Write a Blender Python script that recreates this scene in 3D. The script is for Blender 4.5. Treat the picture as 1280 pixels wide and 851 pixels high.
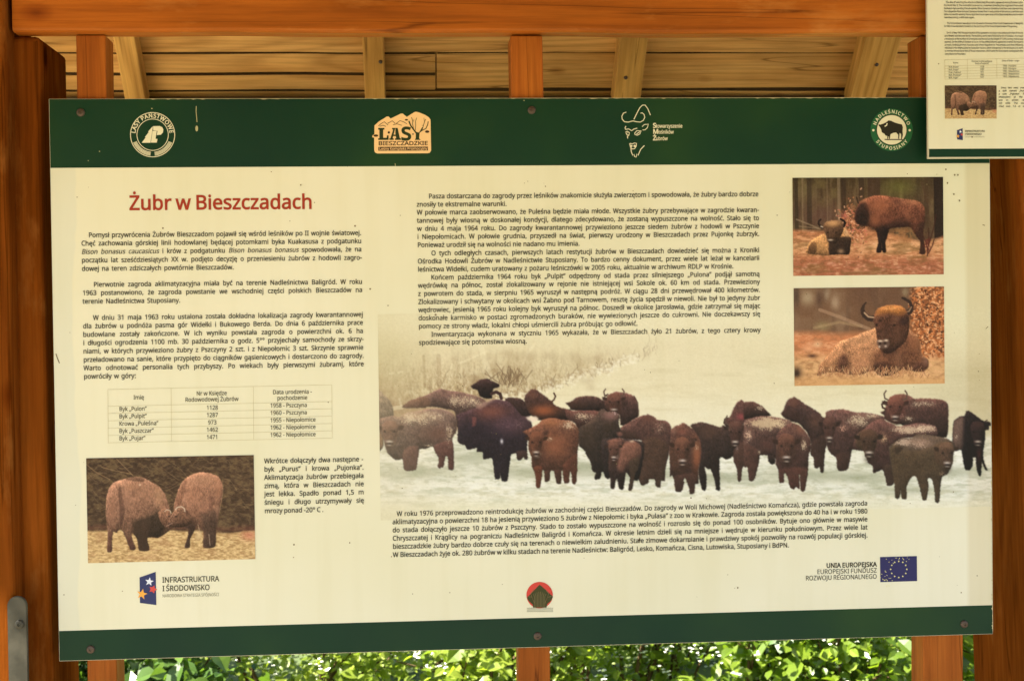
import bpy, bmesh, math, random
import numpy as np
from mathutils import Vector, Matrix
from mathutils.geometry import delaunay_2d_cdt

for o in list(bpy.data.objects): bpy.data.objects.remove(o)
scene = bpy.context.scene
COL = scene.collection
R = math.radians

# ------------------------------------------------------------------ camera, sky, sun, exposure
F = 1700.0                                   # focal length in photograph pixels (photograph 1280 wide)
roll, pitch, yaw = -0.012688, 0.017428, -0.067739
tv = np.array((0.036724, 0.056321, 2.315046))
BW, BH = 1.6, 0.93479                        # the board
Rx = np.array([[1, 0, 0], [0, math.cos(pitch), -math.sin(pitch)], [0, math.sin(pitch), math.cos(pitch)]])
Ry = np.array([[math.cos(yaw), 0, math.sin(yaw)], [0, 1, 0], [-math.sin(yaw), 0, math.cos(yaw)]])
Rz = np.array([[math.cos(roll), -math.sin(roll), 0], [math.sin(roll), math.cos(roll), 0], [0, 0, 1]])
RM = Rz @ Rx @ Ry
Cb = -RM.T @ tv
EYE = 1.62
ZB = EYE + Cb[1]                             # height of the board's centre
def w3(v): return Vector((v[0], v[2], -v[1]))
CAM = Vector((Cb[0], Cb[2], EYE))
ax, ay, az = w3(RM[0]), w3(-RM[1]), w3(-RM[2])
cam = bpy.data.cameras.new('camera'); camo = bpy.data.objects.new('camera', cam); COL.objects.link(camo)
camo.matrix_world = Matrix(((ax.x, ay.x, az.x, CAM.x), (ax.y, ay.y, az.y, CAM.y), (ax.z, ay.z, az.z, CAM.z), (0, 0, 0, 1)))
cam.sensor_width = 36; cam.lens = F / 1280 * 36; cam.clip_end = 2000; cam.clip_start = .05
cam.dof.use_dof = True; cam.dof.focus_distance = 2.31; cam.dof.aperture_fstop = 9.0
scene.camera = camo
def P(px, py, Y=0.0):
    """the point where the sight line of photograph pixel (px, py) meets the vertical plane y = Y"""
    d = RM.T @ np.array(((px - 640) / F, (py - 425.5) / F, 1.0)); d = w3(d)
    t = (Y - CAM.y) / d.y
    return CAM + d * t

SUN_EL, SUN_AZ = R(54), R(-102)               # azimuth from +Y towards +X
world = bpy.data.worlds.new('World'); scene.world = world; world.use_nodes = True
wn = world.node_tree; bg = wn.nodes['Background']
sky = wn.nodes.new('ShaderNodeTexSky'); sky.sky_type = 'NISHITA'; sky.sun_disc = False
sky.sun_elevation = SUN_EL; sky.sun_rotation = SUN_AZ; sky.altitude = 600; sky.dust_density = 2.0
wn.links.new(sky.outputs[0], bg.inputs[0]); bg.inputs[1].default_value = 0.055
sl = bpy.data.lights.new('sun', 'SUN'); sl.energy = 5; sl.angle = R(.5); sl.color = (1, .93, .80)
so = bpy.data.objects.new('sun', sl); COL.objects.link(so)
sd = Vector((math.sin(SUN_AZ) * math.cos(SUN_EL), math.cos(SUN_AZ) * math.cos(SUN_EL), math.sin(SUN_EL)))
so.rotation_euler = sd.to_track_quat('Z', 'Y').to_euler(); so.location = (0, 0, 12)
vs = scene.view_settings; vs.view_transform = 'Standard'; vs.look = 'None'; vs.gamma = 1; vs.use_curve_mapping = False
vs.exposure = 2.54
scene.cycles.use_denoising = True
scene.cycles.max_bounces = 8; scene.cycles.transparent_max_bounces = 8

# ------------------------------------------------------------------ helpers
rnd = random.Random(4)
def lin(c):
    c = np.asarray(c, float) / 255.
    return np.where(c <= .04045, c / 12.92, ((c + .055) / 1.055) ** 2.4)

def empty(name, loc, label=None, cat=None, group=None):
    o = bpy.data.objects.new(name, None); COL.objects.link(o); o.location = loc; o.empty_display_size = .1
    if label: o['label'] = label
    if cat: o['category'] = cat
    if group: o['group'] = group
    return o

def mesh_obj(name, me, mats, parent=None):
    for m in (mats if isinstance(mats, (list, tuple)) else [mats]): me.materials.append(m)
    o = bpy.data.objects.new(name, me); COL.objects.link(o)
    if parent: o.parent = parent
    return o

def root_of(o):
    v = Vector((0, 0, 0))
    while o: v += o.location; o = o.parent
    return v

def bm_obj(name, bm, mats, parent=None, smooth=False):
    off = root_of(parent)
    if off.length: bmesh.ops.translate(bm, vec=-off, verts=bm.verts)
    me = bpy.data.meshes.new(name); bm.normal_update(); bm.to_mesh(me); bm.free()
    if smooth: me.polygons.foreach_set('use_smooth', [True] * len(me.polygons))
    return mesh_obj(name, me, mats, parent)

def hexa(bm, b, t):
    """box from four bottom and four top corners (counter-clockwise seen from above)"""
    vb = [bm.verts.new(p) for p in b]; vt = [bm.verts.new(p) for p in t]
    bm.faces.new(vb[::-1]); bm.faces.new(vt)
    for i in range(4): bm.faces.new((vb[i], vb[(i + 1) % 4], vt[(i + 1) % 4], vt[i]))
    return vb + vt

def box(bm, x0, y0, z0, x1, y1, z1):
    return hexa(bm, [(x0, y0, z0), (x1, y0, z0), (x1, y1, z0), (x0, y1, z0)], [(x0, y0, z1), (x1, y0, z1), (x1, y1, z1), (x0, y1, z1)])

def bevel(bm, w, seg=2):
    bmesh.ops.bevel(bm, geom=list(bm.edges), offset=w, segments=seg, affect='EDGES', profile=.5, clamp_overlap=True)

def wane(bm, axis, cuts, amt, seed):
    """cuts a timber along its length and lets its faces wander like hewn wood"""
    r = random.Random(seed)
    ed = [e for e in bm.edges if abs((e.verts[0].co - e.verts[1].co).normalized()[axis]) > .9]
    bmesh.ops.subdivide_edges(bm, edges=ed, cuts=cuts, use_grid_fill=True)
    ph = [r.uniform(0, 6.3) for _ in range(12)]
    for v in bm.verts:
        t = v.co[axis]
        k = 0
        for a in range(3):
            if a == axis: continue
            s = 1 if math.sin(ph[k]) > 0 else -1
            v.co[a] += amt * (math.sin(t * 3.1 + ph[k] + v.co[(a + 1) % 3] * 9) + .5 * math.sin(t * 8.7 + ph[k + 4] + v.co[(a + 2) % 3] * 21) + .35 * math.sin(t * 23 + ph[k + 6])) * s
            k += 1

# ------------------------------------------------------------------ materials
def mat(name):
    m = bpy.data.materials.new(name); m.use_nodes = True
    nt = m.node_tree; return m, nt, nt.nodes['Principled BSDF'], nt.nodes, nt.links

def plain(name, col, rough=.5, metal=0., spec=.5):
    m, nt, b, N, L = mat(name)
    b.inputs['Base Color'].default_value = (*col, 1); b.inputs['Roughness'].default_value = rough
    b.inputs['Metallic'].default_value = metal; b.inputs['Specular IOR Level'].default_value = spec
    return m

def ramp(N, stops, interp='LINEAR'):
    r = N.new('ShaderNodeValToRGB'); e = r.color_ramp; e.interpolation = interp
    while len(e.elements) < len(stops): e.elements.new(.5)
    for k, (p, c) in zip(e.elements, stops): k.position = p; k.color = (*c, 1) if len(c) == 3 else c
    return r

def wood(name, axis, c0, c1, c2, rough=.42, knots=True, coat=.0, scale=1., spec=.08, worn=None, rot=0., ring=.35):
    """sawn timber with grain along one axis"""
    m, nt, b, N, L = mat(name)
    tc = N.new('ShaderNodeTexCoord'); turn = N.new('ShaderNodeMapping'); turn.inputs['Rotation'].default_value = (rot, 0, 0); L.new(tc.outputs['Object'], turn.inputs[0])
    def mp(sa, sb):
        q = N.new('ShaderNodeMapping'); s = [sb * scale] * 3; s[axis] = sa * scale
        q.inputs['Scale'].default_value = s; L.new(turn.outputs[0], q.inputs[0]); return q
    def noise(vec, sc, det, rg=.6, dist=0.):
        n = N.new('ShaderNodeTexNoise'); n.inputs['Scale'].default_value = sc; n.inputs['Detail'].default_value = det
        n.inputs['Roughness'].default_value = rg; n.inputs['Distortion'].default_value = dist; L.new(vec.outputs[0], n.inputs['Vector']); return n
    g1 = noise(mp(1.3, 16), 1.6, 6, .62, .6)          # broad growth bands
    g2 = noise(mp(5, 150), 1.0, 4, .7)                # fine fibre
    g3 = noise(mp(1.2, 2.2), 2.4, 3, .5)              # blotches in the stain
    r1 = ramp(N, [(.22, c0), (.5, c1), (.78, c2)]); L.new(g1.outputs[0], r1.inputs[0])
    r2 = ramp(N, [(.3, (.74, .72, .7)), (.62, (1.04, 1.04, 1.04))]); L.new(g2.outputs[0], r2.inputs[0])
    r3 = ramp(N, [(.3, (.72, .70, .66)), (.68, (1.16, 1.16, 1.16))]); L.new(g3.outputs[0], r3.inputs[0])
    def mul(a, c, f=1.):
        x = N.new('ShaderNodeMix'); x.data_type = 'RGBA'; x.blend_type = 'MULTIPLY'; x.inputs[0].default_value = f
        L.new(a, x.inputs[6]); L.new(c, x.inputs[7]); return x.outputs[2]
    g6 = noise(mp(.55, 5.5), 1.0, 1.2, .4, .15)       # year rings: contour lines of a stretched field
    k6 = N.new('ShaderNodeMath'); k6.operation = 'MULTIPLY'; k6.inputs[1].default_value = 95.; L.new(g6.outputs[0], k6.inputs[0])
    s6 = N.new('ShaderNodeMath'); s6.operation = 'SINE'; L.new(k6.outputs[0], s6.inputs[0])
    m6 = N.new('ShaderNodeMath'); m6.operation = 'MULTIPLY_ADD'; m6.inputs[1].default_value = .5; m6.inputs[2].default_value = .5; L.new(s6.outputs[0], m6.inputs[0])
    r7 = ramp(N, [(.0, (.66, .58, .50)), (.35, (.93, .9, .87)), (1., (1.05, 1.05, 1.05))]); L.new(m6.outputs[0], r7.inputs[0])
    out = mul(mul(mul(r1.outputs[0], r2.outputs[0]), r3.outputs[0]), r7.outputs[0], ring)
    if knots:
        v = N.new('ShaderNodeTexVoronoi'); v.inputs['Scale'].default_value = 1.; v.inputs['Randomness'].default_value = 1
        L.new(mp(3.6, 6.2).outputs[0], v.inputs['Vector'])
        r4 = ramp(N, [(.0, (.08, .05, .04)), (.052, (.22, .16, .12)), (.075, (.62, .5, .42)), (.13, (1, 1, 1))]); L.new(v.outputs['Distance'], r4.inputs[0])
        out = mul(out, r4.outputs[0], .9)
    # drying cracks run with the grain
    g4 = noise(mp(.55, 20), 1.0, 2, .5, .3)
    r5 = ramp(N, [(.0, (1, 1, 1)), (.492, (1, 1, 1)), (.5, (.30, .26, .22)), (.508, (1, 1, 1)), (1., (1, 1, 1))]); L.new(g4.outputs[0], r5.inputs[0])
    out = mul(out, r5.outputs[0], .75)
    if worn:
        g5 = noise(mp(2.2, 7), 2.1, 5, .65); r6 = ramp(N, [(.56, (0, 0, 0)), (.70, (1, 1, 1))]); L.new(g5.outputs[0], r6.inputs[0])
        f_ = N.new('ShaderNodeMath'); f_.operation = 'MULTIPLY'; f_.inputs[1].default_value = .55; L.new(r6.outputs[0], f_.inputs[0])
        x = N.new('ShaderNodeMix'); x.data_type = 'RGBA'; L.new(f_.outputs[0], x.inputs[0]); L.new(out, x.inputs[6]); x.inputs[7].default_value = (*worn, 1); out = x.outputs[2]
    L.new(out, b.inputs['Base Color'])
    rr = ramp(N, [(.3, (rough + .12,) * 3), (.7, (rough - .08,) * 3)]); L.new(g1.outputs[0], rr.inputs[0]); L.new(rr.outputs[0], b.inputs['Roughness'])
    b.inputs['Specular IOR Level'].default_value = spec; b.inputs['Coat Weight'].default_value = coat; b.inputs['Coat Roughness'].default_value = .3
    bp = N.new('ShaderNodeBump'); bp.inputs['Strength'].default_value = .25; bp.inputs['Distance'].default_value = .002
    L.new(g2.outputs[0], bp.inputs['Height']); L.new(bp.outputs[0], b.inputs['Normal'])
    return m

OR0, OR1, OR2 = (.34, .095, .010), (.385, .108, .012), (.46, .14, .018)
M_beam = wood('stained_beam_wood', 0, OR0, OR1, OR2, .45, spec=.12, worn=(.50, .20, .045))
M_post = wood('stained_post_wood', 2, (.13, .034, .005), (.20, .055, .007), (.28, .085, .012), .75, spec=.0, worn=(.28, .11, .025))
M_stud = wood('stained_stud_wood', 2, (.27, .075, .011), (.35, .10, .015), (.43, .14, .022), .42, False)
M_raft = wood('raw_rafter_wood', 2, (.52, .28, .07), (.62, .355, .10), (.69, .42, .13), .6, False, .0, rot=R(-43), ring=.6)
M_plank = wood('raw_plank_wood', 0, (.60, .315, .095), (.68, .39, .13), (.73, .45, .17), .6, True, .0, scale=1.1, ring=.45)
M_dark = wood('weathered_plate_and_gap_shade_wood', 0, (.05, .03, .015), (.08, .05, .022), (.11, .07, .03), .7, False, 0.)
M_shing = wood('roof_shingle_wood', 2, (.10, .08, .06), (.15, .12, .09), (.2, .16, .12), .8, False, 0.)
def metal_mat():
    m, nt, b, N, L = mat('galvanised_steel'); tc = N.new('ShaderNodeTexCoord'); n = N.new('ShaderNodeTexNoise'); n.inputs['Scale'].default_value = 30; n.inputs['Detail'].default_value = 6; L.new(tc.outputs['Object'], n.inputs['Vector'])
    r = ramp(N, [(.35, (.035, .033, .022)), (.65, (.075, .07, .05))]); L.new(n.outputs[0], r.inputs[0]); L.new(r.outputs[0], b.inputs['Base Color']); b.inputs['Metallic'].default_value = .2; b.inputs['Roughness'].default_value = .55
    return m
M_metal = metal_mat()
M_screw = plain('dark_screw_steel', (.09, .065, .05), .5, .6)

PRINT_ROUGH = .42
CREAM = (230, 221, 172)
CREAM_ALB = np.array((.735, .735, .60))
GAIN = CREAM_ALB / lin(CREAM)
def alb(c): return tuple(np.clip(lin(c) * GAIN, .003, .9))

def print_mat(name, col=None, attr=False, aged=False, rough=PRINT_ROUGH):
    m, nt, b, N, L = mat(name)
    b.inputs['Roughness'].default_value = rough; b.inputs['Specular IOR Level'].default_value = .18
    if attr:
        a = N.new('ShaderNodeAttribute'); a.attribute_name = 'print'; src = a.outputs['Color']
    else:
        a = N.new('ShaderNodeRGB'); a.outputs[0].default_value = (*col, 1); src = a.outputs[0]
    if aged:
        tc = N.new('ShaderNodeTexCoord')
        n1 = N.new('ShaderNodeTexNoise'); n1.inputs['Scale'].default_value = 2.2; n1.inputs['Detail'].default_value = 3; L.new(tc.outputs['Object'], n1.inputs['Vector'])
        r1 = ramp(N, [(.3, (.93, .925, .86)), (.7, (1.02, 1.02, 1.05))]); L.new(n1.outputs[0], r1.inputs[0])
        mpv = N.new('ShaderNodeMapping'); mpv.inputs['Scale'].default_value = (14, 1, .9); L.new(tc.outputs['Object'], mpv.inputs[0]); nv = N.new('ShaderNodeTexNoise'); nv.inputs['Scale'].default_value = 2.5; nv.inputs['Detail'].default_value = 5; L.new(mpv.outputs[0], nv.inputs['Vector'])
        rv = ramp(N, [(.36, (.93, .92, .87)), (.52, (1, 1, 1))]); L.new(nv.outputs[0], rv.inputs[0])
        xv = N.new('ShaderNodeMix'); xv.data_type = 'RGBA'; xv.blend_type = 'MULTIPLY'; xv.inputs[0].default_value = .3; L.new(src, xv.inputs[6]); L.new(rv.outputs[0], xv.inputs[7]); src = xv.outputs[2]
        v = N.new('ShaderNodeTexVoronoi'); v.inputs['Scale'].default_value = 26; L.new(tc.outputs['Object'], v.inputs['Vector'])
        n2 = N.new('ShaderNodeTexNoise'); n2.inputs['Scale'].default_value = 9; n2.inputs['Detail'].default_value = 2; L.new(tc.outputs['Object'], n2.inputs['Vector'])
        th = N.new('ShaderNodeMath'); th.operation = 'MULTIPLY_ADD'; th.inputs[1].default_value = -.11; th.inputs[2].default_value = .085; L.new(n2.outputs[0], th.inputs[0])
        lt = N.new('ShaderNodeMath'); lt.operation = 'LESS_THAN'; L.new(v.outputs['Distance'], lt.inputs[0]); L.new(th.outputs[0], lt.inputs[1])
        x = N.new('ShaderNodeMix'); x.data_type = 'RGBA'; x.blend_type = 'MULTIPLY'; x.inputs[0].default_value = 1; L.new(src, x.inputs[6]); L.new(r1.outputs[0], x.inputs[7])
        y = N.new('ShaderNodeMix'); y.data_type = 'RGBA'; L.new(lt.outputs[0], y.inputs[0]); L.new(x.outputs[2], y.inputs[6]); y.inputs[7].default_value = (.16, .12, .06, 1)
        # lifted laminate along the left edge, right strip tinted for discoloured laminate plus painted-in shade
        sp = N.new('ShaderNodeSeparateXYZ'); L.new(tc.outputs['Object'], sp.inputs[0])
        n3 = N.new('ShaderNodeTexNoise'); n3.inputs['Scale'].default_value = 5; n3.inputs['Detail'].default_value = 3; L.new(tc.outputs['Object'], n3.inputs['Vector'])
        wob = N.new('ShaderNodeMath'); wob.operation = 'MULTIPLY_ADD'; wob.inputs[1].default_value = .05; L.new(n3.outputs[0], wob.inputs[0]); L.new(sp.outputs['X'], wob.inputs[2])
        s1 = ramp(N, [(.0, (1, 1, 1)), (.5, (1, 1, 1)), (.56, (0, 0, 0))]); mr = N.new('ShaderNodeMapRange'); mr.inputs['From Min'].default_value = -.77; mr.inputs['From Max'].default_value = -.71
        L.new(wob.outputs[0], mr.inputs[0]); L.new(mr.outputs[0], s1.inputs[0])
        z1 = N.new('ShaderNodeMix'); z1.data_type = 'RGBA'; z1.blend_type = 'MULTIPLY'; L.new(s1.outputs[0], z1.inputs[0]); L.new(y.outputs[2], z1.inputs[6]); z1.inputs[7].default_value = (.93, .955, 1.0, 1)
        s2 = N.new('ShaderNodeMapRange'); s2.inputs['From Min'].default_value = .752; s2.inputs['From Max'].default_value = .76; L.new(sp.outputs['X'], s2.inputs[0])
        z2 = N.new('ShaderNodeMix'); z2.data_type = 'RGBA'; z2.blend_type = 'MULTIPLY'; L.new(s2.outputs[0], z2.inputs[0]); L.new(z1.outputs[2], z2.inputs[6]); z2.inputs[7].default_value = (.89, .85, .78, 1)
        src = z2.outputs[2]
    L.new(src, b.inputs['Base Color'])
    return m
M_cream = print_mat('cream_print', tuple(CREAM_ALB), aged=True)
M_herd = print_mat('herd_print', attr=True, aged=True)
M_photo = print_mat('photo_print', attr=True)
M_ink = print_mat('dark_ink', (.022, .020, .012))
M_ink2 = print_mat('grey_ink', (.13, .115, .06))
M_red = print_mat('red_ink', (.33, .035, .015))
M_white = print_mat('white_ink', (.72, .70, .52))
M_edge = plain('board_edge', (.55, .52, .40), .6)
def green_mat():
    m, nt, b, N, L = mat('green_print')
    tc = N.new('ShaderNodeTexCoord'); n = N.new('ShaderNodeTexNoise'); n.inputs['Scale'].default_value = 2.6; n.inputs['Detail'].default_value = 3; L.new(tc.outputs['Object'], n.inputs['Vector'])
    r = ramp(N, [(.3, (.004, .026, .018)), (.55, (.008, .038, .018)), (.72, (.017, .055, .016))]); L.new(n.outputs[0], r.inputs[0]); L.new(r.outputs[0], b.inputs['Base Color'])
    v = N.new('ShaderNodeTexNoise'); v.inputs['Scale'].default_value = 7; v.inputs['Detail'].default_value = 4; L.new(tc.outputs['Object'], v.inputs['Vector'])
    q = ramp(N, [(.35, (.30,) * 3), (.7, (.46,) * 3)]); L.new(v.outputs[0], q.inputs[0]); L.new(q.outputs[0], b.inputs['Roughness'])
    b.inputs['Specular IOR Level'].default_value = .13
    return m
M_green = green_mat()
# ------------------------------------------------------------------ letter outlines: character, advance, contours as x, y steps in 1/1000 of the type size
GLYPHS = [
 ('A', 512, [[437,0,-69,177,-227,0,-68,-177,-73,0,224,575,65,0,223,-575], [282,415,-8,23,-11,35,-8,27,-8,-32,-9,-30,-8,-23,-65,-174,181,0]]),
 ('B', 521, [[241,573,95,-8,68,-24,41,-44,14,-66,-3,-32,-10,-28,-15,-24,-22,-19,-27,-15,-32,-9,0,-4,65,-21,26,-18,20,-25,13,-33,4,-40,-6,-48,-18,-41,-29,-32,-40,-23,-48,-14,-58,-5,-201,0,0,573], [256,329,62,6,39,17,20,30,7,41,-8,40,-25,27,-43,16,-63,5,-95,0,0,-182], [150,269,0,-208,115,0,65,7,41,23,23,34,7,43,-3,29,-10,24,-18,20,-26,15,-37,10,-47,3]]),
 ('C', 507, [[323,517,-43,-4,-39,-11,-35,-20,-28,-26,-23,-33,-16,-40,-10,-46,-4,-51,6,-66,16,-56,28,-47,38,-34,49,-21,60,-7,72,7,66,16,0,-63,-67,-17,-81,-6,-80,9,-66,27,-51,44,-37,59,-22,72,-7,84,4,62,14,57,22,50,31,43,39,35,47,25,55,16,63,6,85,-9,73,-25,-29,-61,-59,22]]),
 ('D', 585, [[536,292,-8,-89,-27,-72,-44,-57,-58,-41,-74,-25,-88,-8,-159,0,0,573,176,0,81,-8,69,-25,56,-39,42,-55,26,-69], [460,289,-6,70,-19,56,-31,42,-43,30,-53,18,-64,6,-94,0,0,-449,78,0,101,14,73,43,44,71]]),
 ('E', 446, [[398,0,-320,0,0,573,320,0,0,-64,-248,0,0,-179,233,0,0,-62,-233,0,0,-205,248,0]]),
 ('F', 416, [[150,0,-72,0,0,573,320,0,0,-64,-248,0,0,-203,233,0,0,-63,-233,0]]),
 ('G', 584, [[326,302,198,0,0,-280,-93,-23,-108,-7,-82,9,-68,27,-53,43,-39,59,-24,72,-8,84,9,84,26,72,43,58,59,44,73,27,87,10,91,-9,79,-25,-27,-63,-68,24,-79,9,-64,-7,-53,-21,-44,-34,-31,-46,-19,-56,-7,-67,6,-64,16,-56,29,-47,41,-35,54,-22,70,-7,64,4,48,9,0,170,-126,0]]),
 ('H', 594, [[516,0,-73,0,0,267,-293,0,0,-267,-72,0,0,573,72,0,0,-243,293,0,0,243,73,0]]),
 ('I', 272, [[239,0,-207,0,0,42,67,15,0,458,-67,16,0,42,207,0,0,-42,-67,-16,0,-458,67,-15]]),
 ('J', 219, [[-3,-152,-34,2,-26,8,0,61,28,-6,30,-2,38,8,17,11,13,17,8,24,3,32,0,570,72,0,0,-564,-5,-51,-13,-40,-23,-31,-30,-22,-36,-13]]),
 ('K', 496, [[496,0,-85,0,-202,273,-59,-51,0,-222,-72,0,0,573,72,0,0,-283,49,55,50,54,154,174,85,0,-227,-250]]),
 ('L', 420, [[78,0,0,573,72,0,0,-509,250,0,0,-64]]),
 ('M', 727, [[330,0,-188,502,-3,0,3,-41,2,-54,0,-60,0,-347,-66,0,0,573,106,0,177,-470,3,0,180,470,106,0,0,-573,-72,0,0,352,1,56,2,52,3,41,-3,0,-191,-501]]),
 ('N', 609, [[532,0,-85,0,-306,476,-3,0,3,-44,2,-54,1,-58,0,-320,-66,0,0,573,83,0,306,-474,3,0,-2,38,-2,56,-2,56,0,324,68,0]]),
 ('O', 626, [[577,287,-4,-63,-12,-58,-21,-50,-30,-43,-37,-35,-45,-25,-53,-16,-61,-5,-63,5,-55,16,-45,26,-37,34,-29,43,-20,51,-12,57,-4,64,7,82,22,72,36,58,52,45,66,27,82,9,79,-9,66,-27,51,-44,37,-59,23,-72], [125,287,5,-67,15,-57,26,-46,36,-34,48,-21,59,-7,59,7,47,21,36,34,25,46,15,57,5,67,-11,97,-34,73,-58,46,-84,15,-59,-7,-48,-21,-36,-33,-26,-46,-15,-57]]),
 ('P', 485, [[229,573,97,-11,67,-34,38,-53,13,-71,-11,-68,-16,-30,-22,-28,-31,-23,-40,-17,-49,-11,-59,-4,-66,0,0,-223,-72,0,0,573], [223,511,-73,0,0,-226,58,0,50,3,40,8,32,15,22,23,13,29,5,38,-9,48,-27,35,-45,20]]),
 ('Q', 626, [[577,287,-4,-66,-14,-61,-24,-52,-32,-44,-42,-34,-50,-24,137,-142,-104,0,-110,129,-10,-1,-10,0,-63,5,-55,16,-45,26,-37,34,-29,43,-20,51,-12,57,-4,64,7,82,22,72,36,58,52,45,66,27,82,9,79,-9,66,-27,51,-44,37,-59,23,-72], [125,287,5,-67,15,-57,26,-46,36,-34,48,-21,59,-7,59,7,47,21,36,34,25,46,15,57,5,67,-11,97,-34,73,-58,46,-84,15,-59,-7,-48,-21,-36,-33,-26,-46,-15,-57]]),
 ('R', 499, [[236,573,65,-5,52,-13,40,-23,29,-32,17,-40,5,-50,-4,-42,-13,-34,-19,-28,-23,-21,-55,-28,157,-257,-84,0,-139,237,-114,0,0,-237,-72,0,0,573], [232,510,-82,0,0,-212,86,0,60,6,42,21,24,34,8,48,-4,33,-11,27,-19,19,-26,14,-35,7]]),
 ('S', 440, [[403,153,-7,-47,-18,-40,-30,-31,-41,-24,-50,-14,-59,-5,-61,3,-54,9,-42,15,0,69,72,-23,88,-10,39,2,33,9,25,13,18,19,11,22,3,27,-3,26,-9,21,-16,19,-25,17,-81,35,-65,29,-46,36,-28,45,-9,60,6,42,17,36,28,29,37,21,44,13,51,5,87,-9,71,-23,-23,-62,-64,21,-73,9,-33,-2,-27,-8,-21,-13,-15,-16,-9,-21,-3,-23,3,-27,9,-21,16,-19,23,-16,74,-33,86,-39,30,-24,23,-27,13,-34]]),
 ('T', 446, [[259,0,-72,0,0,509,-179,0,0,64,429,0,0,-64,-178,0]]),
 ('U', 586, [[513,202,-6,-56,-18,-51,-30,-43,-43,-32,-56,-21,-70,-7,-94,15,-68,43,-42,68,-14,86,0,369,72,0,0,-372,10,-62,28,-46,46,-29,66,-9,48,4,37,14,28,23,20,30,11,35,4,41,0,371,71,0]]),
 ('V', 481, [[481,573,-204,-573,-73,0,-204,573,75,0,129,-368,16,-45,11,-41,10,-39,9,39,12,42,15,46,128,366]]),
 ('W', 746, [[735,573,-152,-573,-73,0,-111,375,-10,35,-9,33,-7,28,-3,17,-3,-17,-6,-28,-9,-34,-10,-36,-108,-373,-73,0,-151,573,75,0,89,-350,9,-37,7,-35,6,-33,5,-31,5,32,7,35,9,37,10,36,101,346,74,0,105,-348,11,-38,9,-36,6,-34,6,-30,6,42,10,46,12,49,88,349]]),
 ('X', 470, [[467,0,-82,0,-152,249,-154,-249,-76,0,190,298,-178,275,80,0,141,-225,141,225,76,0,-177,-273]]),
 ('Y', 454, [[227,291,149,282,78,0,-191,-351,0,-222,-72,0,0,219,-191,354,79,0]]),
 ('Z', 459, [[427,0,-397,0,0,55,302,453,-292,0,0,65,379,0,0,-55,-301,-454,309,0]]),
 ('a', 450, [[231,437,68,-9,48,-25,29,-45,9,-65,0,-293,-51,0,-14,61,-3,0,-38,-39,-45,-23,-62,-7,-36,3,-33,11,-28,17,-20,25,-14,32,-4,39,13,57,37,43,65,26,91,12,73,2,0,26,-6,45,-17,29,-28,16,-38,5,-64,-10,-57,-23,-22,53,67,26], [252,208,-68,-8,-43,-18,-23,-27,-8,-36,5,-32,17,-21,25,-13,31,-4,50,7,41,23,27,38,9,55,0,38]]),
 ('b', 493, [[139,461,-1,-51,-3,-37,4,0,22,25,28,21,37,13,46,5,72,-14,57,-42,36,-69,12,-97,-5,-68,-17,-56,-27,-43,-35,-31,-43,-19,-50,-6,-46,5,-37,13,-28,21,-22,24,-6,0,-14,-55,-51,0,0,609,71,0], [260,379,-41,-5,-31,-13,-23,-22,-15,-31,-8,-40,-3,-51,0,-3,6,-70,20,-51,37,-32,59,-10,51,10,36,32,21,52,7,71,-7,71,-21,51,-37,30]]),
 ('c', 385, [[241,-8,-54,6,-48,17,-40,30,-30,42,-19,56,-6,70,7,71,20,58,31,43,40,30,49,17,54,6,64,-7,49,-16,-21,-59,-45,14,-48,6,-40,-5,-32,-13,-24,-23,-17,-32,-11,-40,-3,-50,3,-47,11,-40,17,-32,24,-23,30,-13,38,-5,62,7,49,18,0,-63,-47,-17]]),
 ('d', 493, [[221,-8,-73,14,-56,42,-36,69,-12,97,12,97,37,70,56,43,72,14,59,-9,43,-22,31,-33,5,0,-3,31,-2,33,0,171,71,0,0,-609,-57,0,-10,58,-4,0,-31,-34,-44,-23], [232,51,58,9,38,28,20,47,7,65,0,13,-6,71,-20,52,-38,33,-60,10,-50,-11,-35,-34,-22,-53,-7,-68,7,-69,22,-51,35,-32]]),
 ('e', 452, [[234,438,52,-6,43,-18,35,-29,26,-39,16,-47,5,-55,0,-43,-294,0,10,-64,27,-47,43,-28,57,-10,73,8,65,22,0,-62,-65,-21,-76,-7,-57,6,-51,19,-42,31,-31,43,-19,55,-7,66,6,65,18,56,28,45,38,33,47,20], [233,380,-45,-8,-34,-24,-24,-39,-11,-52,219,0,-3,35,-9,30,-14,24,-20,18,-26,12]]),
 ('f', 276, [[266,375,-108,0,0,-375,-71,0,0,375,-75,0,0,33,75,24,0,25,5,50,12,40,20,30,28,20,34,12,41,4,47,-4,36,-10,-18,-55,-30,8,-34,4,-31,-6,-22,-18,-13,-30,-4,-44,0,-28,108,0]]),
 ('g', 493, [[221,438,40,-4,36,-12,32,-20,26,-29,4,0,10,57,56,0,0,-437,-5,-56,-16,-46,-26,-37,-37,-26,-48,-15,-60,-5,-86,6,-69,21,0,65,71,-25,88,-9,49,8,38,25,23,38,8,50,0,17,1,28,2,25,-4,0,-25,-29,-30,-20,-36,-12,-42,-4,-74,15,-56,44,-35,70,-12,93,12,92,35,71,56,46], [230,379,-33,-5,-28,-15,-22,-23,-17,-33,-10,-41,-3,-49,7,-70,22,-51,36,-32,50,-10,56,8,21,11,17,16,23,46,7,66,0,17,-3,53,-10,42,-17,31,-24,22,-32,12]]),
 ('h', 496, [[139,431,-1,-32,-3,-29,5,0,34,37,47,22,52,8,48,-4,39,-12,31,-21,22,-30,13,-40,5,-50,0,-280,-70,0,0,275,-6,46,-17,32,-30,19,-43,7,-43,-5,-33,-14,-23,-22,-16,-30,-8,-39,-3,-47,0,-222,-71,0,0,609,71,0]]),
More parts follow.
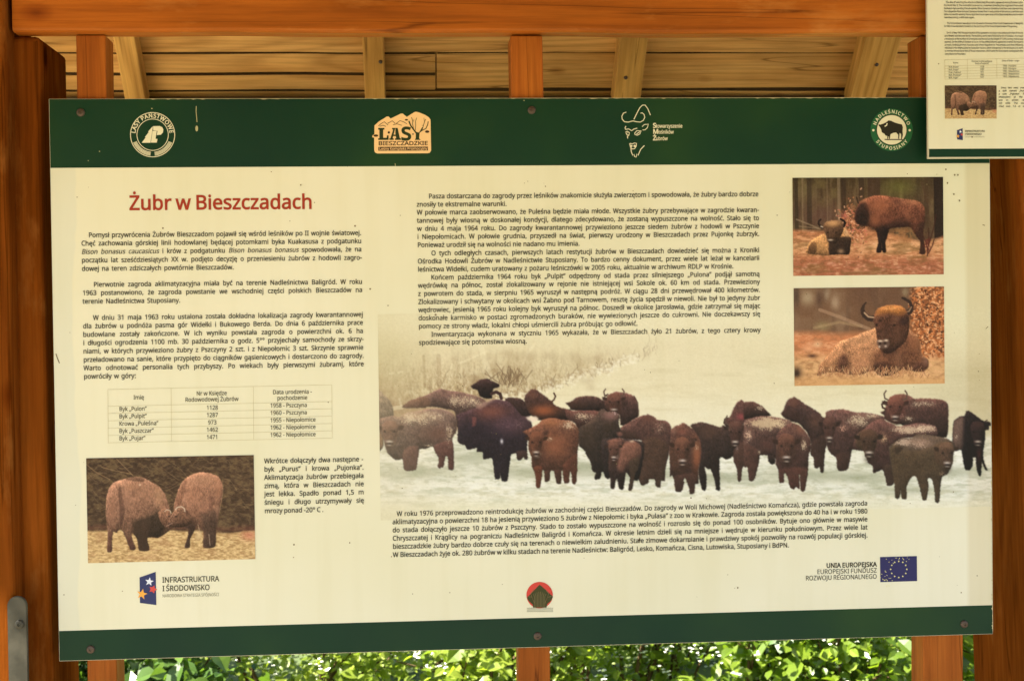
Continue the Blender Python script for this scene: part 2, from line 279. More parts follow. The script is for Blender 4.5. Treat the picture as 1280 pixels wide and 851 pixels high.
 ('i', 207, [[139,430,0,-430,-71,0,0,430], [104,591,29,-11,9,-14,3,-20,-3,-20,-9,-14,-29,-11,-16,3,-13,8,-9,14,-3,20,3,20,9,14,13,8]]),
 ('j', 207, [[18,-192,-36,2,-26,7,0,57,25,-6,28,-2,23,4,19,10,13,20,4,33,0,497,71,0,0,-494,-3,-37,-10,-32,-16,-26,-23,-18,-31,-12], [63,546,3,20,9,14,13,8,16,3,29,-11,9,-14,3,-20,-3,-20,-9,-14,-29,-11,-16,3,-13,8,-9,14]]),
 ('k', 428, [[138,291,-1,-34,-2,-36,3,0,14,19,20,24,17,21,137,145,83,0,-174,-184,186,-246,-85,0,-149,200,-49,-42,0,-158,-70,0,0,609,70,0]]),
 ('l', 207, [[139,0,-71,0,0,609,71,0]]),
 ('m', 750, [[540,438,63,-9,46,-28,27,-49,9,-72,0,-280,-70,0,0,277,-5,44,-16,32,-27,19,-39,7,-54,-10,-36,-27,-20,-44,-7,-61,0,-237,-69,0,0,277,-10,56,-12,20,-17,14,-22,9,-28,3,-38,-5,-30,-14,-21,-22,-14,-30,-9,-39,-2,-46,0,-223,-71,0,0,430,57,0,11,-59,4,0,33,38,44,22,49,7,46,-5,37,-13,29,-22,20,-32,4,0,25,32,34,22,38,13]]),
 ('n', 496, [[275,438,68,-9,48,-28,30,-49,10,-72,0,-280,-70,0,0,275,-6,46,-17,32,-30,19,-43,7,-61,-11,-38,-30,-20,-49,-7,-66,0,-223,-71,0,0,430,57,0,11,-59,4,0,35,38,47,22]]),
 ('o', 485, [[442,216,-4,-51,-10,-44,-17,-39,-23,-31,-29,-26,-35,-18,-39,-11,-44,-4,-41,4,-37,11,-34,18,-29,26,-23,31,-18,39,-11,44,-4,51,6,66,18,54,29,44,40,32,49,19,58,7,55,-7,48,-19,40,-32,30,-44,19,-54], [117,216,3,-47,10,-41,17,-33,25,-24,31,-15,40,-5,39,5,32,15,25,24,17,33,10,41,3,47,-4,47,-10,40,-17,32,-24,24,-32,15,-40,5,-57,-11,-38,-33,-23,-51]]),
 ('p', 493, [[273,438,71,-14,57,-41,36,-70,12,-97,-5,-68,-17,-55,-26,-44,-36,-32,-43,-19,-50,-6,-59,9,-43,23,-31,31,-5,0,3,-35,2,-36,0,-176,-71,0,0,622,58,0,10,-59,3,0,31,34,43,24], [260,379,-39,-5,-31,-12,-23,-20,-15,-29,-10,-38,-3,-46,0,-13,3,-49,8,-41,15,-33,23,-23,32,-15,41,-4,36,5,29,16,22,26,16,33,9,40,3,46,-7,66,-21,51,-37,33]]),
 ('q', 493, [[354,-9,1,34,3,33,-4,0,-22,-26,-29,-21,-37,-14,-47,-5,-71,14,-55,42,-37,69,-12,97,6,68,17,56,26,43,36,32,43,19,49,6,46,-5,37,-14,29,-22,22,-26,3,0,11,59,56,0,0,-622,-71,0], [233,51,39,4,32,12,23,20,15,29,10,37,3,46,0,14,-7,72,-20,52,-38,32,-59,10,-50,-11,-36,-34,-21,-53,-7,-68,7,-68,22,-52,36,-32]]),
 ('r', 331, [[269,438,26,-1,24,-4,-9,-65,-23,4,-23,2,-47,-11,-41,-29,-27,-45,-10,-60,0,-229,-71,0,0,430,58,0,8,-79,3,0,33,44,44,31,26,9]]),
 ('s', 384, [[348,119,-5,-39,-16,-31,-25,-25,-34,-18,-42,-10,-50,-4,-77,7,-57,20,0,64,62,-23,74,-11,46,4,32,13,18,20,6,26,-9,29,-32,26,-65,29,-71,32,-27,17,-19,21,-12,26,-4,32,11,48,33,36,52,22,65,8,73,-8,64,-21,-24,-56,-57,19,-61,8,-38,-3,-28,-11,-17,-16,-6,-22,11,-30,35,-24,65,-28,70,-31,25,-18,19,-21,11,-26]]),
 ('t', 289, [[212,50,33,3,27,6,0,-54,-32,-9,-40,-4,-33,3,-29,9,-26,16,-21,24,-13,35,-4,46,0,250,-61,0,0,34,62,28,28,91,41,0,0,-98,125,0,0,-55,-125,0,0,-248,5,-34,14,-24,22,-15]]),
 ('u', 496, [[427,430,0,-430,-57,0,-11,57,-3,0,-35,-37,-48,-21,-53,-7,-47,4,-39,12,-31,21,-22,30,-13,40,-5,49,0,282,72,0,0,-277,6,-45,17,-32,30,-19,42,-6,43,4,33,14,24,22,15,30,9,39,3,46,0,224]]),
 ('v', 407, [[163,0,-163,430,75,0,92,-254,13,-39,13,-41,8,-33,3,0,10,33,13,42,14,38,91,254,75,0,-163,-430]]),
 ('w', 630, [[346,243,-10,33,-8,32,-7,27,-5,22,-3,0,-5,-22,-6,-28,-8,-32,-10,-33,-77,-241,-80,0,-118,430,73,0,59,-230,12,-47,10,-45,6,-36,3,0,6,24,7,31,8,32,8,28,76,243,77,0,74,-243,12,-39,11,-40,6,-35,3,0,6,34,11,45,12,48,60,230,72,0,-119,-430,-83,0]]),
 ('x', 424, [[170,220,-148,210,80,0,111,-162,109,162,80,0,-149,-210,157,-220,-80,0,-117,172,-119,-172,-80,0]]),
 ('y', 409, [[1,430,75,0,93,-245,15,-41,12,-39,9,-37,4,0,15,53,21,65,88,244,76,0,-185,-489,-36,-71,-23,-26,-27,-20,-32,-12,-39,-4,-33,2,-25,4,0,56,21,-3,26,-2,43,9,31,27,22,40,22,57]]),
 ('z', 377, [[346,0,-315,0,0,47,231,328,-217,0,0,55,295,0,0,-53,-228,-322,234,0]]),
 ('0', 459, [[419,287,-10,-124,-14,-51,-19,-42,-27,-33,-33,-25,-40,-15,-47,-5,-59,9,-48,26,-36,43,-26,59,-16,72,-5,86,5,86,14,73,25,58,36,43,48,26,62,8,58,-8,48,-26,37,-43,27,-58,15,-73], [110,287,3,-72,8,-59,16,-45,22,-33,31,-19,39,-7,39,7,30,19,22,32,16,46,9,59,3,72,-3,72,-9,58,-16,46,-22,32,-30,20,-39,6,-39,-6,-31,-20,-22,-32,-16,-46,-8,-58]]),
 ('1', 459, [[285,0,-69,0,0,400,0,39,1,31,2,29,-23,-22,-27,-22,-61,-50,-37,47,155,121,59,0]]),
 ('2', 459, [[417,0,-379,0,0,59,150,151,73,77,45,66,12,34,4,37,-7,42,-21,30,-33,18,-40,6,-40,-3,-34,-11,-64,-40,-38,47,49,35,59,24,68,9,49,-5,43,-14,34,-22,25,-30,16,-38,6,-44,-5,-43,-14,-41,-22,-39,-29,-38,-77,-82,-119,-118,0,-3,289,0]]),
 ('3', 459, [[395,439,-3,-36,-11,-31,-18,-25,-23,-21,-30,-15,-33,-9,0,-4,60,-15,42,-28,26,-41,8,-51,-6,-47,-17,-42,-30,-34,-42,-26,-55,-17,-70,-5,-83,7,-74,24,0,66,78,-28,80,-10,66,8,45,22,26,36,8,47,-4,33,-15,26,-23,19,-32,13,-39,8,-47,2,-56,0,0,61,57,0,43,3,36,10,27,17,21,21,12,27,4,30,-7,37,-21,27,-33,18,-43,5,-55,-6,-47,-17,-42,-25,-36,48,34,23,42,19,48,13,55,5,78,-10,56,-31,32,-45]]),
 ('4', 459, [[443,130,-84,0,0,-130,-68,0,0,130,-274,0,0,60,269,386,73,0,0,-383,84,0], [291,374,0,38,2,32,1,30,1,26,-3,0,-16,-32,-19,-30,-171,-245,205,0]]),
 ('5', 459, [[221,351,54,-5,47,-15,39,-24,28,-33,18,-42,6,-49,-6,-55,-20,-47,-31,-38,-42,-28,-53,-17,-62,-6,-83,8,-65,23,0,67,70,-28,79,-10,39,3,35,10,28,17,21,24,13,31,5,39,-9,49,-26,37,-44,22,-65,8,-51,-4,-47,-8,-35,22,22,271,287,0,0,-65,-227,0,-14,-166,37,6]]),
 ('6', 459, [[44,245,7,97,24,91,20,41,26,36,34,29,41,23,50,14,60,5,38,-2,33,-6,0,-60,-33,7,-36,3,-51,-5,-41,-14,-33,-21,-25,-29,-19,-35,-12,-39,-12,-89,4,0,31,35,44,24,61,8,47,-5,40,-15,33,-25,25,-34,16,-43,5,-52,-6,-55,-16,-47,-27,-38,-36,-29,-45,-17,-52,-6,-40,4,-36,11,-33,19,-29,28,-24,35,-18,44,-11,52], [238,51,46,8,36,25,23,41,8,59,-7,49,-20,38,-35,24,-48,8,-36,-4,-30,-12,-25,-17,-19,-22,-12,-25,-4,-25,8,-52,23,-47,39,-35,25,-9]]),
 ('7', 459, [[109,0,235,508,-309,0,0,65,384,0,0,-55,-232,-518]]),
 ('8', 459, [[229,581,47,-4,42,-12,34,-19,26,-27,17,-34,5,-42,-4,-32,-11,-28,-39,-45,-55,-35,64,-38,26,-23,20,-26,13,-31,5,-37,-6,-44,-18,-39,-28,-31,-37,-23,-46,-14,-53,-5,-57,5,-48,13,-37,23,-28,30,-16,38,-6,45,4,37,13,31,19,27,24,23,59,35,-51,37,-36,47,-10,28,-3,33,5,41,17,33,27,27,34,20,41,12], [108,145,8,-38,22,-31,38,-21,53,-7,52,7,38,21,23,32,8,40,-4,26,-11,23,-42,38,-64,30,-12,5,-60,-33,-36,-40,-10,-24], [228,524,-40,-6,-33,-16,-21,-26,-7,-35,3,-27,11,-23,38,-34,53,-27,50,27,35,35,10,22,3,27,-7,35,-21,26,-32,16]]),
 ('9', 459, [[417,328,-7,-97,-23,-92,-21,-40,-26,-36,-34,-30,-41,-22,-51,-14,-60,-5,-37,2,-35,6,0,60,33,-7,37,-3,52,4,41,14,33,22,25,28,19,35,12,39,12,89,-5,0,-31,-34,-44,-24,-62,-9,-46,5,-40,16,-33,25,-24,34,-16,42,-5,51,6,56,17,48,27,38,37,28,44,18,52,6,39,-4,37,-12,33,-20,29,-27,23,-35,18,-44,11,-51], [223,521,-45,-8,-36,-25,-24,-41,-8,-59,7,-49,20,-38,34,-24,49,-8,36,4,30,12,25,18,19,22,12,24,4,25,-8,52,-23,48,-38,34,-25,10]]),
 ('.', 215, [[58,43,3,26,11,16,16,9,19,3,19,-3,16,-9,11,-16,4,-26,-4,-25,-11,-16,-16,-10,-19,-3,-19,3,-16,10,-11,16]]),
 (',', 215, [[154,84,-18,-61,-25,-65,-26,-61,-52,0,16,65,14,69,10,62,75,0]]),
 (':', 215, [[58,43,3,26,11,16,16,9,19,3,19,-3,16,-9,11,-16,4,-26,-4,-25,-11,-16,-16,-10,-19,-3,-19,3,-16,10,-11,16], [58,387,3,25,11,17,16,9,19,3,19,-3,16,-9,11,-17,4,-25,-4,-25,-11,-17,-16,-10,-19,-3,-19,3,-16,10,-11,17]]),
 (';', 215, [[147,84,-19,-61,-24,-65,-26,-61,-53,0,11,48,12,51,10,51,8,46,75,0], [56,387,4,25,11,17,15,9,19,3,19,-3,17,-9,11,-17,4,-25,-4,-25,-11,-17,-17,-10,-19,-3,-19,3,-15,10,-11,17]]),
 ('(', 241, [[32,220,3,65,10,63,15,61,23,59,30,54,37,51,67,0,-50,-80,-35,-86,-21,-92,-8,-94,4,-62,9,-61,16,-60,22,-58,28,-55,34,-52,-66,0,-37,50,-30,53,-23,58,-15,60,-10,62]]),
 (')', 241, [[209,220,-4,-64,-9,-62,-16,-60,-22,-58,-30,-53,-37,-50,-66,0,34,52,28,55,21,58,16,60,10,61,3,62,-3,62,-10,63,-16,60,-21,59,-28,56,-35,52,67,0,37,-51,30,-54,22,-59,16,-61,9,-63]]),
 ('-', 258, [[32,184,0,62,194,0,0,-62]]),
 ('–', 401, [[32,184,0,62,337,0,0,-62]]),
 ('„', 334, [[294,84,-19,-61,-24,-65,-26,-61,-53,0,15,65,15,69,11,62,75,0], [145,84,-18,-61,-25,-65,-26,-61,-51,0,11,48,11,51,10,51,7,46,76,0]]),
 ('”', 288, [[278,564,-18,-61,-25,-66,-26,-61,-53,0,16,65,14,69,11,63,76,0], [130,564,-19,-61,-24,-66,-26,-61,-51,0,11,48,11,52,9,51,8,46,75,0]]),
 ('°', 343, [[172,334,-36,4,-31,12,-26,19,-19,24,-12,30,-4,34,4,35,12,30,19,24,25,19,31,12,37,4,35,-4,31,-12,26,-19,19,-24,12,-30,4,-35,-4,-34,-12,-30,-19,-24,-26,-19,-31,-12], [172,382,34,5,23,16,13,24,5,30,-5,32,-14,24,-23,16,-33,5,-34,-5,-23,-16,-14,-24,-5,-32,5,-30,14,-24,23,-16]]),
 ("'", 180, [[128,573,-16,-207,-44,0,-16,207]]),
 ('/', 298, [[290,573,-213,-573,-69,0,213,573]]),
 ('Ą', 512, [[437,0,-69,177,-227,0,-68,-177,-73,0,224,575,65,0,223,-575], [282,415,-8,23,-11,35,-8,27,-8,-32,-9,-30,-8,-23,-65,-174,181,0], [437,-93,10,-27,26,-9,23,2,16,3,0,-45,-23,-5,-27,-2,-37,5,-26,15,-15,23,-5,32,12,45,29,39,33,29,39,-12,-41,-47,-11,-22]]),
 ('Ć', 507, [[323,517,-43,-4,-39,-11,-35,-20,-28,-26,-23,-33,-16,-40,-10,-46,-4,-51,6,-66,16,-56,28,-47,38,-34,49,-21,60,-7,72,7,66,16,0,-63,-67,-17,-81,-6,-80,9,-66,27,-51,44,-37,59,-22,72,-7,84,4,62,14,57,22,50,31,43,39,35,47,25,55,16,63,6,85,-9,73,-25,-29,-61,-59,22], [423,749,-20,-27,-31,-34,-32,-32,-31,-27,-47,0,0,9,26,36,28,43,22,40,85,0]]),
 ('Ę', 446, [[398,0,-320,0,0,573,320,0,0,-64,-248,0,0,-179,233,0,0,-62,-233,0,0,-205,248,0], [319,-93,10,-27,26,-9,23,2,16,3,0,-45,-23,-5,-27,-2,-37,5,-26,15,-15,23,-5,32,12,45,29,39,33,29,39,-12,-41,-47,-10,-22]]),
 ('Ł', 420, [[78,0,0,198,-40,-22,-28,48,68,40,0,309,72,0,0,-267,110,65,29,-50,-139,-80,0,-177,250,0,0,-64]]),
 ('Ń', 609, [[532,0,-85,0,-306,476,-3,0,3,-44,2,-54,1,-58,0,-320,-66,0,0,573,83,0,306,-474,3,0,-2,38,-2,56,-2,56,0,324,68,0], [423,749,-20,-27,-31,-34,-32,-32,-31,-27,-47,0,0,9,26,36,28,43,22,40,85,0]]),
 ('Ó', 626, [[577,287,-4,-63,-12,-58,-21,-50,-30,-43,-37,-35,-45,-25,-53,-16,-61,-5,-63,5,-55,16,-45,26,-37,34,-29,43,-20,51,-12,57,-4,64,7,82,22,72,36,58,52,45,66,27,82,9,79,-9,66,-27,51,-44,37,-59,23,-72], [125,287,5,-67,15,-57,26,-46,36,-34,48,-21,59,-7,59,7,47,21,36,34,25,46,15,57,5,67,-11,97,-34,73,-58,46,-84,15,-59,-7,-48,-21,-36,-33,-26,-46,-15,-57], [432,749,-21,-27,-30,-34,-33,-32,-30,-27,-47,0,0,9,26,36,28,43,22,40,85,0]]),
 ('Ś', 440, [[403,153,-7,-47,-18,-40,-30,-31,-41,-24,-50,-14,-59,-5,-61,3,-54,9,-42,15,0,69,72,-23,88,-10,39,2,33,9,25,13,18,19,11,22,3,27,-3,26,-9,21,-16,19,-25,17,-81,35,-65,29,-46,36,-28,45,-9,60,6,42,17,36,28,29,37,21,44,13,51,5,87,-9,71,-23,-23,-62,-64,21,-73,9,-33,-2,-27,-8,-21,-13,-15,-16,-9,-21,-3,-23,3,-27,9,-21,16,-19,23,-16,74,-33,86,-39,30,-24,23,-27,13,-34], [347,749,-21,-27,-30,-34,-33,-32,-30,-27,-47,0,0,9,26,36,28,43,22,40,85,0]]),
 ('Ź', 459, [[427,0,-397,0,0,55,302,453,-292,0,0,65,379,0,0,-55,-301,-454,309,0], [351,749,-21,-27,-30,-34,-33,-32,-30,-27,-47,0,0,9,26,36,28,43,22,40,85,0]]),
 ('Ż', 459, [[427,0,-397,0,0,55,302,453,-292,0,0,65,379,0,0,-55,-301,-454,309,0], [233,734,29,-11,9,-14,3,-20,-3,-20,-9,-14,-29,-11,-16,3,-13,8,-9,14,-3,20,3,20,9,14,13,8]]),
 ('ą', 450, [[231,437,68,-9,48,-25,29,-45,9,-65,0,-293,-51,0,-14,61,-3,0,-38,-39,-45,-23,-62,-7,-36,3,-33,11,-28,17,-20,25,-14,32,-4,39,13,57,37,43,65,26,91,12,73,2,0,26,-6,45,-17,29,-28,16,-38,5,-64,-10,-57,-23,-22,53,67,26], [252,208,-68,-8,-43,-18,-23,-27,-8,-36,5,-32,17,-21,25,-13,31,-4,50,7,41,23,27,38,9,55,0,38], [330,-93,10,-27,26,-9,23,2,16,3,0,-45,-22,-5,-28,-2,-37,5,-25,15,-15,23,-5,32,11,45,29,39,33,29,39,-12,-41,-47,-10,-22]]),
 ('ć', 385, [[241,-8,-54,6,-48,17,-40,30,-30,42,-19,56,-6,70,7,71,20,58,31,43,40,30,49,17,54,6,64,-7,49,-16,-21,-59,-45,14,-48,6,-40,-5,-32,-13,-24,-23,-17,-32,-11,-40,-3,-50,3,-47,11,-40,17,-32,24,-23,30,-13,38,-5,62,7,49,18,0,-63,-47,-17], [346,606,-20,-27,-30,-33,-33,-33,-31,-27,-47,0,0,10,26,36,28,43,22,39,85,0]]),
 ('ę', 452, [[312,-93,10,-27,26,-9,23,2,16,3,0,-45,-23,-5,-27,-2,-37,5,-26,15,-15,23,-5,32,12,45,29,39,33,29,64,8,-50,-45,-24,-35], [234,438,52,-6,43,-18,35,-29,26,-39,16,-47,5,-55,0,-43,-294,0,10,-64,27,-47,43,-28,57,-10,73,8,65,22,0,-62,-65,-21,-76,-7,-57,6,-51,19,-42,31,-31,43,-19,55,-7,66,6,65,18,56,28,45,38,33,47,20], [233,380,-45,-8,-34,-24,-24,-39,-11,-52,219,0,-3,35,-9,30,-14,24,-20,18,-26,12]]),
 ('ł', 207, [[63,0,0,229,-41,-26,-29,47,70,45,0,314,70,0,0,-268,51,35,30,-47,-81,-55,0,-274]]),
 ('ń', 496, [[275,438,68,-9,48,-28,30,-49,10,-72,0,-280,-70,0,0,275,-6,46,-17,32,-30,19,-43,7,-61,-11,-38,-30,-20,-49,-7,-66,0,-223,-71,0,0,430,57,0,11,-59,4,0,35,38,47,22], [366,606,-20,-27,-30,-33,-33,-33,-31,-27,-47,0,0,10,26,36,28,43,22,39,85,0]]),
 ('ó', 485, [[442,216,-4,-51,-10,-44,-17,-39,-23,-31,-29,-26,-35,-18,-39,-11,-44,-4,-41,4,-37,11,-34,18,-29,26,-23,31,-18,39,-11,44,-4,51,6,66,18,54,29,44,40,32,49,19,58,7,55,-7,48,-19,40,-32,30,-44,19,-54], [117,216,3,-47,10,-41,17,-33,25,-24,31,-15,40,-5,39,5,32,15,25,24,17,33,10,41,3,47,-4,47,-10,40,-17,32,-24,24,-32,15,-40,5,-57,-11,-38,-33,-23,-51], [362,606,-21,-27,-30,-33,-33,-33,-31,-27,-47,0,0,10,27,36,27,43,23,39,85,0]]),
 ('ś', 384, [[348,119,-5,-39,-16,-31,-25,-25,-34,-18,-42,-10,-50,-4,-77,7,-57,20,0,64,62,-23,74,-11,46,4,32,13,18,20,6,26,-9,29,-32,26,-65,29,-71,32,-27,17,-19,21,-12,26,-4,32,11,48,33,36,52,22,65,8,73,-8,64,-21,-24,-56,-57,19,-61,8,-38,-3,-28,-11,-17,-16,-6,-22,11,-30,35,-24,65,-28,70,-31,25,-18,19,-21,11,-26], [311,606,-21,-27,-30,-33,-33,-33,-31,-27,-46,0,0,10,26,36,28,43,22,39,85,0]]),
 ('ź', 377, [[346,0,-315,0,0,47,231,328,-217,0,0,55,295,0,0,-53,-228,-322,234,0], [307,606,-21,-27,-30,-33,-33,-33,-31,-27,-46,0,0,10,26,36,28,43,22,39,85,0]]),
 ('ż', 377, [[346,0,-315,0,0,47,231,328,-217,0,0,55,295,0,0,-53,-228,-322,234,0], [189,591,29,-11,9,-14,3,-20,-3,-20,-9,-14,-29,-11,-16,3,-13,8,-9,14,-3,20,3,20,9,14,13,8]]),
]
# ------------------------------------------------------------------ printed pictures, painted cell by cell in numpy
def vnoise(h, w, sx, sy, rng):
    """smooth value noise, h x w cells, feature size sx, sy cells"""
    gh, gw = int(h / sy) + 3, int(w / sx) + 3
    g = rng.random((gh, gw))
    y = np.arange(h) / sy; x = np.arange(w) / sx
    yi = y.astype(int); xi = x.astype(int)
    fy = (y - yi)[:, None]; fx = (x - xi)[None, :]
    fy = fy * fy * (3 - 2 * fy); fx = fx * fx * (3 - 2 * fx)
    a = g[yi][:, xi]; b = g[yi][:, xi + 1]; c = g[yi + 1][:, xi]; d = g[yi + 1][:, xi + 1]
    return (a * (1 - fx) + b * fx) * (1 - fy) + (c * (1 - fx) + d * fx) * fy

def blur(m, r):
    if r < 0.25: return m
    k = max(1, int(r * 2.5 + .5)); t = np.arange(-k, k + 1); g = np.exp(-t * t / (2 * r * r)); g /= g.sum()
    p = np.pad(m, ((k, k), (0, 0)), 'edge'); out = np.zeros_like(m)
    for i, q in enumerate(g): out += q * p[i:i + m.shape[0]]
    p = np.pad(out, ((0, 0), (k, k)), 'edge'); o2 = np.zeros_like(m)
    for i, q in enumerate(g): o2 += q * p[:, i:i + m.shape[1]]
    return o2

def smooth_poly(p, n=4):
    p = np.array(p, float); N = len(p); out = []
    for i in range(N):
        a, b, c, d = p[i - 1], p[i], p[(i + 1) % N], p[(i + 2) % N]
        for j in range(n):
            t = j / n
            q = .5 * (2 * b + (c - a) * t + (2 * a - 5 * b + 4 * c - d) * t * t + (3 * b - 3 * c + d - a) * t ** 3)
            out.append(.65 * q + .35 * (b + (c - b) * t))
    return np.array(out)

class Canvas:
    """a picture in photograph-like units: region x0..x1, y0..y1, s cells per unit"""
    def __init__(self, x0, y0, x1, y1, s, seed):
        self.x0, self.y0, self.s = x0, y0, s
        self.w, self.h = int((x1 - x0) * s), int((y1 - y0) * s)
        self.a = np.zeros((self.h, self.w, 3)); self.rng = np.random.default_rng(seed)
        self.X, self.Y = np.meshgrid(x0 + (np.arange(self.w) + .5) / s, y0 + (np.arange(self.h) + .5) / s)
        self.tile(0, 0, 1); self.m = np.ones((self.h, self.w))
    def tile(self, ox, oy, k): self.ox, self.oy, self.k = ox, oy, k
    def T(self, p): return np.array(p, float).reshape(-1, 2) / self.k + (self.ox, self.oy)
    def noise(self, sx, sy=None, oct=3):
        o = 0; n = 0; a = 1.; sy = sy or sx
        for i in range(oct):
            o = o + a * vnoise(self.h, self.w, max(sx * self.s / 2 ** i, .8), max(sy * self.s / 2 ** i, .8), self.rng); n += a; a *= .6
        return o / n
    def mask(self, pts, soft=.5, sm=True, rag=0.):
        p = self.T(pts)
        if sm: p = smooth_poly(p)
        if rag:
            L = np.hypot(*(np.roll(p, -1, 0) - p).T); k = np.maximum(1, (L / .55).astype(int)); q = []
            for (a, b), n in zip(zip(p, np.roll(p, -1, 0)), k): q += [a + (b - a) * t / n for t in range(n)]
            p = np.array(q) + self.rng.normal(0, rag, (len(q), 2))
        q = (p - (self.x0, self.y0)) * self.s - .5
        m = np.zeros((self.h, self.w))
        lo = np.floor(q.min(0)).astype(int) - 1; hi = np.ceil(q.max(0)).astype(int) + 2
        x0, y0 = max(lo[0], 0), max(lo[1], 0); x1, y1 = min(hi[0], self.w), min(hi[1], self.h)
        if x1 <= x0 or y1 <= y0: return m
        acc = np.zeros((y1 - y0, x1 - x0))
        for dy in (-.25, .25):
            for dx in (-.25, .25):
                gx, gy = np.meshgrid(np.arange(x0, x1) + dx, np.arange(y0, y1) + dy)
                ins = np.zeros(gx.shape, bool)
                for (ax, ay), (bx, by) in zip(q, np.roll(q, -1, 0)):
                    if ay == by: continue
                    ins ^= ((ay > gy) != (by > gy)) & (gx < (bx - ax) * (gy - ay) / (by - ay) + ax)
                acc += ins * .25
        m[y0:y1, x0:x1] = acc
        r = soft * self.s
        if r >= .25:
            k = int(r * 3) + 2; X0, Y0, X1, Y1 = max(x0 - k, 0), max(y0 - k, 0), min(x1 + k, self.w), min(y1 + k, self.h)
            m[Y0:Y1, X0:X1] = blur(m[Y0:Y1, X0:X1], r)
        return m
    def mix(self, m, col):
        self.a += m[..., None] * (np.array(col, float) / 255. - self.a)
    def fill(self, pts, col, soft=.5, al=1., sm=True, keep=True, rag=.28):
        m = self.mask(pts, soft, sm, rag)
        self.mix(m * al, col)
        if keep: self.m = m
        return m
    def dab(self, x, y, rx, ry, col, al, clip=True):
        (px, py), = self.T((x, y)); rx /= self.k; ry /= self.k
        a, b = np.clip([int((px - rx * 2.4 - self.x0) * self.s), int((px + rx * 2.4 - self.x0) * self.s) + 2], 0, self.w)
        c, d = np.clip([int((py - ry * 2.4 - self.y0) * self.s), int((py + ry * 2.4 - self.y0) * self.s) + 2], 0, self.h)
        if a >= b or c >= d: return
        q = ((self.X[c:d, a:b] - px) / rx) ** 2 + ((self.Y[c:d, a:b] - py) / ry) ** 2
        m = np.exp(-q * 1.2) * al * (self.m[c:d, a:b] if clip else 1)
        self.a[c:d, a:b] += m[..., None] * (np.array(col, float) / 255. - self.a[c:d, a:b])
    def crop(self, m, pad=6):
        ys = np.where(m.max(1) > .01)[0]; xs = np.where(m.max(0) > .01)[0]
        if len(ys) == 0: return slice(0, 1), slice(0, 1)
        p = int(pad * self.s)
        return slice(max(ys[0] - p, 0), ys[-1] + p + 1), slice(max(xs[0] - p, 0), xs[-1] + p + 1)
    def relief(self, amt, m=None, rs=((1., .5), (2.5, 1.), (5., 1.), (9., .8))):
        """a filled shape swells towards the viewer and is lit from above"""
        m = self.m if m is None else m; c = self.crop(m, 2); q = m[c]; h = 0
        for r, w in rs: h = h + w * blur(q, r * self.s) * r
        h = h + .35 * (vnoise(*q.shape, 3.2 * self.s, 4.2 * self.s, self.rng) + .5 * vnoise(*q.shape, 1.5 * self.s, 1.9 * self.s, self.rng)) * q
        gy, gx = np.gradient(h); l = (gy * .9 + gx * .35) * self.s
        self.a[c] *= np.clip(1 + q * amt * l, .35, 1.9)[..., None]
    def line(self, pts, w, col, al=1., clip=False):
        p = self.T(pts); d = np.full((self.h, self.w), 1e9); w = w / self.k
        for (ax, ay), (bx, by) in zip(p[:-1], p[1:]):
            pad = w * 2 + 2
            sel = (slice(*np.clip([int((min(ay, by) - pad - self.y0) * self.s), int((max(ay, by) + pad - self.y0) * self.s)], 0, self.h)),
                   slice(*np.clip([int((min(ax, bx) - pad - self.x0) * self.s), int((max(ax, bx) + pad - self.x0) * self.s)], 0, self.w)))
            X, Y = self.X[sel], self.Y[sel]; L = max((bx - ax) ** 2 + (by - ay) ** 2, 1e-9)
            t = np.clip(((X - ax) * (bx - ax) + (Y - ay) * (by - ay)) / L, 0, 1)
            d[sel] = np.minimum(d[sel], np.hypot(X - ax - t * (bx - ax), Y - ay - t * (by - ay)))
        m = np.clip((w / 2 - d) * self.s + .5, 0, 1) * al
        self.mix(m * (self.m if clip else 1), col)
    def under(self, lo, hi=1.08, m=None):
        """the last filled shape darkens towards its feet"""
        m = self.m if m is None else m; c = self.crop(m, 0); q = m[c]; t = np.linspace(0, 1, q.shape[0])[:, None]
        t = t * t * (3 - 2 * t); self.a[c] *= (1 + q * (hi + (lo - hi) * t - 1))[..., None]
    def fur(self, amt, sx=1.6, sy=3.5, m=None):
        m = self.m if m is None else m; c = self.crop(m, 1); q = m[c]; s = self.s; r = self.rng; v = lambda a, b: vnoise(*q.shape, max(a * s, .8), max(b * s, .8), r)
        n = .45 * v(sx, sy) + .35 * v(sx * .55, sy * .55) + .3 * v(6, 5) + .25 * r.random(q.shape)
        self.a[c] *= (1 + q * amt * (n - .675) * 3.)[..., None]
    def snow(self, x, y, rx, ry, col, dens, clip=True, sx=.9):
        (px, py), = self.T((x, y)); rx /= self.k; ry /= self.k
        d = np.exp(-(((self.X - px) / rx) ** 2 + ((self.Y - py) / ry) ** 2) * 1.3)
        n = self.noise(sx, sx * 1.2, 2)
        m = np.clip((n * 1.0 + .35 * self.noise(6, 6, 1) - (1.14 - dens * d * .66)) * 2.6, 0, .7) * np.clip(d * 3, 0, 1)
        self.mix(m * (self.m if clip else 1), col)
        self.mix(np.clip(d * .12 * dens, 0, .3) * (self.m if clip else 1), col)
    def sample(self, px, py):
        x = np.clip((px - self.x0) * self.s - .5, 0, self.w - 1.001); y = np.clip((py - self.y0) * self.s - .5, 0, self.h - 1.001)
        xi, yi = x.astype(int), y.astype(int); fx, fy = (x - xi)[:, None], (y - yi)[:, None]; a = self.a
        return (a[yi, xi] * (1 - fx) + a[yi, xi + 1] * fx) * (1 - fy) + (a[yi + 1, xi] * (1 - fx) + a[yi + 1, xi + 1] * fx) * fy



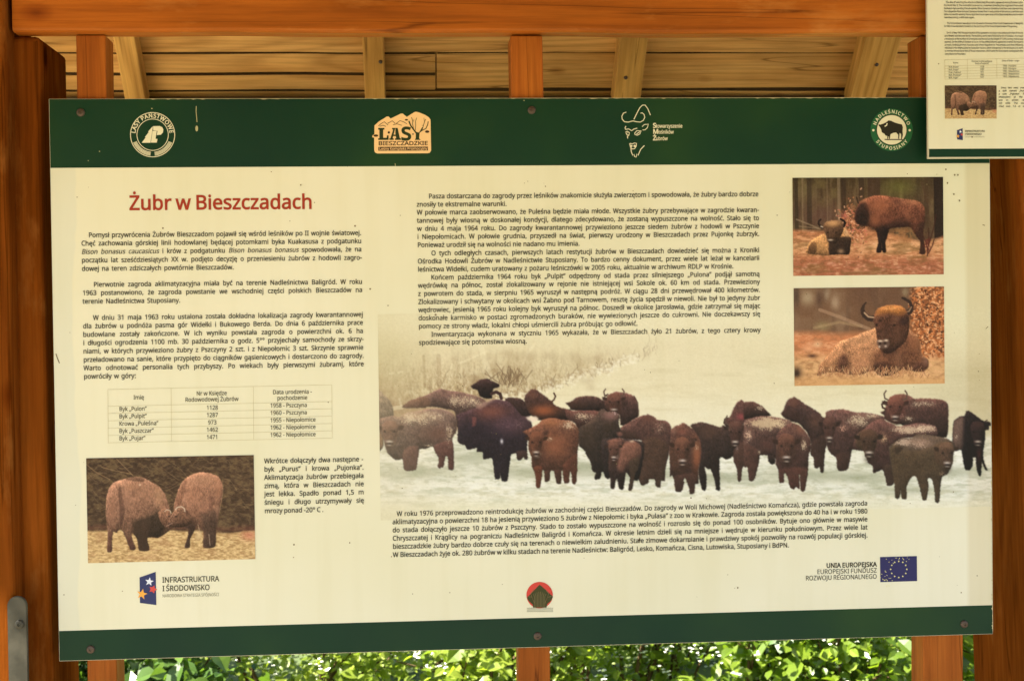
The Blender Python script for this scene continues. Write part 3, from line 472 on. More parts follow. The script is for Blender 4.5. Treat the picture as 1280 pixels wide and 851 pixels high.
def paint_herd():
    c = Canvas(470, 385, 1244, 648, 1.5, 5)
    Z = 6.077
    X, Y = c.X, c.Y
    c.a[:] = np.array(CREAM) / 255.
    sm = lambda a, b, v: np.clip((v - a) / (b - a), 0, 1) ** 2 * (3 - 2 * np.clip((v - a) / (b - a), 0, 1))
    # snow slope and snow field
    n = c.noise(60, 6, 4); n2 = c.noise(14, 3, 3)
    c.mix(sm(392, 440, Y) * .8, (226, 213, 163))
    c.mix(sm(480, 520, Y) * (1 - sm(560, 600, Y)) * .5, (236, 228, 186))
    c.mix(np.clip((n - .5) * 4, 0, 1) * .3 * sm(430, 470, Y), (200, 186, 134))
    c.mix(np.clip((n2 - .55) * 5, 0, 1) * .25 * sm(440, 480, Y), (240, 230, 184))
    c.mix(sm(1080, 1230, X) * sm(430, 470, Y) * (1 - sm(560, 610, Y)) * .45, (190, 176, 124))
    # frosted wood, upper left, thinning towards the text
    edge = 503 - (X - 655) * .36 - 8 * (c.noise(12, 8, 3) - .5) * 2
    top = 413 + 10 * (c.noise(40, 30, 2) - .5)
    wood = sm(0, 10, edge - Y) * (1 - sm(800, 900, X)); wood = np.where(X < 655, np.maximum(wood, 1 - sm(640, 655, X)), wood)
    fade = sm(0, 88, Y - top) ** 1.3; low = 1 - sm(522, 545, Y); wd = wood * fade * low
    t = c.noise(3.2, 34, 3) * .6 + c.noise(9, 30, 2) * .4; t2 = c.noise(3.4, 7, 3); t3 = c.noise(26, 20, 2); t4 = c.noise(1.3, 2.2, 2)
    c.mix(wd * (.55 + .4 * t3), (180, 154, 104))
    c.mix(wd * np.clip((t - .5) * 3.5, 0, 1) * .4, (132, 106, 68)); c.mix(wd * np.clip((.46 - t) * 4, 0, 1) * .35, (224, 210, 160))
    c.mix(wd * np.clip((t2 - .52) * 5, 0, 1) * .45, (140, 114, 76)); c.mix(wd * np.clip((.44 - t2) * 6, 0, 1) * .5, (232, 220, 172)); c.mix(wd * np.clip((t4 - .58) * 6, 0, 1) * .4, (238, 228, 184)); c.mix(wd * np.clip((.4 - t4) * 6, 0, 1) * .4, (116, 92, 58))
    c.mix((1 - sm(474, 560, X)) * sm(400, 440, Y) * low * .4, (188, 178, 124)); c.mix((1 - sm(474, 540, X)) * sm(450, 500, Y) * low * .5, (162, 132, 90)); c.mix(sm(492, 512, Y) * low * (1 - sm(560, 620, X)) * .45, (150, 118, 82))
    c.tile(470, 420, 3.2)
    for p, w, al in (([(420, 40), (432, 90), (450, 140), (460, 180)], 22, .8), ([(330, 110), (380, 90), (440, 62)], 7, .7), ([(635, 30), (600, 80), (580, 130)], 9, .8), ([(735, 40), (735, 130)], 8, .5), ([(300, 130), (305, 112)], 9, .8), ([(55, 150), (66, 148)], 9, .8), ([(90, 146), (104, 142)], 8, .8), ([(70, 288), (104, 284)], 16, .9), ([(92, 250), (100, 275)], 9, .7), ([(690, 40), (686, 130)], 5, .5), ([(820, 40), (826, 110)], 5, .4)): c.line(p, w, (236, 224, 176), al * .55)
    for p, w, al in (([(250, 80), (255, 200)], 18, .25), ([(190, 80), (196, 200)], 10, .3), ([(350, 130), (352, 200)], 8, .3)): c.line(p, w, (142, 116, 76), al)
    for i in range(260):     # twigs and reeds
        x = c.rng.uniform(250, 1130); yb = 268 - (x - 590) * .36 if x > 590 else c.rng.uniform(180, 262)
        yb += -abs(c.rng.normal(0, 22)); h = c.rng.uniform(8, 36); lean = c.rng.normal(0, .35); q = c.rng.uniform(-6, 6)
        c.line([(x, yb), (x + lean * h * .5 + q, yb - h * .55), (x + lean * h, yb - h)], c.rng.uniform(1.6, 3.2), (112, 88, 56) if c.rng.random() < .55 else (240, 230, 186), c.rng.uniform(.2, .6) * (1 if x < 950 else .6))
    for i in range(46):      # the dark thicket behind the herd
        x = c.rng.normal(530, 34); yb = c.rng.uniform(165, 205); a = c.rng.normal(0, .5); h = c.rng.uniform(20, 60)
        c.line([(x, yb), (x + a * h * .6, yb - h * .6), (x + a * h, yb - h)], c.rng.uniform(2, 5), (104, 80, 52), .55)
    for i in range(260):
        x = c.rng.uniform(470, 1050); y = 255 - max(0, x - 600) * .36 + c.rng.normal(-12, 14); c.dab(x, y, c.rng.uniform(3, 9), c.rng.uniform(2, 6), (240, 230, 188), .7, False)
    for i in range(60): c.dab(c.rng.uniform(300, 900), c.rng.uniform(70, 210) , c.rng.uniform(12, 40), c.rng.uniform(8, 22), ((164, 140, 96), (216, 202, 154), (150, 126, 86))[i % 3], .22, False)
    # ground
    g = sm(535, 556, Y + 5 * (c.noise(20, 8, 2) - .5))
    n3 = c.noise(26, 4.5, 4)
    n4 = c.noise(9, 2.6, 4); c.mix(g * .9, (234, 230, 198)); c.mix(g * np.clip((n3 - .5) * 5, 0, 1) * .55, (180, 182, 142)); c.mix(g * np.clip((.44 - n3) * 7, 0, 1) * .8, (238, 233, 196)); c.mix(g * np.clip((n4 - .53) * 6, 0, 1) * .4, (176, 174, 132)); c.mix(g * np.clip((.44 - n4) * 6, 0, 1) * .5, (242, 237, 204))
    c.tile(0, 0, 1)
    for x, y, rx, ry in ((520, 590, 60, 9), (590, 572, 40, 9), (660, 590, 50, 10), (730, 585, 40, 10), (790, 592, 60, 8), (900, 598, 60, 8), (1000, 592, 50, 8), (1070, 596, 70, 8), (1140, 612, 60, 6), (1190, 590, 40, 8)):
        c.dab(x, y, rx, ry, (150, 152, 112), .6, False)
    c.m = np.ones_like(X)
    c.mix(sm(600, 614, Y) * (1 - sm(616, 630, Y)) * np.clip((c.noise(18, 4, 3) - .5) * 5, 0, 1) * .4, (194, 186, 138))
    c.mix(sm(608, 645, Y) * .92, CREAM)
    SN = (222, 198, 152)
    def head(cx, cy, w, h, col, turn=0., horns=True, cap=None):
        """a bearded wisent face seen from in front: wide shaggy brow, ears, horns, narrow muzzle"""
        q = np.array(col, float); x = lambda u: cx + (u + turn * (.5 if abs(u) < .3 else .15)) * w; y = lambda v: cy + v * h
        for sg in (-1, 1):
            c.fill([(x(.48 * sg), y(-.30)), (x(.80 * sg), y(-.34)), (x(.78 * sg), y(-.20)), (x(.50 * sg), y(-.16))], q * .62, .4, .95, keep=False)
            if horns: c.line([(x(.42 * sg), y(-.36)), (x(.66 * sg), y(-.44)), (x(.70 * sg), y(-.62)), (x(.58 * sg), y(-.74))], max(w * .09, 7), (88, 68, 52), .95)
        c.fill([(x(-.50), y(-.28)), (x(-.34), y(-.48)), (x(0), y(-.54)), (x(.34), y(-.48)), (x(.50), y(-.28)), (x(.40), y(.02)), (x(.27), y(.30)), (x(.22), y(.46)), (x(-.22), y(.46)), (x(-.27), y(.30)), (x(-.40), y(.02))], q, .4, .95); c.relief(.42); c.fur(.22, 1., 2.)
        c.dab(x(0), y(-.40), w * .42, h * .13, cap or tuple(q * 1.45), .75); c.dab(x(0), y(.52), w * .26, h * .16, tuple(q * .55), .7, False)
        for sg in (-1, 1): c.dab(x(.29 * sg), y(-.10), w * .08, h * .045, (22, 16, 14), .9)
        c.dab(x(0), y(.30), w * .24, h * .055, (226, 208, 178), .85); c.dab(x(0), y(.375), w * .17, h * .045, (34, 25, 22), .9); c.dab(x(0), y(.45), w * .18, h * .04, (206, 188, 158), .7)
    def beast(tile, pts, col, dark=None, soft=.45):
        c.tile(tile[0], tile[1], Z); col = (np.array(col) * .86 + np.mean(col) * .14) * (.74, .76, .80)
        m = c.fill(pts, col * 1.08, soft, rag=.34); c.relief(.42); c.a *= (1 - m * .14)[..., None]; c.under(.62, 1.12); c.fur(.24, 1.1, 2.2); return m
    def sub(pts, col, al=.85, soft=.8):
        m = c.mask(pts, soft * .8, True, .4) * c.m * al
        c.mix(m, col); c.relief(.3, m); c.fur(.2, 1., 2., m)
    T1, T2, T3, T4, T5, T6, T7, T8 = (470, 465), (560, 465), (640, 475), (720, 485), (820, 490), (930, 490), (1030, 490), (1110, 490)
    beast(T1, [(14, 150), (60, 170), (110, 220), (130, 280), (130, 360), (60, 385), (55, 560), (14, 580)], (162, 130, 90)); sub([(14, 380), (60, 380), (50, 560), (14, 570)], (138, 104, 72))
    beast(T1, [(205, 255), (250, 220), (330, 190), (400, 165), (480, 125), (560, 140), (640, 150), (720, 170), (790, 190), (840, 230), (830, 400), (620, 420), (600, 300), (540, 280), (420, 260), (330, 270), (205, 270)], (128, 86, 64))
    sub([(205, 265), (230, 225), (300, 195), (380, 190), (415, 230), (400, 265), (300, 275)], (98, 68, 50)); c.snow(660, 220, 130, 70, SN, 1.1); c.snow(760, 230, 80, 50, SN, 1.)
    beast(T2, [(175, 105), (210, 80), (240, 55), (300, 48), (340, 70), (390, 90), (385, 115), (345, 125), (335, 160), (330, 200), (290, 200), (240, 180), (225, 135), (195, 130)], (74, 46, 36))
    c.line([(330, 165), (365, 150), (395, 165), (405, 200)], 24, (60, 38, 32))
    beast(T2, [(430, 205), (500, 190), (570, 210), (600, 250), (640, 320), (560, 350), (480, 300)], (78, 48, 36)); sub([(490, 270), (560, 250), (620, 290), (610, 330), (520, 320)], (44, 30, 26))
    beast(T3, [(90, 140), (120, 90), (150, 65), (190, 75), (230, 105), (270, 135), (310, 170), (330, 195), (400, 215), (450, 230), (440, 320), (300, 310), (200, 300), (140, 260), (110, 200)], (92, 56, 40))
    c.line([(290, 170), (318, 150), (330, 122), (318, 98)], 12, (70, 44, 32)); c.dab(240, 230, 110, 50, (158, 88, 50), .85); c.dab(160, 110, 40, 40, (112, 70, 50), .5)
    beast(T3, [(410, 175), (450, 160), (490, 130), (560, 118), (640, 125), (690, 150), (760, 170), (790, 240), (600, 240), (450, 225), (440, 200)], (92, 58, 42)); sub([(412, 178), (470, 160), (570, 175), (560, 210), (450, 215)], (58, 38, 28))
    beast(T3, [(400, 215), (440, 230), (640, 230), (700, 260), (690, 340), (560, 345), (515, 400), (480, 330), (420, 290)], (120, 70, 50)); c.snow(550, 280, 110, 40, SN, 1.15)
    beast(T1, [(20, 360), (60, 345), (130, 330), (180, 340), (230, 310), (300, 300), (380, 280), (460, 275), (540, 290), (590, 320), (615, 380), (610, 450), (580, 500), (590, 610), (588, 735), (552, 735), (545, 640), (525, 640), (510, 715), (470, 725), (478, 650), (450, 610), (430, 560), (380, 580), (330, 585), (320, 640), (300, 740), (215, 740), (205, 660), (150, 665), (95, 620), (75, 580), (60, 520), (45, 480), (20, 440)], (138, 98, 72))
    sub([(210, 590), (320, 560), (310, 745), (210, 745)], (88, 58, 46), .8); sub([(440, 560), (600, 520), (595, 740), (460, 730)], (84, 52, 42), .85); sub([(50, 400), (120, 375), (165, 420), (150, 540), (90, 570), (60, 510)], (100, 72, 56), .7)
    sub([(165, 400), (195, 395), (220, 412), (180, 440)], (70, 48, 38)); c.dab(110, 548, 22, 14, (214, 190, 150), .8); c.dab(470, 470, 140, 60, (104, 66, 48), .5); c.dab(290, 330, 170, 40, (190, 156, 112), .6); c.snow(300, 350, 190, 60, SN, 1.05); c.snow(450, 330, 120, 60, SN, .9); c.snow(560, 470, 50, 110, SN, .9); c.snow(400, 555, 60, 14, SN, 1.)
    head(108, 470, 125, 190, (98, 70, 54), -.1, False)
    beast(T2, [(75, 430), (80, 380), (60, 330), (130, 300), (190, 280), (240, 260), (300, 225), (360, 205), (430, 215), (480, 240), (560, 330), (620, 340), (640, 420), (620, 480), (600, 520), (600, 600), (605, 660), (585, 660), (575, 640), (550, 665), (525, 660), (520, 615), (480, 620), (470, 680), (450, 822), (410, 820), (395, 760), (392, 805), (358, 805), (345, 700), (330, 650), (270, 660), (265, 605), (220, 605), (218, 570), (150, 590), (130, 555), (75, 530)], (84, 54, 50))
    sub([(75, 400), (230, 370), (400, 440), (560, 470), (620, 500), (600, 640), (470, 690), (450, 830), (340, 810), (320, 650), (260, 660), (210, 590), (130, 590), (75, 520)], (36, 27, 30), .93, 3.); c.dab(330, 300, 130, 60, (128, 74, 54), .75); c.dab(450, 400, 130, 70, (92, 64, 70), .5); c.snow(500, 390, 120, 60, (130, 96, 90), .8)
    c.fill([(205, 250), (300, 215), (355, 208), (300, 245), (240, 280)], (176, 140, 112), 1., .6, keep=False); sub([(185, 345), (215, 350), (210, 400), (185, 410)], (120, 70, 60), .8); c.dab(408, 525, 12, 20, (220, 214, 200), .9); c.fill([(590, 345), (660, 335), (690, 355), (640, 380)], (236, 214, 176), .8, .95, keep=False); sub([(520, 600), (610, 600), (600, 665), (520, 665)], (66, 46, 36), .8)
    beast(T3, [(80, 390), (130, 370), (200, 330), (230, 300), (300, 285), (380, 300), (440, 305), (490, 350), (515, 400), (510, 460), (500, 510), (495, 600), (488, 775), (460, 780), (450, 700), (440, 690), (430, 775), (395, 775), (385, 680), (375, 690), (370, 780), (340, 780), (320, 690), (290, 690), (285, 760), (250, 765), (245, 690), (230, 680), (222, 760), (210, 815), (183, 810), (178, 720), (150, 650), (150, 590), (125, 520), (125, 430)], (138, 80, 48))
    sub([(125, 420), (230, 420), (245, 500), (200, 620), (150, 620), (125, 520)], (84, 54, 36), .85); sub([(390, 640), (500, 560), (490, 780), (390, 780)], (86, 50, 34), .8); sub([(240, 690), (380, 680), (370, 785), (245, 770)], (66, 42, 30), .85); sub([(165, 660), (235, 660), (215, 815), (180, 812)], (104, 56, 34), .7)
    c.dab(330, 500, 110, 110, (160, 96, 60), .6); c.dab(300, 320, 90, 40, (176, 112, 66), .55); sub([(240, 390), (275, 375), (270, 410), (240, 425)], (66, 42, 30)); c.snow(430, 340, 70, 45, SN, 1.2); c.dab(188, 560, 26, 12, (226, 206, 170), .9); c.dab(188, 575, 26, 10, (60, 40, 30), .6); c.dab(188, 584, 20, 7, (226, 206, 170), .7); c.snow(290, 450, 40, 20, SN, 1.)
    head(186, 490, 105, 190, (88, 54, 36), -.05, False)
    beast(T4, [(215, 85), (250, 60), (300, 25), (340, 30), (400, 40), (450, 70), (470, 130), (475, 210), (430, 240), (400, 270), (340, 280), (330, 200), (240, 170), (220, 130)], (120, 74, 54))
    sub([(215, 95), (330, 95), (345, 150), (330, 205), (240, 175)], (72, 46, 34)); sub([(345, 95), (395, 98), (390, 125), (350, 130)], (54, 36, 28)); c.line([(232, 92), (212, 85), (220, 58), (242, 46)], 9, (66, 44, 32)); c.line([(440, 60), (468, 110), (472, 200)], 10, (70, 46, 36), .7); c.dab(300, 50, 40, 25, (140, 90, 64), .6)
    head(288, 118, 110, 150, (84, 54, 40), 0., True)
    beast(T4, [(340, 300), (400, 260), (470, 220), (540, 198), (590, 215), (620, 240), (680, 245), (715, 280), (725, 360), (700, 520), (680, 600), (672, 700), (648, 700), (645, 660), (640, 750), (605, 740), (600, 690), (550, 690), (545, 720), (500, 735), (480, 700), (460, 640), (480, 520), (500, 400), (420, 390), (350, 380)], (116, 72, 52))
    sub([(500, 400), (600, 370), (710, 430), (690, 560), (640, 755), (490, 740), (460, 640), (480, 520)], (68, 48, 34), .92, 2.); sub([(340, 320), (430, 330), (480, 390), (400, 400), (350, 380)], (58, 40, 30), .8); c.dab(540, 230, 50, 30, (92, 58, 42), .7); c.snow(640, 300, 60, 60, SN, .55)
    beast(T4, [(25, 300), (90, 260), (150, 210), (180, 165), (210, 155), (240, 180), (290, 175), (330, 205), (325, 270), (340, 320), (360, 360), (330, 390), (240, 420), (230, 540), (235, 640), (195, 635), (180, 690), (140, 690), (150, 640), (125, 630), (110, 560), (60, 470), (20, 430), (20, 350)], (80, 58, 40))
    c.dab(260, 205, 70, 40, (140, 98, 82), .8); c.snow(290, 190, 60, 30, (226, 190, 170), .8); sub([(200, 280), (300, 260), (310, 300), (230, 340)], (54, 40, 28), .7); c.dab(110, 240, 40, 30, (120, 90, 70), .5); c.dab(100, 380, 70, 120, (70, 52, 34), .4); sub([(310, 330), (360, 340), (350, 365), (320, 365)], (128, 84, 66), .7)
    beast(T4, [(190, 400), (300, 380), (420, 390), (520, 420), (500, 600), (470, 700), (440, 690), (400, 640), (300, 650), (240, 690), (210, 640)], (62, 44, 34))
    beast(T4, [(230, 405), (280, 385), (340, 375), (370, 400), (430, 395), (485, 425), (500, 480), (490, 560), (470, 620), (450, 640), (440, 690), (425, 770), (398, 770), (410, 680), (380, 640), (370, 700), (358, 765), (330, 765), (315, 700), (305, 690), (290, 760), (262, 755), (260, 680), (245, 620), (250, 540), (250, 440)], (92, 58, 42))
    sub([(330, 430), (430, 400), (490, 430), (490, 500), (400, 560), (350, 640), (310, 600), (330, 500)], (124, 82, 60), .85, 2.); sub([(240, 440), (320, 430), (325, 500), (300, 600), (250, 600)], (72, 50, 36), .8); sub([(400, 560), (480, 520), (470, 620), (430, 770), (400, 770), (415, 680)], (66, 50, 34), .8); c.dab(297, 512, 18, 10, (232, 216, 190), .95); c.dab(297, 530, 18, 8, (232, 216, 190), .8); c.dab(290, 400, 60, 16, (160, 104, 76), .7); c.dab(425, 402, 20, 8, SN, .8); sub([(345, 410), (368, 400), (355, 440)], (54, 36, 28))
    head(286, 480, 84, 150, (82, 54, 40), 0., False)
    beast(T5, [(260, 250), (300, 235), (350, 225), (420, 245), (490, 265), (510, 250), (560, 290), (595, 270), (600, 320), (620, 400), (600, 470), (540, 510), (490, 490), (480, 560), (485, 735), (455, 740), (450, 690), (420, 590), (400, 585), (370, 570), (385, 660), (378, 740), (350, 738), (335, 680), (320, 600), (340, 430), (300, 320)], (74, 50, 36))
    c.dab(400, 300, 90, 60, (94, 64, 46), .5)
    beast(T5, [(515, 240), (525, 205), (560, 185), (590, 120), (620, 70), (650, 58), (680, 80), (740, 72), (800, 110), (840, 150), (850, 200), (800, 230), (790, 400), (780, 540), (745, 600), (738, 668), (712, 668), (700, 570), (670, 550), (650, 600), (645, 672), (622, 670), (615, 580), (590, 520), (590, 440), (620, 400), (600, 330), (580, 270), (540, 265)], (102, 62, 46))
    sub([(590, 400), (700, 380), (780, 440), (740, 670), (610, 670), (590, 520)], (72, 48, 36), .85, 2.); c.dab(645, 185, 40, 30, (176, 78, 76), .6); sub([(540, 230), (640, 210), (670, 270), (640, 380), (590, 300)], (74, 48, 38), .8); c.line([(515, 235), (520, 205), (545, 195)], 9, (58, 40, 30)); c.line([(535, 265), (575, 300), (592, 275)], 9, (186, 150, 116), .8); sub([(680, 240), (720, 238), (715, 265), (690, 290)], (52, 34, 26)); c.snow(700, 340, 40, 60, (238, 196, 150), 1.2); c.snow(612, 420, 18, 45, (226, 196, 170), 1.3)
    head(606, 320, 110, 190, (70, 46, 36), -.1, True)
    beast(T5, [(110, 290), (140, 260), (180, 245), (205, 230), (240, 250), (290, 290), (330, 360), (345, 430), (335, 520), (320, 600), (320, 690), (295, 695), (290, 765), (258, 770), (250, 720), (225, 650), (210, 660), (210, 700), (192, 750), (150, 750), (140, 680), (125, 630), (105, 640), (105, 560), (100, 440), (110, 360)], (112, 68, 46))
    c.dab(310, 480, 40, 130, (160, 92, 54), .75); sub([(115, 380), (260, 380), (250, 480), (215, 620), (140, 600), (105, 500)], (76, 50, 34), .85, 1.5); sub([(130, 640), (300, 620), (290, 770), (140, 755)], (70, 46, 34), .75); sub([(265, 350), (312, 345), (310, 370), (270, 390)], (56, 36, 26)); c.dab(210, 517, 20, 7, (228, 206, 176), .95); c.dab(210, 543, 20, 6, (228, 206, 176), .85); c.dab(208, 420, 10, 8, (170, 140, 110), .8); c.dab(200, 300, 50, 30, (134, 78, 58), .6); c.snow(300, 420, 40, 60, SN, .6); c.dab(140, 290, 16, 30, (150, 112, 86), .5)
    head(198, 455, 120, 215, (84, 54, 38), .05, False)
    beast(T6, [(0, 80), (70, 75), (130, 100), (190, 160), (195, 180), (60, 200), (0, 200)], (104, 64, 46)); c.snow(120, 120, 50, 25, SN, .8)
    beast(T6, [(180, 470), (230, 470), (235, 540), (205, 545), (185, 520)], (74, 50, 36))
    beast(T6, [(0, 230), (60, 195), (150, 180), (250, 190), (350, 215), (370, 260), (300, 300), (250, 340), (250, 520), (220, 480), (110, 480), (105, 560), (75, 665), (40, 665), (25, 560), (0, 560)], (118, 76, 56))
    sub([(0, 400), (110, 440), (105, 560), (75, 668), (35, 668), (0, 560)], (76, 50, 38), .85, 1.5); c.dab(180, 400, 60, 60, (86, 54, 42), .6); c.snow(160, 235, 170, 60, (224, 196, 144), 1.5); c.snow(280, 240, 100, 40, (224, 196, 144), 1.2); c.snow(30, 330, 40, 60, (238, 196, 150), 1.2); c.snow(115, 455, 16, 20, SN, 1.3)
    beast(T6, [(280, 160), (300, 130), (330, 60), (380, 35), (420, 60), (480, 100), (570, 155), (600, 190), (640, 200), (650, 320), (620, 420), (608, 500), (602, 608), (580, 600), (575, 560), (560, 575), (535, 570), (530, 500), (505, 470), (510, 390), (480, 310), (420, 240), (360, 220), (300, 190)], (88, 56, 42))
    sub([(282, 160), (330, 120), (420, 150), (420, 215), (340, 210)], (58, 38, 30), .8); c.dab(380, 80, 50, 40, (116, 72, 52), .6); sub([(510, 390), (620, 330), (605, 610), (530, 580)], (62, 42, 32), .75); c.dab(540, 230, 60, 60, (104, 70, 50), .5)
    beast(T6, [(245, 330), (290, 270), (350, 235), (400, 240), (450, 280), (500, 350), (512, 420), (490, 480), (485, 600), (460, 745), (432, 745), (425, 640), (415, 620), (420, 735), (395, 715), (380, 735), (350, 720), (330, 640), (305, 610), (300, 680), (268, 685), (262, 600), (240, 540), (245, 430)], (114, 70, 50))
    sub([(255, 360), (380, 350), (395, 440), (340, 540), (280, 520), (250, 440)], (80, 54, 38), .8, 1.5); sub([(260, 580), (480, 580), (460, 750), (350, 740), (270, 690)], (82, 50, 38), .75, 1.5); sub([(395, 360), (445, 332), (430, 380), (400, 390)], (58, 38, 28)); c.dab(322, 495, 24, 8, (228, 210, 180), .95); c.dab(322, 512, 22, 6, (228, 210, 180), .7); c.snow(455, 390, 30, 60, SN, 1.2); c.dab(430, 280, 50, 40, (140, 92, 66), .6)
    head(322, 430, 130, 215, (80, 52, 38), 0., False)
    beast(T7, [(10, 180), (15, 150), (60, 132), (150, 130), (230, 150), (330, 155), (440, 180), (470, 200), (400, 250), (300, 290), (250, 420), (210, 440), (190, 540), (172, 590), (105, 592), (95, 500), (70, 480), (45, 460), (20, 400), (5, 330), (0, 250)], (122, 76, 56))
    sub([(0, 190), (80, 190), (100, 240), (70, 300), (30, 330), (5, 320)], (68, 46, 36), .85); sub([(90, 470), (200, 460), (172, 592), (105, 592)], (62, 42, 32), .85, 1.5); c.snow(260, 220, 120, 60, SN, 1.25); c.snow(370, 180, 80, 25, SN, 1.1); c.snow(140, 270, 50, 40, (226, 170, 130), 1.); sub([(80, 225), (135, 210), (115, 250), (85, 260)], (54, 36, 28)); c.dab(40, 360, 18, 20, (232, 206, 180), .8); c.dab(55, 290, 12, 24, (232, 206, 180), .7)
    head(40, 290, 100, 190, (70, 46, 36), 0., False)
    beast(T7, [(425, 155), (455, 140), (480, 75), (520, 25), (580, 12), (640, 22), (690, 48), (790, 45), (900, 58), (940, 95), (944, 200), (930, 340), (800, 330), (600, 250), (540, 240), (470, 210), (450, 170)], (116, 70, 50))
    c.line([(475, 130), (445, 118), (438, 92), (460, 68)], 13, (62, 42, 32)); sub([(425, 155), (470, 135), (470, 165)], (58, 38, 30)); sub([(480, 120), (600, 100), (620, 180), (540, 240), (470, 200)], (88, 54, 42), .75, 1.5); c.snow(740, 90, 120, 30, SN, 1.05); c.snow(640, 200, 60, 30, SN, .9); c.dab(570, 50, 60, 40, (134, 82, 56), .6); c.snow(590, 180, 60, 40, (180, 132, 106), .8)
    head(545, 130, 125, 190, (92, 56, 42), -.1, True)
    beast(T7, [(300, 280), (350, 235), (430, 200), (520, 240), (560, 260), (620, 250), (720, 235), (790, 245), (850, 260), (850, 330), (600, 350), (520, 420), (510, 500), (530, 690), (480, 705), (465, 640), (440, 585), (375, 615), (370, 560), (330, 530), (310, 450), (220, 430), (240, 330)], (122, 74, 54))
    sub([(240, 330), (300, 290), (390, 300), (400, 400), (360, 480), (320, 460), (250, 420)], (66, 50, 32), .9, 1.5); c.dab(350, 465, 22, 12, (206, 182, 156), .9); c.snow(640, 285, 150, 40, (226, 196, 150), 1.6); c.snow(780, 275, 100, 40, (226, 196, 150), 1.4); c.snow(445, 350, 50, 50, (226, 186, 130), 1.1); sub([(450, 560), (520, 560), (530, 700), (480, 705)], (60, 44, 32), .85); sub([(400, 320), (435, 315), (420, 345)], (54, 36, 28))
    head(338, 395, 135, 210, (66, 46, 32), .05, False)
    beast(T8, [(490, 300), (500, 220), (540, 185), (580, 175), (590, 145), (610, 138), (650, 165), (720, 215), (770, 225), (782, 250), (740, 275), (735, 350), (720, 480), (740, 560), (757, 595), (735, 585), (712, 530), (705, 630), (685, 628), (668, 540), (665, 495), (645, 495), (640, 560), (620, 590), (585, 585), (570, 520), (555, 440), (510, 440), (490, 380)], (42, 27, 24))
    sub([(490, 300), (500, 220), (570, 185), (570, 300), (560, 430), (510, 430), (490, 380)], (116, 88, 68), .8, 2.); c.dab(688, 385, 20, 12, (214, 196, 190), .9); c.line([(735, 222), (752, 212)], 8, (50, 32, 28)); c.dab(690, 460, 20, 70, (74, 34, 30), .6); c.snow(515, 340, 20, 30, SN, .8)
    head(676, 320, 110, 185, (44, 29, 26), .1, False, (66, 44, 36))
    beast(T8, [(5, 420), (50, 380), (110, 345), (170, 350), (230, 320), (340, 330), (430, 345), (480, 370), (510, 400), (495, 470), (490, 540), (450, 620), (410, 640), (395, 720), (388, 830), (358, 830), (355, 760), (335, 660), (300, 655), (305, 730), (290, 815), (262, 815), (245, 740), (215, 640), (180, 640), (140, 710), (138, 808), (105, 805), (95, 740), (85, 800), (55, 800), (50, 700), (30, 600), (15, 500)], (92, 70, 46))
    sub([(15, 430), (60, 390), (110, 430), (230, 440), (340, 400), (420, 370), (500, 410), (490, 540), (400, 650), (380, 830), (50, 800), (20, 560)], (78, 60, 38), .8, 2.); c.snow(130, 380, 100, 40, (218, 186, 148), 1.5); c.dab(250, 380, 110, 50, (150, 116, 88), .8); c.snow(250, 390, 100, 50, (206, 172, 136), 1.); sub([(50, 420), (90, 400), (115, 430), (60, 470)], (54, 40, 28), .8); sub([(350, 400), (480, 380), (495, 470), (430, 560), (360, 520)], (84, 60, 40), .6); c.dab(455, 525, 24, 8, (206, 182, 156), .9); c.dab(455, 545, 20, 6, (206, 182, 156), .6); c.snow(420, 620, 50, 30, (180, 150, 110), .8)
    head(440, 480, 115, 190, (80, 58, 40), .15, False)
    # mist of the faded print at the left edge
    c.mix((1 - sm(475, 600, X)) * .28, (206, 190, 138))
    n = c.rng.normal(0, .012, c.a.shape[:2]); c.a += blur(n, .7)[..., None] * 1.5
    c.a = np.clip(c.a, .02, 1)
    return c

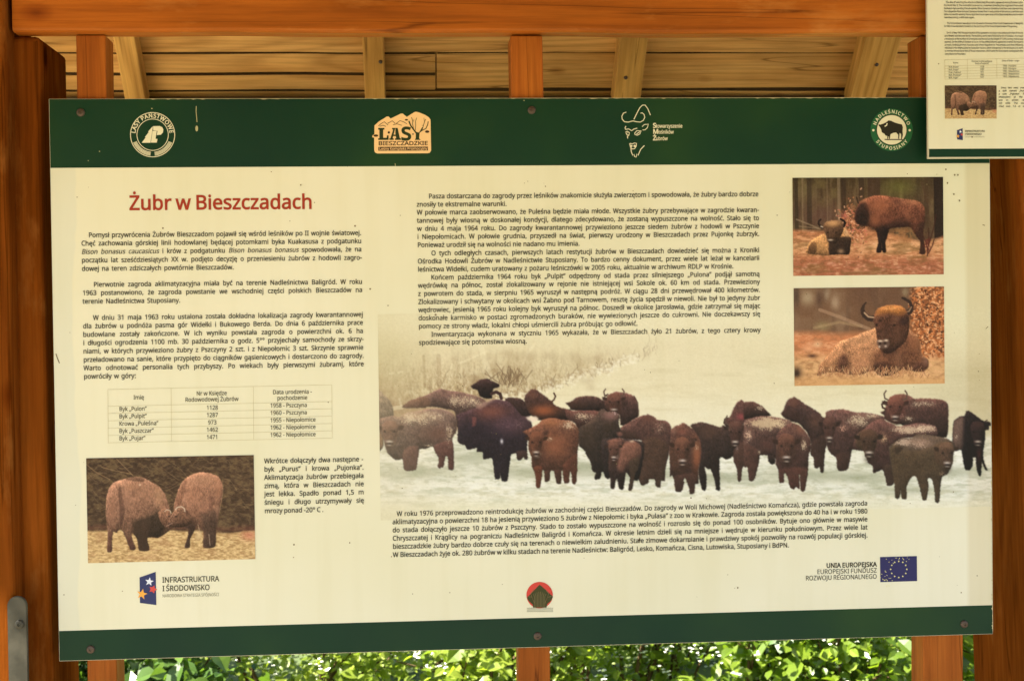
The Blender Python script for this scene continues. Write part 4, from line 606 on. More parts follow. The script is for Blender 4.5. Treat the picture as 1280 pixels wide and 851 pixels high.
def paint_pair(seed=7):
    c = Canvas(105, 564, 323, 708, 2.2, seed); Z = 5.867
    Y, X = c.Y, c.X
    c.a[:] = np.array((78, 58, 38)) / 255.
    n = c.noise(16, 10, 4); t = c.noise(5, 3, 4)
    c.mix(np.clip((n - .45) * 3, 0, 1) * .5, (112, 86, 54)); c.mix(np.clip((t - .5) * 6, 0, 1) * .5, (128, 104, 62)); c.mix(np.clip((.42 - t) * 6, 0, 1) * .5, (52, 38, 26))
    c.tile(100, 565, Z)
    for i in range(240):
        x, y = c.rng.uniform(40, 1280), c.rng.uniform(50, 520); a = c.rng.uniform(-.8, .9); L = c.rng.uniform(40, 190)
        q = c.rng.uniform(-30, 30); p = [(x + L * t, y + L * a * t + q * t * (1 - t) * 4) for t in (0, .2, .4, .6, .8, 1)]
        c.line(p, c.rng.uniform(1.5, 4), (150, 120, 76), c.rng.uniform(.15, .5))
    for p in ([(50, 90), (110, 140), (220, 200)], [(160, 110), (260, 135), (380, 160)], [(270, 50), (320, 100), (390, 170)]): c.line(p, 6, (156, 124, 78), .6)
    gy = 662 + 5 * (c.noise(20, 20, 2) - .5) + (X - 210) * .01
    g = np.clip((Y - gy) / 3, 0, 1); s1 = c.noise(4, 1.6, 4); s2 = c.noise(20, 6, 3)
    c.mix(g, (194, 158, 94)); c.mix(g * np.clip((s1 - .5) * 5, 0, 1) * .7, (148, 112, 62)); c.mix(g * np.clip((.47 - s1) * 6, 0, 1) * .7, (224, 190, 122)); c.mix(g * np.clip((s2 - .55) * 4, 0, 1) * .4, (166, 120, 72))
    c.mix(np.clip(1 - abs(Y - gy + 3) / 5, 0, 1) * .4, (120, 70, 50))
    c.dab(1240, 610, 60, 40, (186, 100, 70), .6, False); c.m[:] = 1
    def bison(pts, col, amt=.4):
        c.fill(pts, col, .45); c.relief(.36); c.under(.8, 1.08); c.fur(amt * .6, .9, 2.2)
    def sub(pts, col, al=.85, soft=.6):
        m = c.mask(pts, soft, True, .35) * c.m * al
        c.mix(m, col); c.relief(.24, m); c.fur(.24, .9, 1.8, m)
    bison([(190, 450), (195, 330), (215, 260), (260, 215), (330, 195), (400, 180), (460, 185), (520, 215), (580, 250), (620, 300), (650, 380), (670, 470), (690, 520), (670, 560), (620, 600), (570, 625), (510, 620), (490, 640), (510, 715), (440, 720), (425, 690), (425, 640), (395, 600), (380, 590), (385, 640), (410, 700), (400, 715), (370, 712), (345, 650), (310, 570), (290, 560), (270, 590), (245, 580), (235, 660), (235, 725), (200, 725), (205, 640), (200, 540)], (138, 98, 68))
    sub([(395, 500), (450, 480), (510, 460), (560, 420), (610, 440), (640, 530), (570, 630), (510, 625), (500, 720), (440, 720), (395, 600)], (58, 44, 30), .92, 2.2)
    sub([(280, 270), (300, 260), (330, 420), (320, 480), (295, 540), (290, 400)], (84, 58, 42), .7); sub([(200, 600), (240, 590), (236, 728), (200, 728)], (96, 62, 46), .6); sub([(330, 180), (460, 180), (470, 215), (400, 210), (340, 200)], (88, 64, 44), .7)
    c.dab(340, 350, 50, 110, (160, 114, 80), .55); c.dab(240, 400, 30, 140, (156, 108, 74), .5); c.dab(470, 300, 80, 80, (158, 112, 76), .5); c.dab(580, 310, 40, 90, (172, 128, 84), .6); c.dab(380, 250, 60, 24, (172, 122, 80), .5); c.dab(650, 480, 20, 50, (150, 100, 66), .6); c.dab(440, 238, 7, 7, (222, 190, 140), .9); c.dab(470, 530, 20, 60, (110, 78, 52), .5)
    sub([(340, 640), (385, 620), (410, 715), (370, 715)], (88, 56, 42), .6)
    c.fill([(575, 440), (625, 405), (662, 440), (684, 500), (690, 535), (662, 562), (622, 545), (588, 500)], (124, 86, 58), .35, keep=True); c.relief(.4); c.fur(.3, .9, 1.8); c.dab(655, 470, 7, 6, (30, 22, 18), .9); c.dab(678, 538, 14, 8, (70, 50, 40), .8); c.line([(622, 432), (640, 420), (662, 428), (668, 446)], 7, (196, 168, 126), .85)
    c.fill([(395, 560), (430, 500), (505, 490), (515, 560), (495, 630), (510, 716), (440, 720), (425, 660)], (70, 52, 36), .35, .7, keep=False)
    c.tile(205, 565, Z)
    bison([(75, 380), (100, 290), (140, 210), (200, 165), (270, 145), (340, 155), (400, 180), (430, 240), (430, 300), (405, 440), (385, 560), (375, 690), (290, 695), (290, 600), (280, 560), (240, 540), (215, 590), (190, 640), (190, 695), (150, 698), (170, 640), (180, 560), (120, 540), (60, 540), (25, 530), (45, 500), (70, 450)], (146, 102, 70))
    sub([(30, 530), (60, 460), (95, 410), (150, 415), (230, 490), (220, 540), (120, 550)], (88, 62, 42), .85, 1.6); sub([(270, 450), (330, 430), (400, 430), (385, 560), (378, 695), (285, 695), (285, 560)], (78, 58, 42), .85, 2.2); sub([(150, 545), (230, 530), (190, 700), (148, 700)], (64, 46, 34), .9, 1.4); sub([(100, 300), (140, 215), (170, 190), (150, 300), (120, 380), (85, 380)], (120, 80, 54), .6)
    sub([(330, 320), (370, 330), (350, 420), (330, 400)], (112, 76, 54), .6); c.dab(280, 200, 120, 50, (172, 124, 84), .6); c.dab(300, 400, 40, 50, (172, 118, 82), .5); c.dab(210, 330, 60, 90, (164, 112, 76), .5); c.dab(400, 260, 30, 60, (164, 112, 74), .6); c.dab(390, 420, 14, 60, (160, 116, 80), .6)
    c.fill([(28, 520), (48, 470), (80, 425), (120, 408), (165, 420), (205, 470), (200, 520), (150, 545), (90, 548), (50, 545)], (108, 76, 52), .35); c.relief(.42); c.fur(.3, .9, 1.8); c.dab(88, 470, 8, 7, (28, 20, 17), .9); c.dab(40, 526, 16, 10, (58, 42, 34), .85); c.dab(170, 440, 14, 26, (80, 54, 38), .7); c.m[:] = 1
    c.line([(84, 420), (100, 402), (130, 398), (150, 412), (154, 432)], 8, (200, 172, 130), .9); c.line([(20, 540), (60, 520)], 6, (170, 130, 96), .7); c.line([(250, 530), (265, 590), (290, 620)], 5, (196, 164, 116), .6); c.dab(250, 610, 24, 40, (200, 170, 112), .6, False); c.line([(330, 600), (338, 680)], 6, (200, 170, 130), .5); c.line([(432, 200), (432, 300), (405, 440)], 3, (200, 160, 112), .5)
    gr = c.a.mean(2, keepdims=True); c.a = gr + (c.a - gr) * .86; c.a = (c.a - .36) * 1.14 + .345; c.a += blur(c.rng.normal(0, .03, c.a.shape[:2]), .8)[..., None]; c.a = np.clip(c.a, .02, 1)
    return c

def paint_standing():
    c = Canvas(986, 216, 1184, 350, 2.2, 11); Z = 5.818; X, Y = c.X, c.Y
    c.tile(980, 210, Z); zx = (X - 980) * Z; zy = (Y - 210) * Z
    c.a[:] = np.array((92, 70, 44)) / 255.
    n = c.noise(14, 12, 3); v = c.noise(4, 26, 3)
    c.mix(np.clip((220 - zy) / 160, 0, 1) * .75, (68, 54, 28)); c.mix(np.clip((n - .5) * 4, 0, 1) * .45, (120, 104, 56)); c.mix(np.clip((v - .52) * 5, 0, 1) * .4, (62, 46, 32)); c.mix(np.clip((.45 - v) * 5, 0, 1) * .3, (138, 116, 78))
    c.mix(np.exp(-((zx - 270) / 170) ** 2 - ((zy - 350) / 90) ** 2) * .6, (104, 70, 56)); c.mix(np.exp(-((zx - 830) / 130) ** 2 - ((zy - 140) / 70) ** 2) * .55, (112, 112, 44)); c.mix(np.exp(-((zx - 140) / 80) ** 2 - ((zy - 170) / 70) ** 2) * .4, (132, 118, 68))
    for x, w, col, al in ((85, 26, (54, 42, 28), .6), (180, 34, (60, 46, 32), .6), (395, 22, (150, 128, 92), .5), (430, 34, (60, 44, 30), .7), (560, 40, (66, 48, 34), .6), (650, 90, (74, 52, 36), .7), (1125, 80, (46, 32, 22), .85), (1030, 30, (80, 58, 36), .5), (130, 12, (150, 126, 88), .4), (310, 10, (146, 120, 84), .35)):
        c.line([(x, 20), (x + 4, 300), (x + 9, 600)], w, col, al)
    c.line([(90, 375), (180, 410), (260, 445)], 12, (150, 124, 88), .6); c.line([(110, 425), (250, 440)], 9, (150, 124, 88), .5); c.line([(1000, 100), (1040, 250), (1060, 420)], 14, (84, 60, 38), .6)
    gy = 445 + 30 * (c.noise(26, 20, 2) - .5) + 70 * np.exp(-((zx - 1000) / 200) ** 2)
    g = np.clip((zy - gy) / 30, 0, 1); s = c.noise(6, 2.2, 4); s2 = c.noise(20, 5, 2)
    c.mix(g, (190, 120, 72)); c.mix(g * np.clip(1 - abs(zy - 570) / 90, 0, 1) * .8, (214, 160, 100)); c.mix(g * np.clip((zy - 630) / 60, 0, 1) * .85, (168, 98, 62)); c.mix(g * np.clip((s - .52) * 6, 0, 1) * .55, (124, 84, 46)); c.mix(g * np.clip((.45 - s) * 6, 0, 1) * .5, (226, 176, 120)); c.mix(g * np.clip((s2 - .56) * 5, 0, 1) * .5, (130, 96, 50))
    b = np.exp(-((zx - 520) / 90) ** 2 - ((zy - 430) / 130) ** 2); t = c.noise(3, 3, 3)
    c.mix(np.clip(b * 1.6, 0, .85) * np.clip((t - .35) * 4, 0, 1), (178, 108, 64)); c.mix(b * np.clip((t - .6) * 8, 0, 1) * .8, (222, 160, 110)); c.mix(b * np.clip((.4 - t) * 8, 0, 1) * .6, (90, 58, 36)); c.dab(440, 350, 30, 30, (206, 110, 86), .7, False)
    b = np.exp(-((zx - 860) / 120) ** 2 - ((zy - 480) / 50) ** 2); c.mix(b * .7 * np.clip((t - .3) * 4, 0, 1), (176, 116, 62))
    for i in range(260):
        x, y = c.rng.normal(500, 60), c.rng.normal(420, 80)
        a = c.rng.uniform(0, 6.3); L = c.rng.uniform(5, 13)
        c.line([(x, y), (x + L * math.cos(a), y + L * math.sin(a))], c.rng.uniform(5, 10), ((196, 122, 70), (170, 100, 62), (226, 166, 116), (96, 62, 40), (206, 112, 84))[i % 5], .7)
    def sub(pts, col, al=.85, soft=.6):
        m = c.mask(pts, soft, True, .35) * c.m * al
        c.mix(m, col); c.relief(.24, m); c.fur(.24, .9, 1.8, m)
    c.line([(552, 272), (538, 255), (526, 214)], 10, (60, 44, 34))
    c.fill([(510, 370), (525, 290), (560, 240), (640, 205), (720, 200), (800, 215), (900, 230), (980, 245), (1020, 290), (1025, 380), (1010, 470), (1020, 560), (1025, 625), (985, 620), (990, 540), (950, 480), (915, 430), (880, 430), (770, 440), (750, 500), (735, 540), (740, 610), (715, 610), (710, 545), (705, 610), (670, 612), (685, 540), (670, 460), (640, 430), (545, 415)], (112, 66, 44), .45); c.relief(.4); c.under(.7, 1.1); c.fur(.3, .9, 1.8)
    sub([(510, 370), (525, 290), (570, 245), (610, 270), (620, 350), (610, 410), (545, 415)], (46, 32, 26), .9, 1.6); sub([(660, 430), (770, 430), (740, 615), (665, 615)], (42, 28, 22), .9, 1.6); sub([(740, 400), (880, 370), (900, 430), (770, 445)], (62, 40, 30), .6, 2.); sub([(960, 430), (1030, 400), (1030, 630), (980, 625)], (64, 40, 28), .75, 1.6); sub([(760, 205), (870, 235), (820, 270)], (56, 34, 26), .5, 2.)
    c.dab(690, 270, 90, 60, (158, 94, 58), .75); c.dab(660, 380, 40, 50, (150, 90, 56), .7); c.dab(930, 250, 90, 24, (164, 108, 70), .6); c.dab(900, 340, 30, 50, (144, 88, 58), .6); c.dab(740, 380, 60, 30, (130, 74, 50), .6); c.dab(570, 240, 30, 14, (150, 104, 66), .6)
    c.m[:] = 1
    for x0, y0, x1, y1 in ((1040, 640, 1050, 440), (1050, 560, 1105, 340), (1045, 600, 1000, 470), (1050, 620, 1090, 520)): c.line([(x0, y0), ((x0 + x1) / 2 + 6, (y0 + y1) / 2), (x1, y1)], 9, (72, 40, 28), .7)
    c.snow(1045, 560, 40, 90, (96, 40, 30), 1.1, False, 1.8)
    c.fill([(160, 620), (175, 560), (215, 515), (290, 480), (420, 430), (455, 450), (490, 510), (482, 560), (472, 628), (400, 628), (300, 636), (240, 632)], (176, 124, 70), .4); c.relief(.34); c.fur(.3, .9, 1.8)
    sub([(325, 540), (420, 500), (490, 510), (474, 628), (400, 630), (330, 634)], (46, 32, 24), .9); sub([(170, 620), (185, 560), (215, 530), (240, 560), (225, 625)], (76, 50, 30), .7); c.dab(270, 560, 40, 50, (184, 132, 74), .6); c.dab(455, 460, 22, 40, (196, 152, 104), .7); c.dab(412, 606, 26, 20, (188, 146, 100), .7)
    c.line([(302, 440), (270, 430), (250, 408), (252, 388), (266, 376)], 14, (50, 36, 28)); c.line([(300, 436), (268, 426)], 9, (200, 176, 140), .9); c.line([(404, 440), (434, 425), (444, 402), (434, 384), (410, 372)], 15, (34, 25, 20))
    c.fill([(283, 430), (298, 398), (340, 382), (400, 384), (425, 405), (432, 440), (420, 480), (395, 525), (370, 552), (335, 550), (315, 525), (300, 480)], (92, 64, 42), .4); c.relief(.4); c.fur(.24, .9, 1.6)
    c.dab(355, 402, 62, 26, (204, 150, 88), .9); c.dab(300, 450, 10, 16, (120, 84, 54), .6); c.dab(337, 524, 22, 7, (208, 182, 146), .9); c.dab(338, 540, 20, 7, (60, 44, 36), .8); c.dab(318, 470, 8, 7, (28, 20, 18), .8); c.dab(378, 470, 8, 7, (28, 20, 18), .8)
    c.m[:] = 1
    for i in range(60): c.dab(c.rng.uniform(70, 1160), c.rng.uniform(680, 775), c.rng.uniform(8, 22), c.rng.uniform(6, 14), ((206, 136, 90), (226, 162, 120), (140, 84, 50))[i % 3], .5, False)
    gr = c.a.mean(2, keepdims=True); c.a = gr + (c.a - gr) * .86; c.a = (c.a - .36) * 1.14 + .345; c.a += blur(c.rng.normal(0, .03, c.a.shape[:2]), .8)[..., None]; c.a = np.clip(c.a, .02, 1)
    return c

def paint_lying():
    c = Canvas(987, 352, 1185, 487, 2.2, 13); Z = 5.818; X, Y = c.X, c.Y
    c.tile(980, 346, Z); zx = (X - 980) * Z; zy = (Y - 346) * Z
    c.a[:] = np.array((120, 86, 56)) / 255.
    n = c.noise(22, 24, 2); v = c.noise(9, 40, 2)
    c.mix(np.clip((n - .5) * 4, 0, 1) * .4, (150, 122, 86)); c.mix(np.clip((v - .5) * 5, 0, 1) * .45, (92, 66, 46)); c.mix(np.clip((330 - zy) / 200, 0, 1) * np.clip((zx - 420) / 100, 0, 1) * .6, (106, 74, 50))
    for x, y, rx, ry, col in ((170, 150, 60, 60, (180, 160, 116)), (370, 190, 34, 60, (178, 150, 110)), (310, 130, 24, 50, (160, 136, 100)), (90, 140, 24, 80, (76, 58, 42)), (255, 160, 26, 70, (86, 62, 46)), (880, 110, 30, 40, (150, 130, 90)), (280, 360, 60, 40, (150, 130, 80))): c.dab(x, y, rx, ry, col, .7, False)
    c.line([(260, 240), (400, 290), (620, 380)], 24, (176, 138, 98), .55); c.line([(220, 370), (400, 330), (560, 360)], 20, (170, 138, 90), .5)
    gy = 380 + 20 * (c.noise(30, 30, 1) - .5); g = np.clip((zy - gy) / 50, 0, 1); s = c.noise(8, 4, 3); s2 = c.noise(4, 1.6, 3)
    c.mix(g, (198, 122, 70)); c.mix(g * np.clip((zy - 520) / 100, 0, 1) * .85, (208, 162, 98)); c.mix(g * np.clip((s - .52) * 5, 0, 1) * .5, (150, 100, 58)); c.mix(g * np.clip((.44 - s) * 5, 0, 1) * .5, (228, 170, 112)); c.dab(170, 520, 50, 30, (226, 160, 104), .7, False); c.dab(245, 490, 40, 30, (214, 170, 116), .7, False); c.dab(205, 575, 36, 14, (70, 46, 34), .8, False)
    c.dab(90, 700, 40, 50, (50, 34, 24), .9, False)
    t = blur(c.noise(2.6, 2.6, 3), .9); b = np.clip((zx - 900 - 30 * (c.noise(10, 10, 1) - .5)) / 50, 0, 1) * np.clip((580 - zy + (zx - 1000) * .1) / 80, 0, 1)
    c.mix(b * .85, (140, 82, 42)); c.mix(b * np.clip((t - .52) * 7, 0, 1) * .9, (206, 122, 62)); c.mix(b * np.clip((.42 - t) * 7, 0, 1) * .85, (72, 44, 28)); c.mix(b * np.clip((blur(c.noise(2.2, 2.2, 2), .8) - .56) * 8, 0, 1) * .8, (228, 166, 104))
    for i in range(620):
        x, y = c.rng.uniform(905, 1165), c.rng.uniform(85, 580)
        if x < 930 + 40 * math.sin(y * .02): continue
        a = c.rng.uniform(0, 6.3); L = c.rng.uniform(6, 17)
        c.line([(x, y), (x + L * math.cos(a), y + L * math.sin(a))], c.rng.uniform(6, 13), ((206, 120, 58), (176, 100, 48), (232, 168, 104), (92, 56, 32), (150, 84, 42))[i % 5], .75)
    def sub(pts, col, al=.85, soft=.6):
        m = c.mask(pts, soft, True, .35) * c.m * al
        c.mix(m, col); c.relief(.24, m); c.fur(.24, .9, 1.8, m)
    c.m[:] = 1
    c.fill([(240, 720), (260, 640), (330, 560), (390, 480), (430, 460), (520, 430), (600, 395), (660, 370), (700, 300), (900, 330), (910, 380), (980, 450), (1000, 560), (1045, 600), (1050, 650), (1010, 690), (900, 680), (860, 670), (780, 715), (690, 715), (640, 680), (560, 710), (470, 710), (380, 690), (300, 700)], (184, 126, 78), .45); c.relief(.3); c.under(.86, 1.06); c.fur(.34, .8, 1.4)
    c.dab(560, 460, 130, 60, (188, 134, 84), .6); c.dab(360, 560, 60, 60, (176, 120, 72), .5); c.dab(300, 640, 60, 50, (172, 116, 66), .5)
    sub([(400, 580), (450, 560), (470, 640), (430, 690), (390, 680)], (78, 48, 34), .8, 2.); sub([(640, 560), (720, 520), (900, 400), (985, 470), (1000, 570), (1045, 610), (1000, 690), (870, 670), (780, 715), (690, 715)], (104, 64, 40), .85, 3.); sub([(630, 640), (760, 620), (780, 715), (690, 718)], (64, 40, 28), .85, 2.); c.dab(570, 590, 70, 60, (178, 122, 74), .6); sub([(480, 700), (520, 620), (600, 580), (640, 620), (600, 700)], (176, 120, 76), .6, 3.); sub([(900, 660), (1040, 600), (1052, 650), (1010, 692), (930, 690)], (92, 58, 40), .8, 1.6); c.dab(1030, 610, 26, 30, (140, 98, 70), .7); c.dab(960, 480, 40, 70, (150, 94, 54), .6)
    sub([(800, 560), (840, 540), (870, 660), (810, 680)], (130, 88, 58), .5, 2.)
    c.m[:] = 1
    H = (112, 80, 52)
    c.fill([(665, 285), (620, 280), (592, 258), (582, 232), (588, 208), (600, 188), (594, 184), (572, 200), (557, 232), (558, 268), (576, 300), (606, 320), (665, 326)], (66, 46, 34), .4); c.line([(655, 296), (612, 290), (584, 262)], 12, (200, 160, 112), .8, True); c.line([(650, 320), (606, 312), (572, 280)], 10, (60, 44, 34), .7, True)
    c.fill([(860, 250), (895, 242), (912, 226), (908, 200), (888, 178), (852, 156), (854, 146), (884, 152), (920, 176), (938, 208), (938, 244), (920, 274), (870, 296)], (62, 44, 34), .4); c.line([(866, 262), (908, 250), (924, 220)], 11, (170, 130, 88), .7, True); c.line([(925, 190), (890, 164)], 8, (60, 44, 34), .8, True)
    c.fill([(655, 270), (680, 230), (760, 205), (850, 210), (890, 250), (910, 310), (905, 400), (880, 470), (800, 540), (740, 560), (700, 530), (680, 480), (665, 380), (650, 320)], (92, 58, 38), .45); c.relief(.4); c.fur(.3, .9, 1.8)
    sub([(655, 280), (690, 220), (770, 198), (860, 206), (895, 250), (840, 280), (760, 262), (700, 270)], (192, 118, 52), .9, 2.); c.snow(770, 225, 110, 30, (226, 160, 84), .9); sub([(850, 300), (915, 290), (900, 330), (860, 350)], (58, 38, 30), .7); c.dab(815, 310, 30, 26, (116, 76, 52), .7); c.dab(740, 390, 50, 60, (72, 46, 32), .6); c.dab(700, 320, 14, 10, (40, 26, 22), .8); c.dab(830, 430, 50, 70, (100, 66, 44), .6)
    c.m[:] = 1
    c.fill([(675, 465), (750, 452), (768, 490), (745, 522), (695, 520), (678, 490)], (104, 78, 60), .6, .9); c.dab(700, 466, 22, 8, (236, 208, 164), .85, False); c.dab(742, 462, 16, 8, (236, 208, 164), .85, False); c.dab(738, 504, 10, 9, (222, 196, 158), .8, False); c.dab(692, 508, 8, 9, (222, 196, 158), .8, False); c.dab(672, 352, 8, 12, (30, 20, 17), .85, False); c.dab(800, 352, 12, 9, (30, 20, 17), .85, False); c.dab(800, 336, 22, 7, (130, 88, 58), .6, False); c.dab(850, 330, 26, 22, (66, 42, 32), .7, False); c.dab(715, 420, 16, 44, (108, 72, 48), .5, False); c.dab(770, 540, 60, 30, (58, 38, 28), .6, False); c.dab(698, 486, 9, 9, (36, 24, 20), .9, False); c.dab(732, 482, 11, 9, (36, 24, 20), .9, False)
    c.m[:] = 1
    for i in range(420):
        x = c.rng.uniform(250, 1060); y = c.rng.uniform(670, 735) if x < 980 else c.rng.uniform(700, 740); L = c.rng.uniform(10, 36); a = c.rng.uniform(-1.2, 1.2)
        c.line([(x, y), (x + L * a * .6, y - L)], 4, ((226, 176, 112), (196, 136, 80), (150, 96, 60))[i % 3], .65)
    c.mix(np.clip((zy - 715) / 40, 0, 1) * .6, (206, 152, 86))
    gr = c.a.mean(2, keepdims=True); c.a = gr + (c.a - gr) * .86; c.a = (c.a - .36) * 1.14 + .345; c.a += blur(c.rng.normal(0, .03, c.a.shape[:2]), .8)[..., None]; c.a = np.clip(c.a, .02, 1)
    return c
GL = {}
for ch_, adv_, ss_ in GLYPHS:
    cs_ = []
    for f_ in ss_:
        a_ = np.array(f_, float).reshape(-1, 2).cumsum(0) / 1000.; cs_.append(a_)
    GL[ch_] = (adv_ / 1000., cs_)
_cache = {}
def glyph(ch, wt):
    """filled outline of one letter at unit size: points and faces"""
    k = (ch, wt)
    if k not in _cache:
        tot = sum((a[:, 0] * np.roll(a[:, 1], -1) - np.roll(a[:, 0], -1) * a[:, 1]).sum() for a in GL[ch][1])
        vs, es, cs = [], [], []
        for a in GL[ch][1]:
            # thicken the stroke: move every corner outwards by the extra weight
            d = np.roll(a, -1, 0) - a; d /= np.linalg.norm(d, axis=1)[:, None] + 1e-9
            n = np.stack([d[:, 1], -d[:, 0]], 1) * (1 if tot > 0 else -1); m = n + np.roll(n, 1, 0); m /= np.linalg.norm(m, axis=1)[:, None] + 1e-6
            a = a + m * wt / np.clip((m * n).sum(1), .55, 1)[:, None]
            n0 = len(vs); vs += [Vector(p) for p in a]; es += [(n0 + i, n0 + (i + 1) % len(a)) for i in range(len(a))]; cs.append(a)
        ov, _e, of, *_r = delaunay_2d_cdt(vs, es, [], 0, 1e-6)
        keep = []
        for f in of:
            x, y = (ov[f[0]] + ov[f[1]] + ov[f[2]]) / 3; w = 0
            for a in cs:                     # winding number of the contours round the triangle's middle
                b = np.roll(a, -1, 0); cr = (b[:, 0] - a[:, 0]) * (y - a[:, 1]) - (x - a[:, 0]) * (b[:, 1] - a[:, 1])
                w += int(((a[:, 1] <= y) & (b[:, 1] > y) & (cr > 0)).sum()) - int(((a[:, 1] > y) & (b[:, 1] <= y) & (cr < 0)).sum())
            if w: keep.append(tuple(f))
        _cache[k] = ([tuple(v) for v in ov], keep)
    return _cache[k]
SPACE = .208
def width(t): return sum(SPACE if c == ' ' else GL[c][0] for c in t)

def proj(q):
    d = q - CAM; c = RM @ np.array((d.x, -d.z, d.y)); return (F * c[0] / c[2] + 640, F * c[1] / c[2] + 425.5)

class Ink:
    """flat print on a board's face: shapes given in photograph units are laid on the board's plane"""
    def __init__(self, Y): self.Y = Y; self.v = []; self.f = []; self.mi = []
    def pt(self, px, py, lift):
        q = P(px, py, self.Y); return (q.x, self.Y - lift, q.z)
    def add(self, vs, fs, mi):
        n = len(self.v); self.v += vs; self.f += [tuple(i + n for i in f) for f in fs]; self.mi += [mi] * len(fs)
    def poly(self, pts, mi=0, lift=.0008):
        self.add([self.pt(x, y, lift) for x, y in pts], [tuple(range(len(pts)))[::-1]], mi)
    def disc(self, x, y, r, mi=0, lift=.0008, n=40, ry=None):
        self.poly([(x + r * math.cos(6.28319 * i / n), y + (ry or r) * math.sin(6.28319 * i / n)) for i in range(n)], mi, lift)
    def ring(self, x, y, r0, r1, mi=0, lift=.0008, n=64, a0=0, a1=360):
        vs = []
        for i in range(n + 1):
            a = R(a0 + (a1 - a0) * i / n)
            vs += [self.pt(x + r * math.cos(a), y + r * math.sin(a), lift) for r in (r0, r1)]
        self.add(vs, [(2 * i, 2 * i + 1, 2 * i + 3, 2 * i + 2) for i in range(n)], mi)
    def stroke(self, pts, w, mi=0, lift=.0008):
        p = [Vector(q) for q in pts]; vs = []
        for i, q in enumerate(p):
            d = (p[min(i + 1, len(p) - 1)] - p[max(i - 1, 0)]).normalized(); n = Vector((-d.y, d.x)) * w / 2
            vs += [self.pt(*(q + n), lift), self.pt(*(q - n), lift)]
        self.add(vs, [(2 * i, 2 * i + 1, 2 * i + 3, 2 * i + 2) for i in range(len(p) - 1)], mi)
    def word(self, t, x, z, s, hs, wt, mi, lift, shear=0.):
        for c in t:
            if c != ' ':
                vs, fs = glyph(c, wt)
                self.add([(x + (a * hs + b * shear) * s, self.Y - lift, z + b * s) for a, b in vs], fs, mi)
                x += GL[c][0] * s * hs
            else: x += SPACE * s * hs
        return x
    def line(self, t, xl, yb, xr=None, cap=5.9, wt=.012, hs=.9, mi=0, lift=.0009, align='L', italics=()):
        """one line of type: xl, yb photograph units of its left end on the base line; with xr its words are spread to that end"""
        a = P(xl, yb, self.Y); mpp = abs(P(xl, yb - 10, self.Y).z - a.z) / 10; s = cap * mpp / .573
        words = t.split()
        if xr is not None:
            tw = P(xr, yb, self.Y).x - a.x
            nat = sum(width(w) for w in words) * s; gaps = max(len(words) - 1, 1)
            hs = min(hs, tw / (nat + gaps * SPACE * .85 * s)) if gaps else hs
            if len(words) == 1: hs = tw / nat; gap = 0
            else: gap = (tw - nat * hs) / gaps
        else:
            gap = SPACE * s * hs; tw = sum(width(w) for w in words) * s * hs + gap * (len(words) - 1)
        x = a.x - (tw if align == 'R' else tw / 2 if align == 'C' else 0)
        for w in words:
            sh = .2 if w in italics else 0.
            x = self.word(w, x, a.z, s, hs, wt * (.6 if sh else 1), mi, lift, sh) + gap
    def arc(self, t, cx, cy, r, a0, a1, cap, wt, mi=0, lift=.0012, inward=False, hs=1.):
        """type set on a circle, from angle a0 to a1 (degrees, clockwise from the top)"""
        q = P(cx, cy, self.Y); mpp = abs(P(cx, cy - 10, self.Y).z - q.z) / 10; s = cap * mpp / .573
        tot = sum(GL[c][0] if c != ' ' else SPACE for c in t); pos = 0; rr = r * mpp
        for c in t:
            w = GL[c][0] if c != ' ' else SPACE
            a = R(a0 + (a1 - a0) * (pos + w / 2) / tot); pos += w
            if c == ' ': continue
            vs, fs = glyph(c, wt); out = []
            for u, v in vs:
                u = (u - w / 2) * s * hs; v = v * s
                if not inward: ra, th = rr + v, a; X, Z = ra * math.sin(th) + u * math.cos(th), ra * math.cos(th) - u * math.sin(th)
                else: ra, th = rr - v, a; X, Z = ra * math.sin(th) - u * math.cos(th), ra * math.cos(th) + u * math.sin(th)
                out.append((q.x + X, self.Y - lift, q.z + Z))
            self.add(out, fs, mi)
    def make(self, name, mats, parent, label=None):
        off = root_of(parent); me = bpy.data.meshes.new(name)
        me.from_pydata([tuple(Vector(v) - off) for v in self.v], [], self.f)
        me.polygons.foreach_set('material_index', self.mi); me.update()
        o = mesh_obj(name, me, mats, parent)
        if label: o['label'] = label
        return o

